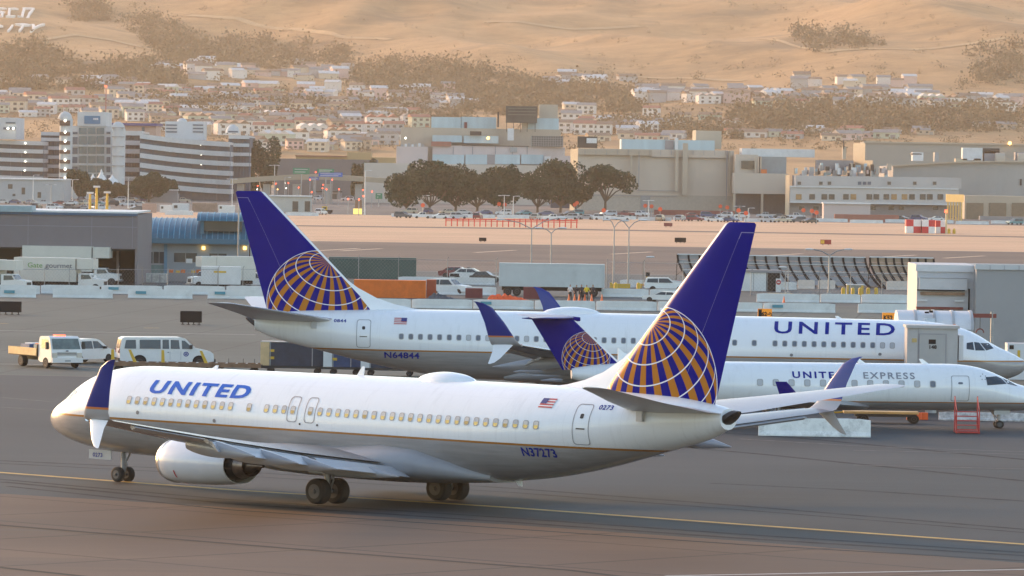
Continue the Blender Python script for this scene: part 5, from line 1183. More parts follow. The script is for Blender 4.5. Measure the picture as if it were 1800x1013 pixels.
# people by the trailer
def person(px, py, label, vest, legs=(.02,.02,.03), lean=0, arm=.25, rz=0):
    g = gnd(px, py); bm = BM()
    J = {'pel':(0,0,.95),'che':(lean*.3,0,1.28),'nec':(lean*.45,0,1.50),'hea':(lean*.5,0,1.62),'top':(lean*.5,0,1.76),'hL':(.1,.02,.90),'kL':(.12,-.04,.50),'aL':(.13,.03,.08),'tL':(.14,-.14,.04),'hR':(-.1,0,.90),'kR':(-.12,.0,.50),'aR':(-.15,.06,.08),'tR':(-.16,-.10,.04),
         'sL':(.19+lean*.4,0,1.44),'eL':(.26+lean*.4,-.05,1.15),'wL':(.24+lean*.4+arm*.3,-.2,.98),'sR':(-.19+lean*.4,0,1.44),'eR':(-.27+lean*.4,-.02,1.15),'wR':(-.26+lean*.4,-.14,.92)}
    Rr = dict(pel=.15,che=.16,nec=.06,hea=.095,top=.07,hL=.10,kL=.065,aL=.045,tL=.04,hR=.10,kR=.065,aR=.045,tR=.04,sL=.07,eL=.05,wL=.04,sR=.07,eR=.05,wR=.04)
    V = {k: bm.verts.new(v) for k, v in J.items()}
    for e in ('pel che','che nec','nec hea','hea top','pel hL','hL kL','kL aL','aL tL','pel hR','hR kR','kR aR','aR tR','che sL','sL eL','eL wL','che sR','sR eR','eR wR'):
        a, b = e.split(); bm.edges.new((V[a], V[b]))
    keys = list(J); me = bpy.data.meshes.new('person'); bm.verts.index_update(); order = [v.index for v in V.values()]; bm.to_mesh(me); bm.free()
    o = bpy.data.objects.new('person', me); COL.objects.link(o); sk = o.modifiers.new('s', 'SKIN'); su_ = o.modifiers.new('u', 'SUBSURF'); su_.levels = 1; su_.render_levels = 1
    if not me.skin_vertices: me.attributes.new('skin', 'FLOAT', 'POINT')
    for k, i in zip(keys, order): me.skin_vertices[0].data[i].radius = (Rr[k], Rr[k]); me.skin_vertices[0].data[i].use_root = (k == 'pel')
    dg = bpy.context.evaluated_depsgraph_get(); m2 = bpy.data.meshes.new_from_object(o.evaluated_get(dg)); o.modifiers.clear(); o.data = m2
    m2.materials.clear()
    for mm in (mat('skin', (.35,.20,.14), .6), mat('dark_trousers', legs, .8), vest, mat('dark_hair', (.02,.015,.012), .8)): m2.materials.append(mm)
    for p in m2.polygons:
        z = p.center.z; x = abs(p.center.x-lean*.5); p.material_index = 3 if z > 1.70 else (0 if z > 1.50 or (x > .2 and z < 1.1 and z > .85) else (1 if z < .95 else 2)); p.use_smooth = True
    o.location = (g.x, g.y, .012); o.rotation_euler = (0, 0, rz); tag(o, label, 'person'); return o
def hv(n, c): return mat(n, c, .7)
DK = hv('dark_jacket', (.02,.02,.03)); VY = hv('yellow_vest', (.65,.50,.03)); WH = hv('white_shirt', (.6,.6,.6))
person(1002, 529, 'person in a white shirt leftmost in the group beside the white trailer', WH, rz=.4)
person(1011, 529.5, 'person in dark clothes leaning forward next to the white shirted one', DK, lean=.3, rz=-.3)
person(1022, 529, 'person in dark clothes standing in the middle of the group by the trailer', DK, rz=.8)
person(1031, 529.5, 'person in a yellow vest by the white trailer', VY, rz=.1)
person(1042, 529, 'person in dark clothes rightmost of the group by the trailer', DK, rz=-.6)
# ================= JET BRIDGE AND TERMINAL WALL =================
M_jb = mat('jet_bridge_grey', (.38,.38,.39), .5, .1, .06, .6, dirt=.3); M_jbw = mat('jet_bridge_white', (.60,.60,.62), .5, 0, .05, .6, dirt=.3)
d = 345.5; T = Th('boarding_cab', 'grey boarding cab with a door numbered 148 against the parked airliner', 'jet bridge', (at(1640,640,d).x, d, 0))
T.box('cab_wall', M_jb, d, d+2.4, 1595, 1684, 577, z0=2.6); T.box('roof', M_jb, d-.15, d+2.6, 1593, 1687, 572.5, 577.5)
dr = T.box('door', mat('cab_door_grey', (.33,.335,.345), .45, .1, .05, .8), d-.05, d-.003, 1615.5, 1662, 588, 640)
for q in ((1614.5,1616,587,641),(1661.5,1663,587,641)): T.box('door_frame', M_line, d-.06, d-.052, *q, parent=dr)
T.box('door_frame', M_line, d-.06, d-.052, 1616.1, 1661.4, 586.6, 588.2, parent=dr)
T.box('window', M_blk, d-.07, d-.053, 1632.5, 1645, 597, 605, parent=dr); a = at(1632, 613, d); flat_text('148', dr, M_blk, (a.x-T.o.x, -.07, a.z-T.o.z), .30, sx=1.1, bold=.01)
T.box('notice', mat('faded_yellow_label', (.45,.33,.13), .6), d-.03, d-.003, 1603, 1611.5, 595, 602); T.box('wall_seam', M_line, d-.02, d-.003, 1613, 1613.8, 578, 640)
bm = BM(); tube(bm, (at(1640,640,d).x, d+1.2, 0), (at(1640,640,d).x, d+1.2, 2.6), .35, n=12); T.mesh('column', bm, M_steel)
T.box('bellows', M_jbw, d+.3, d+3.2, 1685, 1693, 590, 634); 
d2 = 352.6; T = Th('jet_bridge', 'white ribbed jet bridge canopy behind the grey boarding cab', 'jet bridge', (at(1640,570,d2+4).x, d2+4, 0))
x0, x1, zb, zt = fr(d2+5, 1575, 1706, 546, 577)
for k in range(4):
    a = x0+(x1-x0)*k/4; b = x0+(x1-x0)*(k+1)/4-.05; bm = BM(); rings = [[(x, d2+5-2.3*math.cos(PI*j/12), zb+(zt-zb)*math.sin(PI*j/12)) for j in range(13)] for x in (a, b)]; loft(bm, rings); T.mesh('canopy_panel', bm, M_jbw, smooth=50)
    bm = BM(); rings = [[(x, d2+5-2.36*math.cos(PI*j/12), zb+(zt-zb+.05)*math.sin(PI*j/12)) for j in range(13)] for x in (b-.08, b+.08)]; loft(bm, rings); T.mesh('canopy_rib', bm, M_jb, smooth=50)
bm = BM(); box(bm, x0, x1, d2+2.75, d2+7.2, 2.9, zb-.003); T.mesh('tunnel', bm, M_jb)
for x in (x0+1, x1-1): bm = BM(); tube(bm, (x,d2+5,0), (x,d2+5,2.9), .4, n=10); T.mesh('column', bm, M_steel)
T.box('vent_panel', mat('pale_blue_panel', (.36,.46,.55), .5), d2+2.55, d2+2.7, 1625, 1644, 560, 568)
for q in ((1626,1633,548,551),(1634,1640,546,550)): T.box('roof_bracket', M_blk, d2+3, d2+3.4, *q)
T.box('beacon', M_oran, d2+2.3, d2+2.6, 1676, 1680, 570, 574)
d3 = 419; g = (at(1700,640,d3).x, d3, 0); T = Th('terminal_annex', 'tall grey and white terminal annex at the right edge with a roller door bay', 'building', g)
T.box('wall', mat('annex_wall_grey', (.30,.30,.31), .7, 0, .04, .4, dirt=.25), d3-2.2, d3+10, 1713.5, 1990, 470, 646); T.box('wall', mat('annex_wall_white', (.48,.48,.50), .6, 0, .05, .4, dirt=.3), d3, d3+10, 1610, 1713, 466, 600)
T.box('parapet', mat('annex_panel_white', (.50,.51,.53), .6, 0, .05, .4), d3-2.35, d3-2.21, 1714, 1990, 466.5, 476)
for x in (1740, 1765, 1791): T.box('panel_joint', M_line, d3-2.4, d3-2.36, x, x+.8, 467, 475.5)
T.box('soffit', M_gwall, d3-1.8, d3+9, 1713.5, 1990, 647, 656); T.box('undercroft', M_blk, d3-.5, d3+8, 1713.5, 1990, 657, z0=.02)  # undercroft is a black block painting the shade below the annex
T.box('parapet', M_jbw, d3-.12, d3-.003, 1610, 1712, 466, 478)
dr = T.box('roller_door', mat('annex_door_white', (.52,.52,.54), .55, 0, .06, .5, dirt=.3), d3-.35, d3-.003, 1616, 1700, 489, 510); T.box('painted_shade_strip', M_blk, d3-.4, d3-.352, 1612, 1696, 509.5, 511.5, parent=dr)  # black strip paints the shade under the roller door
T.box('rust_strip', mat('rusty_strip', (.28,.17,.11), .8, 0, .4, 2), d3-.25, d3-.003, 1618, 1696, 514, 519); T.box('door_top', M_line, d3-.38, d3-.353, 1617, 1700, 488.8, 489.8, parent=dr)
for q in ((1612,1630,527,529.5),(1678,1694,528,530.5)): T.box('handrail', M_bwhite, d3-.3, d3-.2, *q)
T.box('canopy_lip', mat('rusty_red', (.20,.05,.04), .7), d3-.6, d3-.003, 1611, 1693, 540, 544); T.box('shaft', M_blk, d3-.12, d3-.003, 1701.5, 1704, 508, 560)
g = gnd(1785, 668); T2 = Th('white_cabinet', 'white equipment cabinet under the terminal annex at the right edge', 'cabinet', g); T2.box('body', M_jbw, g.y, g.y+2, 1771, 1812, 604, z0=.012); T2.box('window', M_blk, g.y-.04, g.y-.003, 1774.5, 1782, 607, 614); T2.box('yellow_handle', M_yel, g.y-.04, g.y-.003, 1788.5, 1793, 616, 630)
g = at(1715, 555, 412); bm = BM(); box(bm, g.x-2.0, g.x+.3+1.2, 411.9, 412.1, g.z-.15, g.z+.15); T = Th('hoist_arm', 'rusty red hoist arm with a hanging hook before the terminal annex wall', 'hoist', (g.x, 412, 0)); T.mesh('arm', bm, mat('rusty_red', (.2,.05,.04)))
h = at(1723, 556, 412); bm = BM(); tube(bm, (h.x,412,h.z), (h.x,412,h.z-.9), .02, n=5); T.mesh('cable', bm, M_blk)
bm = BM()
for j in range(6): t0, t1 = PI*j/6, PI*(j+1)/6; tube(bm, (h.x+.28*math.cos(t0),412,h.z-1.2+.28*math.sin(t0)), (h.x+.28*math.cos(t1),412,h.z-1.2+.28*math.sin(t1)), .05, n=5)
T.mesh('hook', bm, mat('rusty_red', (.2,.05,.04)))
bm = BM(); tube(bm, (g.x+1.2,412,0), (g.x+1.2,412,g.z+.3), .12, n=6); T.mesh('mast', bm, M_steel)
# ================= NEAR BUILDINGS =================
d = 655; T = Th('catering_building', 'long grey catering building with dark open loading bay under a deep overhang', 'building', (at(120,500,d).x, d, 0))
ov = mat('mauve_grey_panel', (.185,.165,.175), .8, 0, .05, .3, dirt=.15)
T.box('overhang_wall', ov, d, d+26, -60, 241.5, 376, 436); T.box('side_wall', ov, d+.3, d+26, 237.5, 241.5, 436.3, z0=.02); T.box('back_wall', mat('dark_bay_wall', (.04,.055,.055), .9), d+14, d+26, -60, 237, 436.3, z0=.02)  # near-black back wall and ceiling carry the bay's shade in their colour
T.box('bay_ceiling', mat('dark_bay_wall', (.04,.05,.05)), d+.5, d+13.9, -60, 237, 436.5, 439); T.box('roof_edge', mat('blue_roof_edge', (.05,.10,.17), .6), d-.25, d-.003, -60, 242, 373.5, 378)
T.box('roof_slab', M_bwhite, d+.5, d+25, -60, 241, 370.5, 373.4); T.box('roof_canopy', mat('pale_blue_canopy', (.26,.36,.40), .5), d-.5, d+5, -40, 56, 361.5, 372.5)
for x in (48.5, 160.5, 232): T.box('panel_joint', M_line, d-.03, d-.003, x, x+.7, 379, 436)
T.box('panel_joint', M_line, d-.035, d-.004, -60, 241, 397, 397.8)
for x in (36, 143, 205): T.box('column', M_gwall, d+5, d+5.6, x, x+4, 437, z0=.02)
for x, m in ((90, M_lampw), (147, M_lamps)): T.box('lamp', mat('lamp_glow_amber', (1,.55,.12)), d+.7, d+1.0, x-4, x+4, 437.2, 439.5)
d = 692; T = Th('blue_roofed_building', 'low building with a curved blue metal roof and a barrel dormer', 'building', (at(340,490,d).x, d, 0))
T.box('wall', mat('blue_grey_wall', (.24,.28,.31), .8, 0, .06, .4, dirt=.2), d, d+18, 242, 436, 428, z0=.02)
def vault(T, name, m, dd, dep, px0, px1, yt, yb, n=12, ribs=0, end=None):
    x0, x1, zb, zt = fr(dd, px0, px1, yt, yb); rings = []
    for x in (x0, x1): rings.append([(x, dd+dep/2-dep/2*math.cos(PI*j/n), zb+(zt-zb)*math.sin(PI*j/n)) for j in range(n+1)])
    bm = BM(); loft(bm, rings); o = T.mesh(name, bm, m, smooth=50)
    for k in range(ribs):
        x = x0+(x1-x0)*(k+.5)/ribs; bm = BM(); c = [Vector((x, dd+dep/2-(dep/2+.03)*math.cos(PI*j/n), zb+(zt-zb+.03)*math.sin(PI*j/n))) for j in range(n//2+2)]
        for a, b in zip(c, c[1:]): tube(bm, a, b, .06, n=4)
        T.mesh('seam', bm, mat('blue_roof_seam', (.10,.30,.42), .4), o)
    return o
vault(T, 'roof', M_blueroof, d-1.2, 17, 242, 436, 385, 424, ribs=20); vault(T, 'dormer_roof', M_blueroof, d-1.9, 7, 346, 427, 374.5, 389, ribs=7)
T.box('eave', M_blueroof, d-1.5, d-.3, 242, 437, 420, 429); T.box('dormer_glass', M_dglass, d-1.0, d+2, 358, 425, 389.3, 407); T.box('dormer_frame', M_blueroof, d-1.3, d-1.003, 352, 358, 388, 412)
for a, b, y0, y1 in ((243,268,443,463),(270,289,443,463),(306,346,445,461),(368,398,446,458)):
    w = T.box('window', M_dglass, d-.06, d-.003, a, b, y0, y1); T.box('frame', M_steel, d-.09, d-.062, (a+b)/2-.4, (a+b)/2+.4, y0, y1, parent=w)
T.box('notice', M_bwhite, d-.12, d-.063, 327, 338, 455, 463); T.box('pilaster', mat('blue_pilaster', (.08,.20,.30), .6), d-.25, d-.003, 288.5, 294, 429, z0=.02)
T.box('glazing_lower', mat('teal_glass', (.08,.16,.17), .3, 0, .3, .6), d-.05, d-.003, 243, 290, 466, 480)
for x in (357.5, 430): T.box('wall_lamp', M_lamps, d-.35, d-.05, x-2.5, x+2.5, 433.5, 439)
g = gnd(335, 496); T = Th('goods_row', 'row of orange and yellow goods on a low grey dock before the blue roofed building', 'goods', g); T.box('dock', M_gwall, g.y, g.y+1, 294, 362, 480, z0=.02)
for k, (x, m) in enumerate(((297,M_oran),(309,M_yel),(318,M_oran),(336,M_yel),(345,M_oran))): T.box('goods_box', m, g.y+.1, g.y+.9, x, x+7, 474+(k%2)*2, 479.8)

# ================= PARKING GARAGES AND TOWER =================
M_gar = mat('garage_pale_concrete', (.52,.54,.55), .8, 0, .08, .15, dirt=.25, stretch=(1,1,.3)); M_void = mat('garage_dark_interior', (.09,.12,.155), .9); M_tglass = mat('teal_window_glass', (.07,.13,.16), .2, 0, .3, .1)  # void colour carries the shade of openings and bays
def garage(name, label, px0, px1, d, dep, decks, slope=0, thick=8, glow=(), curve=0, rt=None):
    """decks = list of top-edge y at the left end of each parapet"""
    T = Th(name, label, 'parking garage', (at((px0+px1)/2, 330, d).x, d, 0))
    n = 14; yb = decks[-1]+thick+4
    for k, y in enumerate(decks):
        bm = BM(); R0 = []
        for i in range(n+1):
            q = i/n; px = px0+(px1-px0)*q; dd = d+curve*(2*q-1)**2*30; yy = y+slope*q*(1-q*.35); z1 = at(px, yy, dd).z; z0 = at(px, yy+thick, dd).z; x = at(px, yy, dd).x
            R0.append([(x,dd,z0),(x,dd,z1),(x,dd+dep,z1-.3),(x,dd+dep,z0)])
        loft(bm, R0); T.mesh('deck_parapet', bm, M_gar)
        if k: pass
    # solid inner wall; the shade of the open decks is in its dark colour
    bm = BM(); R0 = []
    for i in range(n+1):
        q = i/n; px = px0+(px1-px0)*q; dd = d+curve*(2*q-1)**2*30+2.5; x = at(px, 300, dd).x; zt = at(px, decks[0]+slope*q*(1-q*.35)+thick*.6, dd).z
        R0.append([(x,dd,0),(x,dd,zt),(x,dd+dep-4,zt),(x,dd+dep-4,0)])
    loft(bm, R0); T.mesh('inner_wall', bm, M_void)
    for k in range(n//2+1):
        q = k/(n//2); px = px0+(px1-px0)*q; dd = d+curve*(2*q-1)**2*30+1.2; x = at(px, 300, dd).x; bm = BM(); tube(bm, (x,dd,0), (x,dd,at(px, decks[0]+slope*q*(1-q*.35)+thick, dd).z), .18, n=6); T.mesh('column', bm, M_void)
    for px, py in glow:
        dd = d+.3; c = at(px, py, d+1); bm = BM(); bmesh.ops.create_icosphere(bm, subdivisions=1, radius=.28, matrix=Matrix.Translation((c.x, c.y-1.2, c.z))); T.mesh('lamp', bm, M_lampw)
    return T
T1 = garage('parking_garage', 'white multi-storey parking garage at the far left edge with stacked open decks', -60, 76, 1960, 45, [243,257.5,273.5,289,305], slope=9, thick=7, glow=[(45,252),(45,268),(45,284),(44,300)])
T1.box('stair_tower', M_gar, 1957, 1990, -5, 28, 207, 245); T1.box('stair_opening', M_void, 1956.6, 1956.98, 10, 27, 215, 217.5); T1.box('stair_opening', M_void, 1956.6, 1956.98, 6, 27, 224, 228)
for x in (14, 23.5):
    c = at(x, 226, 1956); bm = BM(); bmesh.ops.create_icosphere(bm, subdivisions=1, radius=.45, matrix=Matrix.Translation(c)); T1.mesh('lamp', bm, M_lampw)
T2 = garage('parking_garage', 'white garage block set back between the left decks and the domed stair tower', 72, 104, 1980, 40, [232,242,257,273,289,305], slope=1, thick=6)
garage('parking_garage', 'grey garage link between the round white tower and the long sloping decks', 216, 250, 1975, 40, [230,247,262,278,294,310], slope=1, thick=8)
garage('parking_garage', 'long white parking garage with gently sloping curved decks and many small lamps', 246, 404, 1950, 45, [235,252,269,286,302,318], slope=23, thick=8.5, curve=-.3,
       glow=[(269,250),(280,247),(297,249),(353,255),(379.5,261),(269,266),(298,266),(354,272),(378.5,277),(297,282),(354,289),(378.5,294),(268,297),(297,298),(300,313)])
T = garage('parking_garage', 'short white garage end with a dome at the right of the long sloping decks', 402, 438, 1965, 45, [238,252,268,286], slope=1, thick=6)
def dome(T, px, d, r_px, yb, yt, m=M_gar):
    c = at(px, yb, d); r = r_px*d/F; zt = at(px, yt, d).z; bm = BM(); lathe(bm, [(c.z+(zt-c.z)*math.sin(PI/2*j/6), r*math.cos(PI/2*j/6)+.02) for j in range(7)], 'z', (c.x, d, 0), 20); return T.mesh('dome', bm, m, smooth=50)
dome(T, 409, 1966, 12, 234, 219)
T.box('window', M_void, 1951, 1952, 401, 418, 230.5, 233)
def wedge(T, name, m, d, px0, px1, y0, y1=None, parent=None):
    """wall end turned to the left and a little to the viewer"""
    x1 = at(px1, y0, d).x; w = abs(x1-at(px0, y0, d).x); dy = w*2.2; x0 = at(px0, y0, d+dy).x; z1 = at((px0+px1)/2, y0, d).z; z0 = max(0, at((px0+px1)/2, y1, d).z) if y1 is not None else 0
    bm = BM(); prism(bm, [(x0,d+dy),(x1,d),(x1,d+dy)], 'z', z0, z1); return T.mesh(name, bm, m, parent)
# rooftop block with curved louvres on the sloping garage
T = Th('rooftop_block', 'pale rooftop building with striped ends on top of the sloping garage', 'building', (at(325,240,1990).x, 1990, 0)); T.box('wall', M_gar, 1990, 2010, 290, 358, 214, 246)
for a, b in ((292,311),(339,357)):
    for y in (219, 225, 231): T.box('louvre', M_void, 1989.6, 1989.98, a, b, y, y+2.2)
dome(T, 320, 1999, 9, 214, 208)
# glass office tower between two round towers
T = Th('office_tower', 'white glass fronted office tower with a blue sign panel on top', 'building', (at(160,300,1940).x, 1940, 0)); d = 1940
T.box('frame_wall', M_gar, d, d+25, 124, 196, 222, z0=0); T.box('head', M_gar, d-.8, d+25, 136, 187, 197, 222)
T.box('sign_panel', mat('blue_sign_panel', (.02,.16,.30), .5), d-1.1, d-.81, 148, 176, 204, 218)
for j in range(3): T.box('sign_mark', M_bwhite, d-1.2, d-1.11, 164+j*3, 166.4+j*3, 207.5, 211)
for r_, (y0, y1) in enumerate(((225,236),(239,254),(258,270.5),(274,287),(291,303),(306,320))):
    for a, b in ((139,152),(154.5,168),(170,183)): w = T.box('window', M_tglass, d-.5, d-.01, a, b, y0, y1)
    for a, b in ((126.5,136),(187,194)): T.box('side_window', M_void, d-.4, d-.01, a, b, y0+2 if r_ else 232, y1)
for y in (255, 288): T.box('floor_band', M_gar, d-1.2, d-.51, 125, 196, y, y+3)
T.box('mast', mat('red_white_mast', (.4,.15,.12), .6), d+8, d+9, 185, 186.6, 152, 197); T.box('lamp', M_lampr, d+7.5, d+9.5, 184.4, 187.2, 150.5, 153)
for nm, px, yt, lab, rows in (('stair_tower', 114.5, 196, 'round white stair tower with dome and lit landings left of the glass office tower', 7), ('stair_tower', 207.5, 214, 'plain round white tower with dome right of the glass office tower', 0)):
    d = 1930; c = at(px, 300, d); r = 11.5*d/F; yc = yt+13; zt = at(px, yc, d).z; T = Th(nm, lab, 'tower', (c.x, d+r, 0)); bm = BM(); lathe(bm, [(0,r),(zt,r)], 'z', (c.x,d+r,0), 24); T.mesh('shaft', bm, M_gar, smooth=40)
    dome(T, px, d+r, 12.3, yc, yt)
    ys = [212,232,248,264,281,297,312][:rows] if rows else []
    for i, y in enumerate(ys):
        T.box('landing_opening', mat('painted_dim_landing', (.10,.06,.05), .8), d-.4, d+3, px-10, px+8.5, y, y+(9 if i == 0 else 6.5)); cc = at(px, y+.5, d-.5); bm = BM(); bmesh.ops.create_icosphere(bm, subdivisions=1, radius=.45, matrix=Matrix.Translation(cc)); T.mesh('lamp', bm, M_lampw)  # landing openings are dark blocks, dimness put into their colour
    if not rows:
        for y in (224, 240, 257, 274, 291): T.box('ring_band', M_line, d-.15, d+2, px-11, px+11, y, y+1)
T = Th('blue_roof_store', 'building with a thin dark blue roof between the white tower and the rooftop block', 'building', (at(232,225,2080).x, 2080, 0)); T.box('wall', mat('warm_pink_wall', (.48,.33,.27), .8), 2080, 2110, 189, 274, 221, z0=0); T.box('roof', mat('dark_blue_roof', (.04,.05,.20), .6), 2078, 2112, 187, 276, 216.5, 221)
T.box('window', M_void, 2079.6, 2079.98, 249, 254, 224, 232)
T = Th('event_tent', 'white peaked tent between dark trees below the towers', 'tent', (at(182,318,1890).x, 1890, 0)); bm = BM(); c = at(178, 318, 1890)
for dx, rr, hh in ((0,3.0,4.0),(3.6,2.6,2.2),(-2.8,2.2,2.4)): lathe(bm, [(c.z-1,rr),(c.z+.4,rr*.62),(c.z+hh*.55,rr*.22),(c.z+hh,.05)], 'z', (c.x+dx,1890,0), 12)
T.mesh('canopy', bm, mat('tent_white', (.72,.72,.70), .6), smooth=50)
bm = BM(); [tube(bm, (c.x+x,1890,0), (c.x+x,1890,c.z), .15, n=5) for x in (-4.5,0,5)]; T.mesh('pole', bm, M_steel)
# low buildings around the left lot
def shed(name, label, px0, px1, yt, yb, dep, m, d=None, wins=(), roof=None, cat='building'):
    g = gnd((px0+px1)/2, yb) if d is None else Vector((at((px0+px1)/2, 380, d).x, d, 0)); T = Th(name, label, cat, g); T.box('wall', m, g.y, g.y+dep, px0, px1, yt, z0=0)
    for (a, b, y0, y1) in wins: T.box('window', M_dglass if roof != 'w' else M_void, g.y-.12, g.y-.01, a, b, y0, y1)
    T.box('roof', M_bwhite if roof is None else roof, g.y-.6, g.y+dep+.5, px0-1, px1+1, yt-2, yt) if not isinstance(roof, str) else None
    return T
shed('warehouse', 'low pale warehouse at the left edge below the garage decks', -40, 112, 316, 354, 30, mat('pale_warehouse_wall', (.40,.42,.43), .7, 0, .06, .3, dirt=.3), wins=((14,22,324,332),(66,72,338,348),(22,27,341,345),(38,44,330,342)))
shed('gatehouse', 'white canopied gatehouse between the tree row and the blue roofed building', 312, 402, 328, 352, 12, mat('gatehouse_recess', (.20,.19,.20), .8), roof=M_bwhite)
shed('shed', 'grey shed behind the left parking lot', 258, 312, 335, 356, 10, M_gwall)
shed('utility_hut', 'low white utility hut with two doors beside the big tail fin', 474, 546, 346, 373, 9, mat('hut_white', (.46,.46,.43), .7, 0, .06, .5, dirt=.3), wins=((514,524,354,372),(535.5,545,354,372)))
shed('toll_canopy', 'dark flat canopy over toll booths on the access road', 556, 600, 338, 350, 6, M_gwall, wins=((568,592,341,350),), roof=M_bump)
shed('crate_stack', 'stack of rusty brown crates in the yard behind the blue roofed building', 338, 380, 357, 372, 6, mat('rusty_crates', (.30,.21,.16), .8, 0, .3, .5), roof='n')
shed('white_tank_truck', 'white tanker cabin in the yard above the blue roof', 303, 331, 358, 372, 5, M_bwhite, roof='n', wins=((306,312,361,366),), cat='truck')
shed('fence_hoarding', 'pinkish hoarding panel behind the grey catering building', 250, 275, 358, 374, 1, mat('pink_hoarding', (.40,.27,.22), .8), roof='n', cat='hoarding')
shed('white_skip', 'long low white skip just above the blue roof', 290, 338, 371, 378, 5, M_bwhite, roof='n', cat='container')
for i, (a, b) in enumerate(((281,302),(384,412))): shed('parked_box_truck', f'white box truck {("left","right")[i]} of the brown crate stack', a, b, 361, 374, 4, M_vwhite, roof='n', cat='truck', wins=((a+2, a+6, 363, 367),))
# overpass and road signs
d = 1900; T = Th('overpass', 'curving concrete overpass with traffic signs left of the round tree clump', 'bridge', (at(560,315,d).x, d, 0)); bm = BM(); R0 = []
for i in range(21):
    q = i/20; px = 405+300*q; y = 316-9*math.sin(PI*min(1, q*.9+.05)); 
    if px > 560: y = 307+9*((px-560)/145)**1.4
    p = at(px, y, d); z0 = at(px, y+9, d).z; R0.append([(p.x,d,z0),(p.x,d,p.z),(p.x,d+14,p.z),(p.x,d+14,z0)])
loft(bm, R0); T.mesh('deck', bm, mat('overpass_concrete', (.38,.32,.24), .85, 0, .08, .2, dirt=.3))
for px in (422, 468, 520, 575, 630, 690): x = at(px, 330, d).x; bm = BM(); box(bm, x-1.2, x+1.2, d+3, d+11, 0, at(px, 324, d).z); T.mesh('pier', bm, M_conc)
for i, (a, b, y0, y1, m, lab) in enumerate(((515,544,295.5,306.5,mat('road_sign_green', (.02,.22,.12), .5),'wide green road sign above the overpass, left of the blue one'),(558,587,297,304,mat('road_sign_green', (.02,.22,.12)),'narrow green road sign right of centre above the overpass'),(560,602,303.5,311,mat('road_sign_blue', (.02,.12,.45), .5),'long blue road sign on the overpass'),(543,561,311,317,mat('road_sign_dusky_blue', (.08,.12,.33), .5),'small dusky blue road sign below the long blue one'),(660,672,340,350,mat('road_sign_green', (.02,.22,.12)),'small green sign by the access road left of the round trees'))):
    dd = 1880 if y0 < 330 else 1800; T = Th('road_sign', lab, 'sign', (at((a+b)/2, 330, dd).x, dd, 0)); pnl = T.box('panel', m, dd, dd+.3, a, b, y0, y1); x = at((a+b)/2, 330, dd).x; bm = BM(); tube(bm, (x,dd+.5,0), (x,dd+.5,at((a+b)/2, y0, dd).z), .2, n=5); T.mesh('post', bm, M_steel)
    for k in range(2): T.box('lettering_line', M_bwhite, dd-.06, dd-.01, a+3, b-3-k*4, y0+2+k*(y1-y0)*.42, y0+2.9+k*(y1-y0)*.42, parent=pnl)
T = Th('embankment_wall', 'long dark grey retaining wall behind the overpass', 'wall', (at(560,300,2150).x, 2150, 0)); T.box('wall', mat('retaining_wall_grey', (.17,.165,.165), .9, 0, .1, .1), 2150, 2160, 484, 664, 280, z0=0)
T = Th('long_yellowish_building', 'long low ochre building with arched centre behind the retaining wall', 'building', (at(600,290,2200).x, 2200, 0)); T.box('wall', mat('ochre_wall', (.42,.30,.15), .8, 0, .1, .1), 2200, 2220, 520, 694, 276, z0=0); T.box('arched_centre', mat('ochre_wall', (.42,.30,.15)), 2198, 2222, 610, 652, 268, z0=0); T.box('roof', mat('brown_roof', (.25,.13,.08), .8), 2199, 2221, 519, 610, 273.5, 276)
for x in range(528, 606, 12): T.box('window', M_void, 2199.6, 2199.98, x, x+5, 280, 285)
for i, (x, y, m) in enumerate(((555,303,'r'),(545,316,'r'),(584,316,'r'),(503,331,'w'),(452,333,'w'),(488,333,'a'),(501,322,'w'),(525,330,'r'),(638,334,'r'),(639,345,'r'),(631,351,'r'),(654,337,'r'),(567,331,'r'),(574,333,'r'),(612,350,'r'),(466,324,'w'),(453,327,'r'),(485,323,'r'),(507,322,'r'),(548,338,'r'),(568,325,'r'),(596,333,'r'))):
    dd = gnd(x, y+28).y if y > 318 else 1875; c = at(x, y, dd); T = Th('traffic_light' if m != 'w' else 'street_light', f'{ {"r":"red signal lamp","w":"white street lamp","a":"amber signal lamp"}[m]}, {nth(i)} of the glowing lamps over the access road', 'traffic light' if m != 'w' else 'street light', (c.x, dd, 0), 'glowing lamps over the access road')
    bm = BM(); tube(bm, (c.x,dd,0), (c.x,dd,c.z), .12, n=5); T.mesh('post', bm, M_steel); bm = BM(); bmesh.ops.create_icosphere(bm, subdivisions=1, radius=.2 if m != 'r' else .25, matrix=Matrix.Translation((c.x, dd-.3, c.z))); T.mesh('lamp', bm, {'r': M_lampr, 'w': M_lampw, 'a': M_lamps}[m])

# ================= BIG BUILDINGS BEHIND THE PARKING LOT =================
def lit(T, m, d, dep, px0, px1, y0, y1=None, name='wall', **k): return T.box(name, m, d, d+dep, px0, px1, y0, y1, **k)
d = 1985; T = Th('plant_building', 'tiered beige plant building with pale blue rooftop sheds behind the round trees', 'building', (at(860,350,d).x, d, 0))
lit(T, M_pinkwall, d, 60, 697, 752, 258, z0=0); lit(T, M_beige2, d+6, 60, 752, 760, 250, z0=0); lit(T, M_pinkwall, d+4, 60, 760, 993, 257.5, z0=0); lit(T, mat('light_beige_wall', (.54,.49,.43), .85, 0, .05, .1, dirt=.2), d-4, 4, 640, 1003, 289, z0=0)
lit(T, M_beige2, d+20, 50, 704, 985, 226, 262); 
for a, b in ((760,816),(818,856),(856,870),(870,914),(916,955)): lit(T, M_sky if a not in (856,) else M_gwall, d-.6, 4.5, a, b, 272, 289, name='blue_bay')
wedge(T, 'white_pier', M_bwhite, d-6, 957, 967.9, 275); lit(T, M_pinkwall, d-5, 5, 968, 1003, 274, z0=0)
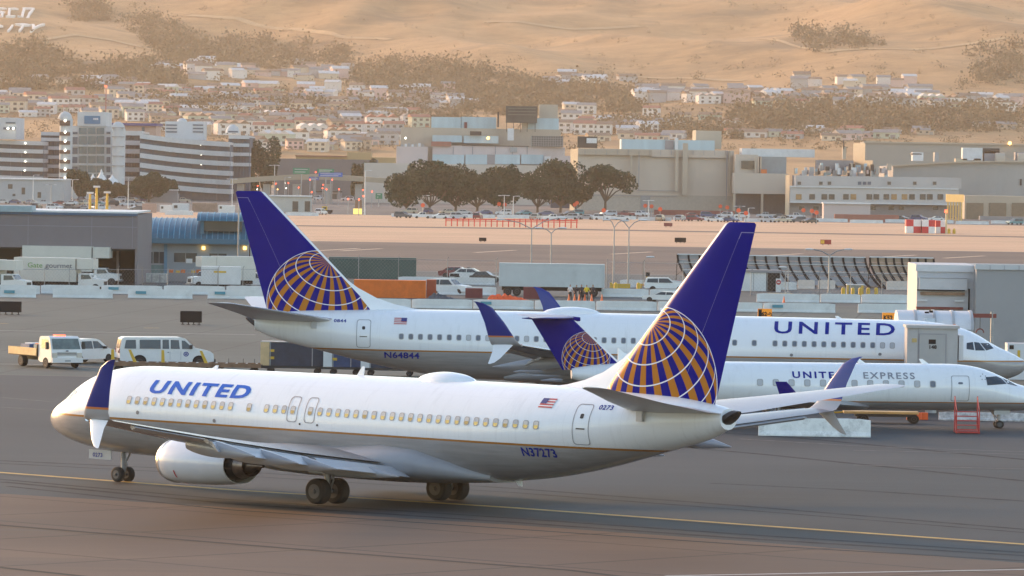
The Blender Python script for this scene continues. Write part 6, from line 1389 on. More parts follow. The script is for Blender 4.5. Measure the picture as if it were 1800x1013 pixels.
for a, b, y0, y1 in ((758,810,206,226),(811,872,206,226)): lit(T, M_sky, d+24, 30, a, b, y0, y1, name='rooftop_shed')
lit(T, M_maroon, d+23.5, .4, 816, 821, 215, 226, name='shed_door'); lit(T, M_beige2, d+30, 30, 947, 980, 184, 230); lit(T, M_sky, d+22, 30, 919, 982, 208, 228, name='rooftop_shed'); lit(T, mat('pale_shed_side', (.5,.44,.36), .8), d+21.6, .35, 917, 928, 209, 228, name='shed_side')
cool = lit(T, mat('dark_cooling_louvre', (.06,.065,.06), .7, 0, .3, .3), d+18, 14, 889, 944, 187, 216, name='cooling_tower')
for y in (190, 195.5, 201): T.box('louvre', mat('louvre_edge', (.13,.13,.12), .6), d+17.6, d+17.95, 893, 942, y, y+1.6, parent=cool)
for x in (890, 902, 914, 926, 940): T.box('leg', M_bump, d+17, d+18, x, x+1, 216, 232, parent=cool)
lit(T, M_bump, d+18, 1, 874, 877, 197, 224, name='stack'); lit(T, mat('grid_screen', (.10,.11,.12), .6), d+2, 8, 934, 990, 239.5, 258, name='screen_block')
for i in range(14): T.box('screen_mullion', M_steel, d+1.7, d+1.98, 934+i*4.2, 934.7+i*4.2, 240, 258)
for y in (243, 247, 251, 255): T.box('screen_mullion', M_steel, d+1.6, d+1.69, 934, 990, y, y+.7)
lit(T, M_sky, d+10, 8, 760, 812, 238, 250, name='rooftop_unit'); lit(T, M_brick, d+3, 5, 758, 793, 249, 257.4, name='rooftop_unit'); lit(T, M_sky, d+10, 8, 815, 876, 239, 252, name='rooftop_unit'); lit(T, M_bump, d+8, 5, 826, 846, 231, 238, name='rooftop_unit'); lit(T, M_bwhite, d+8, 5, 892, 903, 226, 247, name='rooftop_unit')
for x in (796, 830, 870, 900, 926): lit(T, M_line, d+3.7, .3, x, x+1.2, 258, 272, name='pipe')
lit(T, M_bump, d+3.5, .4, 812, 930, 256.3, 257.3, name='pipe'); lit(T, M_steel, d+3.5, .5, 896, 909, 259, 268, name='vent')
for k in range(7): lit(T, M_bwhite if k % 2 else M_steel, d+6, 3, 705+k*6, 709+k*6, 254-(k % 3), 258, name='rooftop_unit')
c = at(858, 243, d+7); bm = BM(); bmesh.ops.create_icosphere(bm, subdivisions=1, radius=.6, matrix=Matrix.Translation(c)); T.mesh('lamp', bm, M_lamps)
c = at(713, 243, d+7); bm = BM(); bmesh.ops.create_icosphere(bm, subdivisions=1, radius=.4, matrix=Matrix.Translation(c)); T.mesh('lamp', bm, M_lampw)
d = 1790; T = Th('big_hangar', 'huge blank beige hangar wall with pipes behind the lone umbrella tree', 'hangar', (at(1150,370,d).x, d, 0))
lit(T, M_beige, d, 90, 1016, 1290, 263, z0=0); wedge(T, 'end_wall', mat('painted_sun_return', (.52,.44,.32), .8), d, 1003, 1015.9, 262); lit(T, M_beige2, d-1.5, 1.49, 1016, 1146, 262.5, 273, name='parapet'); lit(T, M_beige, d-1.2, 1.19, 1146, 1282, 264, 277, name='parapet')  # end wall colour has warm sunlight painted in
lit(T, mat('hangar_base', (.40,.36,.31), .85), d-.6, .59, 1022, 1288, 343, z0=0, name='plinth')
for x, w, y0, y1 in ((1107.5,3,273,340),(1122,1.2,273,334),(1186.5,5,265,336),(1199,9,252,343),(1276,1.6,265,352),(1280,3,265,340)): lit(T, M_beige2 if w > 2 else M_line, d-2.6, 1.1, x, x+w, y0, y1, name='pipe' if w < 8 else 'duct')
for a, b, y in ((1120,1190,335),(1036,1190,344),(1146,1284,277.3)): lit(T, M_line, d-.9, .28, a, b, y, y+.8, name='seam')
for a in range(1028, 1280, 19): lit(T, M_line, d-1.8, .25, a, a+.6, 264, 273, name='panel_joint')
lit(T, mat('grey_door', (.27,.28,.28), .7), d-.9, .28, 1126, 1143, 345, z0=.02, name='door')
lit(T, M_bump, d+6, 8, 1015, 1050, 240, 260, name='rooftop_unit'); lit(T, M_bwhite, d+5.5, .4, 1031, 1049, 243, 252, name='louvre'); lit(T, M_sky, d+10, 30, 1092, 1256, 246, 264, name='rooftop_shed'); lit(T, M_gwall, d+9.6, .35, 1169, 1184, 247, 263, name='shed_bay'); lit(T, M_bwhite, d+8, 1.5, 1186, 1192, 243, 263, name='vent_stack')
lit(T, M_beige2, d+40, 30, 1222, 1268, 230, 262); wedge(T, 'vent_stack', mat('painted_sun_return', (.5,.42,.3)), d+34, 1218.5, 1223.5, 229, 246)
d = 1770; T = Th('open_bay_hangar', 'beige hangar with wide dark open bay and rooftop pipes, right of the blank hangar', 'hangar', (at(1335,370,d).x, d, 0))
lit(T, M_beige, d, 60, 1290, 1384, 305, 341); lit(T, M_void, d+8, 50, 1292, 1383, 341, z0=0, name='bay_interior'); 
for x in (1289, 1338, 1381): lit(T, M_beige2, d, 3, x, x+4, 341, z0=0, name='column')
lit(T, mat('grey_blue_plant', (.25,.28,.29), .7, 0, .2, .2), d+10, 20, 1338, 1382, 276, 306); lit(T, M_bwhite, d+20, 20, 1304, 1432, 262, 276, name='rooftop_shed'); lit(T, M_dglass, d+9, .5, 1303, 1326, 283, 297, name='window'); lit(T, M_beige, d+9.6, 10, 1292, 1332, 272, 306)
for x in (1327, 1331.5, 1336): lit(T, M_beige2, d+6, 1.5, x, x+2.6, 276, 306, name='vent_stack')
lit(T, M_oran, d+4, 3, 1338, 1348, 298, 306, name='rooftop_tank')
d = 1750; T = Th('office_block', 'long pale two-storey office block with paired windows behind the far barriers', 'building', (at(1530,370,d).x, d, 0))
mo = mat('office_pale_wall', (.50,.48,.46), .85, 0, .05, .15, dirt=.2)
lit(T, mo, d, 20, 1388, 1685, 330, 358.5); lit(T, mat('office_upper_wall', (.44,.42,.40), .85, 0, .06, .2, dirt=.2), d+8, 20, 1398, 1690, 311, 330); lit(T, M_gwall, d+3, 17, 1388, 1685, 358.6, z0=0, name='ground_floor'); wedge(T, 'corner_pier', mat('painted_sun_return', (.5,.42,.3)), d, 1381, 1387.9, 308)
lit(T, M_bwhite, d-.5, .5, 1388, 1685, 329, 331.5, name='string_course'); lit(T, M_bwhite, d-.5, .5, 1388, 1685, 357, 359, name='string_course')
for i, a in enumerate((1399,1422.5,1444,1457,1482,1495,1523,1535.5,1553,1566.5,1585,1598,1617,1629.5,1648)):
    lit(T, mat('painted_amber_reflection', (.28,.17,.08), .25, .2) if i in (0,5,9,10) else M_dglass, d-.15, .12, a, a+10, 341.5, 351, name='window')  # some panes have an amber reflection painted as their colour
for a in (1402, 1440, 1455, 1508, 1517, 1525, 1560, 1605, 1640): lit(T, M_dglass if a not in (1508,1517,1525) else M_void, d+7.8, .19, a, a+6, 319.5, 325, name='window')
for a in (1405, 1430, 1452, 1530, 1562, 1580, 1640): lit(T, M_dglass, d+2.8, .19, a, a+9, 363, 369, name='window')
rnd = random.Random(5)
for k in range(60):
    a = rnd.uniform(1392, 1560); w = rnd.uniform(2, 10); yb = rnd.uniform(296, 312); yt = yb-rnd.uniform(3, 10)
    lit(T, rnd.choice([M_bwhite, M_steel, M_gwall, M_beige2, M_sky, M_bump, M_pinkwall, M_conc]), d+12+rnd.uniform(0, 14), 3, a, a+w, yt, yb+3, name='rooftop_unit')
wedge(T, 'rooftop_tower', mat('painted_sun_return', (.5,.42,.3)), d+30, 1500, 1521, 252, 300); wedge(T, 'rooftop_unit', mat('painted_sun_return', (.5,.42,.3)), d+28, 1480, 1488, 258, 270); lit(T, M_gwall, d+28, 10, 1436, 1500, 282, 300, name='rooftop_shed'); wedge(T, 'rooftop_unit', mat('painted_sun_return', (.5,.42,.3)), d+24, 1511, 1534, 282, 300); lit(T, M_beige2, d+27, 3, 1481, 1487, 258, 280, name='vent_stack'); lit(T, M_bump, d+27, 1, 1482, 1484, 246, 262, name='stack')
d = 1800; T = Th('broad_roof_hangar', 'wide grey hangar with a slightly arched roof at the upper right', 'hangar', (at(1700,340,d).x, d, 0))
bm = BM(); R0 = []
mg = mat('weathered_grey_wall', (.36,.355,.34), .85, 0, .08, .1, dirt=.35, stretch=(1,1,.2))
for i in range(13):
    q = i/12; px = 1570+300*q; y = 294-9*math.sin(PI*min(.6, q*.75+.05))*1.0; p = at(px, y, d); R0.append([(p.x,d,0),(p.x,d,p.z),(p.x,d+70,p.z),(p.x,d+70,0)])
loft(bm, R0); T.mesh('wall', bm, mg)
bm = BM(); R0 = []
for i in range(13):
    q = i/12; px = 1568+304*q; y = 292-9*math.sin(PI*min(.6, q*.75+.05)); p = at(px, y, d-1); q_ = at(px, y+2.5, d-1); R0.append([(p.x,d-1.5,q_.z),(p.x,d-1.5,p.z),(p.x,d-.2,p.z),(p.x,d-.2,q_.z)])
loft(bm, R0); T.mesh('roof_edge', bm, M_beige2)
for a, b, y0, y1, m in ((1604,1623,268,283,M_bwhite),(1602,1620,270,272,M_bump),(1692,1727,260,282,M_bwhite),(1727,1757,261,270,M_bump),(1730,1755,266,284,M_gwall),(1680,1700,279,286,mat('painted_sun_return', (.5,.42,.3))),(1712,1724,279,286,mat('painted_sun_return', (.5,.42,.3))),(1643,1650,268,284,M_steel),(1785,1830,268,282,M_gwall),(1793,1796,315,326,M_bump),(1603,1625,321,324,M_steel),(1639,1659,321,325,M_steel)):
    dd = d+8 if y1 < 300 else d-.4; T.box('rooftop_unit' if y1 < 300 else 'wall_vent', m, dd, dd+(6 if y1 < 300 else .39), a, b, y0, y1)
for px in (1758, 1797): vault(T, 'intake_duct', M_beige2, d+2, 6, px-7, px+9, 269, 285)
d = 1950; T = Th('rear_long_wall', 'long plain grey wall behind the rooftop clutter at the upper right', 'building', (at(1650,300,d).x, d, 0)); lit(T, mat('plain_tan_grey', (.36,.33,.29), .9, 0, .06, .1), d, 20, 1518, 1830, 252, z0=0); lit(T, M_beige2, d-.6, .5, 1518, 1830, 251, 254, name='coping')
c = at(1775, 252, d-2); bm = BM(); bmesh.ops.create_icosphere(bm, subdivisions=1, radius=.7, matrix=Matrix.Translation(c)); T.mesh('lamp', bm, M_lamps)
d = 1700; T = Th('tan_garage_row', 'tan building with three wide garage bays at the right edge', 'building', (at(1750,380,d).x, d, 0)); lit(T, M_beige2, d, 15, 1696, 1840, 345, z0=0)
for a in (1699, 1739, 1779): lit(T, mat('dark_tan_door', (.20,.155,.11), .85), d-.5, .4, a, a+30, 357, z0=.02, name='garage_door')
lit(T, M_gwall, d-20, 3, 1722, 1840, 381, z0=0, name='low_wall')
d = 1640; T = Th('striped_panel_screen', 'tall panel coloured like yellow sunlight with vertical slats beside the tan garages', 'screen', (at(1680,380,d).x, d, 0)); ms = mat('painted_sunlight_panel', (.62,.44,.16), .7, 0, .08, 1)  # yellow sunlight is painted into the panel colour
bm = BM(); x0, x1, z0, z1 = fr(d, 1667, 1694, 342, 355.5); y_ = d; v = [(x0,d+8,z0),(x1,d,z0),(x1,d,z1),(x0,d+8,z1)]; loft(bm, [v, [(p[0]-.1,p[1]+.4,p[2]) for p in v]]); T.mesh('panel', bm, ms)
for k in range(6): x = x0+.5+k*(x1-x0-1)/5; bm = BM(); box(bm, x-.22, x+.22, d+7.6-k*1.35, d+8.0-k*1.35, 0, z0-.01); T.mesh('slat', bm, ms)
shed('brick_wall_block', 'low red brick wall block in the lot below the office block', 1467, 1580, 377.5, 390.5, 2, M_brick, roof='n', cat='wall')
shed('portable_office', 'pale pink portable office left above the red brick wall', 1448, 1530, 359, 387, 8, M_pinkwall, roof=M_bwhite)
shed('blue_dumpster', 'dark blue skip under the trees left of the lone umbrella tree', 968, 1006, 347, 366, 4, mat('dark_blue_skip', (.02,.06,.12), .6), roof='n', cat='skip')
shed('maroon_wall', 'long low maroon wall behind the parked cars at the hangar foot', 1150, 1292, 370, 379, 1, mat('maroon_wall_paint', (.22,.07,.06), .8), roof='n', cat='wall')

# ================= TREES =================
leafm, nt, b = nt_new('tree_foliage'); tc = N(nt, 'ShaderNodeTexCoord'); n1 = N(nt, 'ShaderNodeTexNoise', ins={'Vector': tc.outputs['Object'], 'Scale': .35, 'Detail': 5.})
c = mixc(nt, mth(nt, 'MULTIPLY_ADD', n1.outputs[0], 3, -1, True), (.006,.026,.009), (.022,.052,.017)); nt.links.new(c, b.inputs['Base Color']); b.inputs['Roughness'].default_value = .8
M_bark = mat('tree_bark', (.10,.075,.055), .9, 0, .3, 1)
def leaves(bm, c, rx, ry, rz, n, s, rnd):
    for _ in range(n):
        while True:
            p = Vector((rnd.uniform(-1,1), rnd.uniform(-1,1), rnd.uniform(-1,1)))
            if .25 < p.length < 1: break
        p = p.normalized()*p.length**.5; q = Vector((c[0]+p.x*rx, c[1]+p.y*ry, c[2]+p.z*rz)); a = Vector((rnd.gauss(0,1), rnd.gauss(0,1), rnd.gauss(0,1))).normalized(); u = a.orthogonal().normalized()*s*rnd.uniform(.5,1.2); w = a.cross(u).normalized()*s*rnd.uniform(.5,1.2)
        bm.faces.new([bm.verts.new(q+u), bm.verts.new(q+w*.8), bm.verts.new(q-u*.9), bm.verts.new(q-w)])
def tree(label, px, yb, ytop, wpx, seed, shape='umbrella', lobes=14, d=None, trunkfrac=.45, name='broadleaf_tree', group=None, dens=110):
    rnd = random.Random(seed); g = gnd(px, yb) if d is None else Vector((at(px, yb, d).x, d, 0)); zt = at(px, ytop, g.y).z; w = wpx*g.y/F/2
    T = Th(name, label, 'tree', (g.x, g.y, 0), group); bm = BM(); tr = BM(); ht = zt*trunkfrac
    tube(tr, (g.x,g.y,0), (g.x+rnd.uniform(-.3,.3),g.y,ht*.45), .45, .32, 8)
    for i in range(lobes):
        a = 2*PI*i/lobes+rnd.uniform(-.3,.3); rr = w*(.25+.62*rnd.random()); 
        if shape == 'umbrella': cz = zt*(.90-.32*(rr/w)**2)-rnd.uniform(0,.30)*zt*(.5 if trunkfrac > .5 else 1.2); sz = zt*.13
        elif shape == 'cone': q = i/lobes; cz = zt*(.18+.78*q); rr = w*(1-q)*.55*rnd.random(); sz = zt*.12
        else: cz = zt*rnd.uniform(.36,.84); sz = zt*.17; rr *= .85
        lx = g.x+rr*math.cos(a); ly = g.y+rr*math.sin(a)*.8; sx = w*rnd.uniform(.26,.42)*(1.0 if shape != 'cone' else (1.15-i/lobes))
        leaves(bm, (lx,ly,cz), sx*1.12, sx*1.12, sz*1.5, int(dens*1.7), max(.42, w*.065), rnd)
        if shape != 'cone' and i % 2 == 0:
            m_ = Vector((g.x+(lx-g.x)*.45, g.y+(ly-g.y)*.45, ht*.75)); tube(tr, (g.x,g.y,ht*.40), m_, .28, .2, 6); tube(tr, m_, (lx,ly,cz-sz*.3), .2, .07, 6)
    T.mesh('crown', bm, leafm); T.mesh('trunk', tr, M_bark, smooth=50); return T
tree('lone umbrella shaped tree with bare forked limbs before the blank hangar', 1064, 375, 291, 96, 11, lobes=16, trunkfrac=.6)
GT = 'dense trees before the plant building'
for i, (x, yt, w, lab) in enumerate(((714,304,66,'dense rounded tree at the left end of the clump before the plant building'),(756,288,96,'largest rounded tree of the clump before the plant building'),(800,296,70,'dark tree just right of the largest in the clump'),(838,300,66,'dark tree in the middle of the clump with a flat top'),(884,299,76,'flat topped dark tree right of the clump middle'),(945,303,60,'dark tree behind the blue skip, left of the tall leaning one'),(985,287,70,'tall tree leaning right at the right end of the clump'),(1012,320,44,'small low tree between the clump and the lone umbrella tree'))):
    tree(lab, x, 374, yt-3, w*1.2, 20+i, shape='umbrella' if i % 2 else 'round', lobes=24, group=GT, trunkfrac=.33, dens=150)
for i, (x, yb, yt, w, sh, lab) in enumerate(((140,345,302,50,'round','dark bushy tree left of the white tent'),(172,345,316,44,'round','dark bushy tree directly below the white tent'),(206,346,322,40,'round','low dark tree right of the white tent'),(262,348,306,74,'round','large dark tree beneath the sloping garage decks'),(296,348,318,40,'round','small dark tree at the right of the large one under the decks'),
     (388,344,286,50,'round','dark tree at the right end of the sloping garage'),(420,345,262,52,'cone','dark tall conifer left of the grey leafy tree'),(442,345,268,40,'cone','second dark conifer touching the grey leafy tree'),(466,345,246,60,'round','taller airy grey leafy tree by the overpass end'),(646,345,284,36,'round','dark tree by the overpass before the plant building'),(628,345,292,24,'round','slim dark tree just left of the overpass tree'))):
    tree(lab, x, yb+8, yt, w, 60+i, shape=sh, lobes=14 if sh == 'round' else 18, trunkfrac=.30, dens=230)

# ================= PARKED CARS =================
protos = {}
GC = 'cars in the far parking lots'
def lotcar(kind, col, px, py, rz, label, s=.95):
    key = (kind, col)
    if key not in protos: protos[key] = parked('', paint(col), kind, group=GC)
    g = gnd(px, py); place(protos[key], (g.x, g.y, .016), rz, (s*1.05, s*1.05, s), label, GC)
rnd = random.Random(12); cols = ['white','silver','dark grey','white','silver','black','beige','maroon','navy blue','teal']; n = 0
CARS = []
for name_, y, x0, x1, st in (('front row before the round trees',383.5,706,980,31),('second row before the round trees',375.5,715,1000,34),('front row before the blank hangar',386,1000,1190,30),('second row before the blank hangar',379,1010,1150,25),('front row beside near fin tip',389,1195,1300,30),('second row beside near fin tip',382,1215,1310,28),
      ('front row below the open bay hangar',391,1345,1450,25),('back row below the open bay hangar',383,1310,1450,30),('row below the office block',388,1585,1660,26),('back row below the office block',380,1590,1690,33),('row by the right edge low wall',395,1740,1800,40),
      ('front row of the left lot',368,62,245,27),('second row of the left lot',360,50,250,23),('third row of the left lot',353,120,330,21),('row under the left warehouse',358,0,60,24),('row beside the white utility hut',378,560,640,42),('row on the access road',350,430,620,24),('upper row on the access road',343,430,680,26)):
    x = x0+rnd.uniform(0, 6); k = 0
    while x < x1:
        if rnd.random() < .86:
            kind = rnd.choice(['sedan','sedan','suv','suv','pickup']); col = rnd.choice(cols)
            lotcar(kind, col, x, y+(x-x0)*.0157*1.0+rnd.uniform(-.4,.4), rnd.choice([0, PI, PI, R(200), R(215), R(-30), R(75), R(160)])+rnd.uniform(-.1,.1), f'{col} {kind if kind != "suv" else "utility car"}, {nth(k)} from left in the {name_}'); k += 1
        x += st*rnd.uniform(.85, 1.2)
for i, (x, y) in enumerate(((743,361),(877,359),(887,360),(1010,360),(1014,357),(1061,370),(1134,362),(1145,363),(1160,368),(1266,363),(1278,365),(1298,370),(1311,375),(1412,370),(1427,371),(1435,374))):
    g = gnd(x, y+20); c = at(x, y, g.y); T = Th('lot_marker', f'round orange lot marker on a post, {nth(i)} from the left above the parked cars', 'marker', (g.x, g.y, 0), 'orange lot markers'); bm = BM(); tube(bm, (g.x,g.y,0), (g.x,g.y,c.z), .10, n=5); T.mesh('post', bm, M_steel)
    bm = BM(); tube(bm, (g.x,g.y-.2,c.z), (g.x,g.y+.1,c.z), .58, n=10); T.mesh('disc', bm, mat('marker_orange_red', (.70,.08,.02), .5))
g = gnd(684, 379)
r = empty('airfield_tug', label='small dark tug with a yellow cab on the infield edge left of the striped post', cat='tug'); bxp(r, 'body', M_blk, -1.6, 1.6, -.8, .8, .4, 1.0, bevel=.1); bxp(r, 'cab', M_yel, -.6, .5, -.7, .7, 1.0, 2.0, bevel=.08); bxp(r, 'window', M_dglass, -.4, .3, -.72, -.70, 1.3, 1.8); wheels(r, (-1.0,1.0), 1.8, .4, .3); stand(r, 571, 376, 0, s=1.3)
T = Th('glowing_barricade', 'yellow glowing barricade block with a brown top on the infield edge', 'barricade', gnd(629, 377)); g = gnd(629, 377); T.box('base', mat('glowing_yellow', (.85,.60,.15), .5, emit=.5), g.y, g.y+1, 621, 636, 367, z0=.02); T.box('board', mat('brown_board', (.28,.16,.10), .8), g.y+.2, g.y+.6, 624, 636, 352, 366.8)  # base given its own emission
# ================= HILLSIDE TOWN =================
def poly_in(x, y, P_):
    c = False; j = len(P_)-1
    for i in range(len(P_)):
        if (P_[i][1] > y) != (P_[j][1] > y) and x < (P_[j][0]-P_[i][0])*(y-P_[i][1])/(P_[j][1]-P_[i][1])+P_[i][0]: c = not c
        j = i
    return c
def hill_hit(px, py):
    r = ray(px, py); k = Vector((0, 0, CH)); f = lambda d: (k+r*(d/r.y)).z-hill(r.x*d/r.y, d)
    d = 2870.; prev = d
    while d < 8000 and f(d) > 0: prev = d; d += 45
    if d >= 8000: return None
    lo, hi = prev, d
    for _ in range(6):
        m = (lo+hi)/2
        if f(m) > 0: lo = m
        else: hi = m
    p = k+r*(hi/r.y); return Vector((p.x, p.y, hill(p.x, p.y)))
# woods and scrub: too many to count, read as masses
rnd = random.Random(31)
GR = [[(0,95),(60,80),(110,100),(150,125),(90,148),(0,140)], [(205,30),(260,28),(330,55),(380,90),(370,112),(300,100),(240,70)], [(225,112),(300,98),(420,70),(520,78),(612,90),(608,116),(480,122),(330,126)],
      [(150,120),(215,118),(330,135),(300,150),(190,150)], [(120,10),(190,5),(195,35),(140,40)], [(612,125),(700,104),(830,122),(975,150),(1000,185),(930,208),(760,190),(640,165)], [(1290,188),(1500,185),(1800,200),(1800,232),(1560,238),(1290,220)],
      [(1000,150),(1120,160),(1130,200),(1010,195)], [(0,150),(330,152),(330,160),(0,158)], [(240,180),(820,190),(820,197),(240,190)], [(300,205),(830,215),(830,222),(300,214)],[(1060,222),(1300,228),(1500,242),(1300,246),(1060,236)],[(1700,90),(1800,80),(1800,150),(1720,150)],[(1380,60),(1480,50),(1560,80),(1440,95)]]
DN = [95,100,150,70,40,330,230,60,45,80,80,70,45,35]
leafh, nt, b = nt_new('haze_tinted_foliage'); tc = N(nt, 'ShaderNodeTexCoord'); n1 = N(nt, 'ShaderNodeTexNoise', ins={'Vector': tc.outputs['Object'], 'Scale': .05, 'Detail': 5.})
c = mixc(nt, mth(nt, 'MULTIPLY_ADD', n1.outputs[0], 3, -1, True), (.10,.082,.042), (.21,.15,.075)); nt.links.new(c, b.inputs['Base Color']); b.inputs['Roughness'].default_value = .9  # leaves made paler: distant haze is put into their colour
bm = BM()
def clump(p, r_, n=84):
    for _ in range(n):
        a = Vector((rnd.gauss(0,.5), rnd.gauss(0,.5), abs(rnd.gauss(0,.55)))); q = p+Vector((a.x*r_*1.3, a.y*r_, a.z*r_*1.2)); b_ = Vector((rnd.gauss(0,1), rnd.gauss(0,1), rnd.gauss(0,1))).normalized(); u = b_.orthogonal().normalized()*r_*rnd.uniform(.08,.2); w = b_.cross(u).normalized()*r_*rnd.uniform(.08,.2)
        bm.faces.new([bm.verts.new(q+u), bm.verts.new(q+w), bm.verts.new(q-u), bm.verts.new(q-w)])
for P_, n in zip(GR, DN):
    xs = [p[0] for p in P_]; ys_ = [p[1] for p in P_]; k = 0; t_ = 0
    while k < n and t_ < n*20:
        t_ += 1; x, y = rnd.uniform(min(xs), max(xs)), rnd.uniform(min(ys_), max(ys_))
        if not poly_in(x, y, P_): continue
        p = hill_hit(x, y)
        if p: clump(p, rnd.uniform(3.5, 8)); k += 1
for _ in range(620):   # scattered garden trees and scrub
    x, y = rnd.uniform(-20, 1820), rnd.uniform(118, 268); p = hill_hit(x, y)
    if p: clump(p, rnd.uniform(1.8, 4.5), 46)
for _ in range(300):
    x, y = rnd.uniform(-20, 1820), rnd.uniform(0, 120); p = hill_hit(x, y)
    if p: clump(p, rnd.uniform(1.2, 3.6), 26)
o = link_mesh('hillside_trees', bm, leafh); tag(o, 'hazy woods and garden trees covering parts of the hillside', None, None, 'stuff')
# houses
HC = {'white': (.70,.66,.62), 'cream': (.62,.52,.40), 'pink': (.62,.44,.40), 'grey': (.42,.41,.41), 'tan': (.46,.36,.27), 'pale green': (.44,.48,.38)}
RC = {'grey': (.27,.25,.24), 'brown': (.24,.16,.11), 'white': (.62,.60,.58), 'red tiled': (.34,.13,.09)}
def house(col, roof, kind):
    r = empty('house', cat='house'); w, dp, h = {'bungalow': (13,9,3.6), 'two-storey': (11,9,6.4), 'row': (17,9,6.6)}[kind]; wm = mat(col.replace(' ', '_')+'_house_wall', HC[col], .8, 0, .05); rm = mat(roof.replace(' ', '_')+'_house_roof', RC[roof], .8, 0, .15, .5)
    bxp(r, 'wall', wm, -w/2, w/2, -dp/2, dp/2, -4, h); bm = BM()
    if kind == 'row':
        for k in range(3): x = -w/2+(k+.5)*w/3; prism(bm, [(x-w/6-.1,h),(x+w/6+.1,h),(x,h+2.0)], 'y', -dp/2-.4, dp/2+.4)
    else: prism(bm, [(-dp/2-.6,h-.05),(dp/2+.6,h-.05),(0,h+1.9)], 'x', -w/2-.5, w/2+.5)
    link_mesh('roof', bm, rm, r)
    for x in ((-w*.3, w*.08) if kind == 'bungalow' else (-w*.33, 0, w*.33)):
        for z in ((1.2,) if kind == 'bungalow' else (1.0, 4.0)): bxp(r, 'window', M_dglass, x-.9, x+.9, -dp/2-.08, -dp/2-.01, z, z+1.5)
    bxp(r, 'garage_door', rm, w*.22, w*.22+2.6 if kind == 'bungalow' else w*.22+2.2, -dp/2-.06, -dp/2-.012, 0, 2.3); return r
HP = {}; rnd = random.Random(8); total = 0
ROWS = [('top row on left slope',118,230,600,24,.4,('bungalow',)),('second row down left slope',132,330,620,21,.85,('bungalow','two-storey')),('third row down left slope',150,-10,330,30,.55,('bungalow','two-storey')),
 ('fourth row down left slope',166,200,800,24,.85,('bungalow','two-storey')),('fifth row down left slope',181,-10,830,25,.85,('two-storey','bungalow')),('sixth row down left slope',198,-10,740,25,.8,('two-storey','bungalow')),('seventh row above the garages',214,225,740,25,.85,('two-storey','row')),
 ('eighth row above the garages',231,270,700,27,.8,('two-storey','row')),('ninth row above the garages',247,430,700,29,.8,('bungalow','row')),('row above long ochre building',260,440,700,32,.7,('bungalow','two-storey')),
 ('upper terrace on right slope',150,1380,1600,26,.5,('two-storey',)),('main terrace on right slope',174,1130,1640,17,.95,('row','two-storey')),('lower terrace on right slope',186,1330,1800,22,.7,('row','two-storey')),
 ('short row left of right terrace',143,960,1130,26,.6,('bungalow',)),('row behind the plant towers',196,1000,1060,26,.7,('two-storey',)),('row behind the blank hangar',212,995,1290,28,.6,('two-storey','bungalow')),('second row behind blank hangar',228,995,1230,28,.8,('two-storey','bungalow')),('third row behind blank hangar',243,1040,1240,30,.7,('bungalow',)),
 ('row above the office block',238,1290,1560,34,.6,('bungalow',)),('row above the arched hangar',232,1560,1800,52,.6,('bungalow',))]
cand = []
for nm, y, x0, x1, st, pr, kinds in ROWS:
    for rep, (dy, pp) in enumerate(((0, pr), (5.5, pr*.6), (-6, pr*.4))):
        x = x0+rnd.uniform(0, st*.5)
        while x < x1:
            if rnd.random() < pp:
                p = hill_hit(x, y+dy+rnd.uniform(-3.0, 3.0)+(x-x0)*.006)
                if p: cand.append((p.y, x, nm, p, rnd.choice(['white','white','cream','pink','cream','grey','tan','pale green','white']), rnd.choice(['grey','brown','grey','white','brown','red tiled','brown']), rnd.choice(kinds), rnd.uniform(.75, 1.1), rnd.uniform(-.45, .45)))
            x += st*rnd.uniform(.8, 1.1)
cand.sort(key=lambda c: c[0]); near, far = cand[:298], cand[298:]
cnt = {}
for c in sorted(near, key=lambda c: c[1]):
    _, x, nm, p, col, roof, kind, s_, rz = c; k = cnt.get(nm, 0); cnt[nm] = k+1; key = (col, roof, kind)
    if key not in HP: HP[key] = house(*key)
    place(HP[key], (p.x, p.y, p.z-.3), rz, (s_*1.1, s_, s_), f'{col} {kind} house, {roof} roof, {nth(k)} from left, {nm}', 'houses on the hillside')
bm = BM(); hm = []
for k_ in ('white','cream','pink','grey'): hm.append(mat(k_+'_house_wall', HC[k_], .8, 0, .05))
for k_ in ('grey','brown','white'): hm.append(mat(k_+'_house_roof', RC[k_]))
for _, x, nm, p, col, roof, kind, s_, rz in far:
    w, dp, h = {'bungalow': (13,9,3.6), 'two-storey': (11,9,6.4), 'row': (17,9,6.6)}[kind]; n0 = len(bm.verts)
    box(bm, -w/2, w/2, -dp/2, dp/2, -4, h, mi=rnd.randrange(4)); prism(bm, [(-dp/2-.6,h-.05),(dp/2+.6,h-.05),(0,h+1.9)], 'x', -w/2-.5, w/2+.5, mi=4+rnd.randrange(3)); bm.verts.ensure_lookup_table()
    for v in bm.verts[n0:]: v.co = Matrix.Rotation(rz, 3, 'Z') @ (v.co*s_) + p
if far: tag(link_mesh('distant_houses', bm, hm), 'mass of small pale houses highest and farthest on the hillside', None, None, 'stuff')
print('houses', len(near), len(far))
def track(pts, w=3.2):
    P_ = [hill_hit(*p) for p in pts]; bm = BM(); L = []
    Q = []
    for a, b in zip(P_, P_[1:]):
        for i in range(12): Q.append(a.lerp(b, i/12))
    for a, b in zip(Q, Q[1:]):
        d_ = (b-a); n_ = Vector((-d_.y, d_.x, 0)).normalized()*w*(1+3*abs(d_.normalized().x))/2; row = []
        for s_ in (1, -1): e = a+n_*s_; e.z = hill(e.x, e.y)+.45; row.append(bm.verts.new(e))
        L.append(row)
    for a, b in zip(L, L[1:]): bm.faces.new((a[0], b[0], b[1], a[1]))
    tag(link_mesh('hill_track', bm, mat('dusty_track', (.40,.27,.135), .9, 0, .2, .05)), kind='structure')
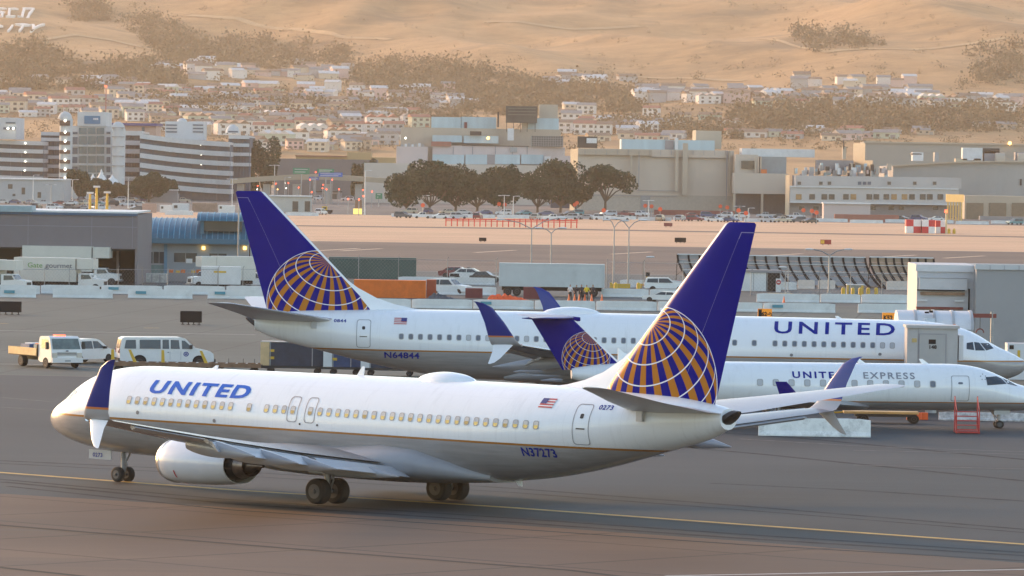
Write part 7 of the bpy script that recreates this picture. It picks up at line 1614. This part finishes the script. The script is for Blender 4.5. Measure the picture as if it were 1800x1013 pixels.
for t_ in ([(330,28),(420,34),(520,52),(600,66),(700,72)], [(40,78),(130,62),(200,72),(300,96)], [(1090,132),(1200,138),(1330,141)], [(1500,158),(1590,150),(1640,166),(1650,182)], [(850,40),(1000,52),(1150,46)], [(1300,70),(1450,92),(1600,88),(1800,60)]):
    track(t_)
# pale letters laid out on the slope
M_let = mat('hillside_letter_concrete', (.80,.76,.70), .8)
def hseg(bm, pts, w=2.6):
    P_ = [hill_hit(*p) for p in pts]
    for a, b in zip(P_, P_[1:]):
        n = 6
        for i in range(n):
            q0 = a.lerp(b, i/n); q1 = a.lerp(b, (i+1)/n); q0.z = hill(q0.x, q0.y)+.25; q1.z = hill(q1.x, q1.y)+.25
            d_ = (q1-q0); d_.z = 0; nn = Vector((-d_.y, d_.x, 0)).normalized()
            wy = w*(.5+5.5*abs(nn.y)); t = nn*wy/2*1.0
            v = []
            for q in (q0, q1):
                for s in (1, -1): e = q+t*s; e.z = hill(e.x, e.y)+1.6; v.append(e)
            A = [bm.verts.new(p) for p in (v[0], v[1], v[3], v[2])]; B = [bm.verts.new(p-Vector((0,0,2.2))) for p in (v[0], v[1], v[3], v[2])]
            bm.faces.new(A); bm.faces.new(B[::-1])
            for j in range(4): bm.faces.new((A[j], B[j], B[(j+1)%4], A[(j+1)%4]))
def letter(name, strokes, label):
    bm = BM()
    for s in strokes: hseg(bm, s, 2.2)
    o = link_mesh(name, bm, M_let); tag(o, label, 'hillside letter', 'pale letters laid on the hillside')
letter('hillside_letter', [[(8,17),(-2,17)],[(-4,23),(4,23),(1,31),(-8,31)]], 'pale letter S cut by the left photo edge, upper line of hillside writing')
letter('hillside_letter', [[(30,17.5),(17,17.5),(12,31),(26,31)]], 'pale letter C in the upper line of hillside writing')
letter('hillside_letter', [[(43,17),(58,17),(50,31),(33,31),(43,17)]], 'pale letter O at the end of the upper line of hillside writing')
letter('hillside_letter', [[(0,47),(-8,47)],[(-4,47),(-10,56)]], 'pale stroke at the left edge, lower line of hillside writing')
letter('hillside_letter', [[(22,47),(14,57)]], 'pale letter I in the lower line of hillside writing')
letter('hillside_letter', [[(33,46.5),(50,46)],[(41,46.5),(34,57)]], 'pale letter T in the lower line of hillside writing')
letter('hillside_letter', [[(58,46),(60,52),(77,45)],[(60,52),(54,58)]], 'pale letter Y at the end of the lower line of hillside writing')
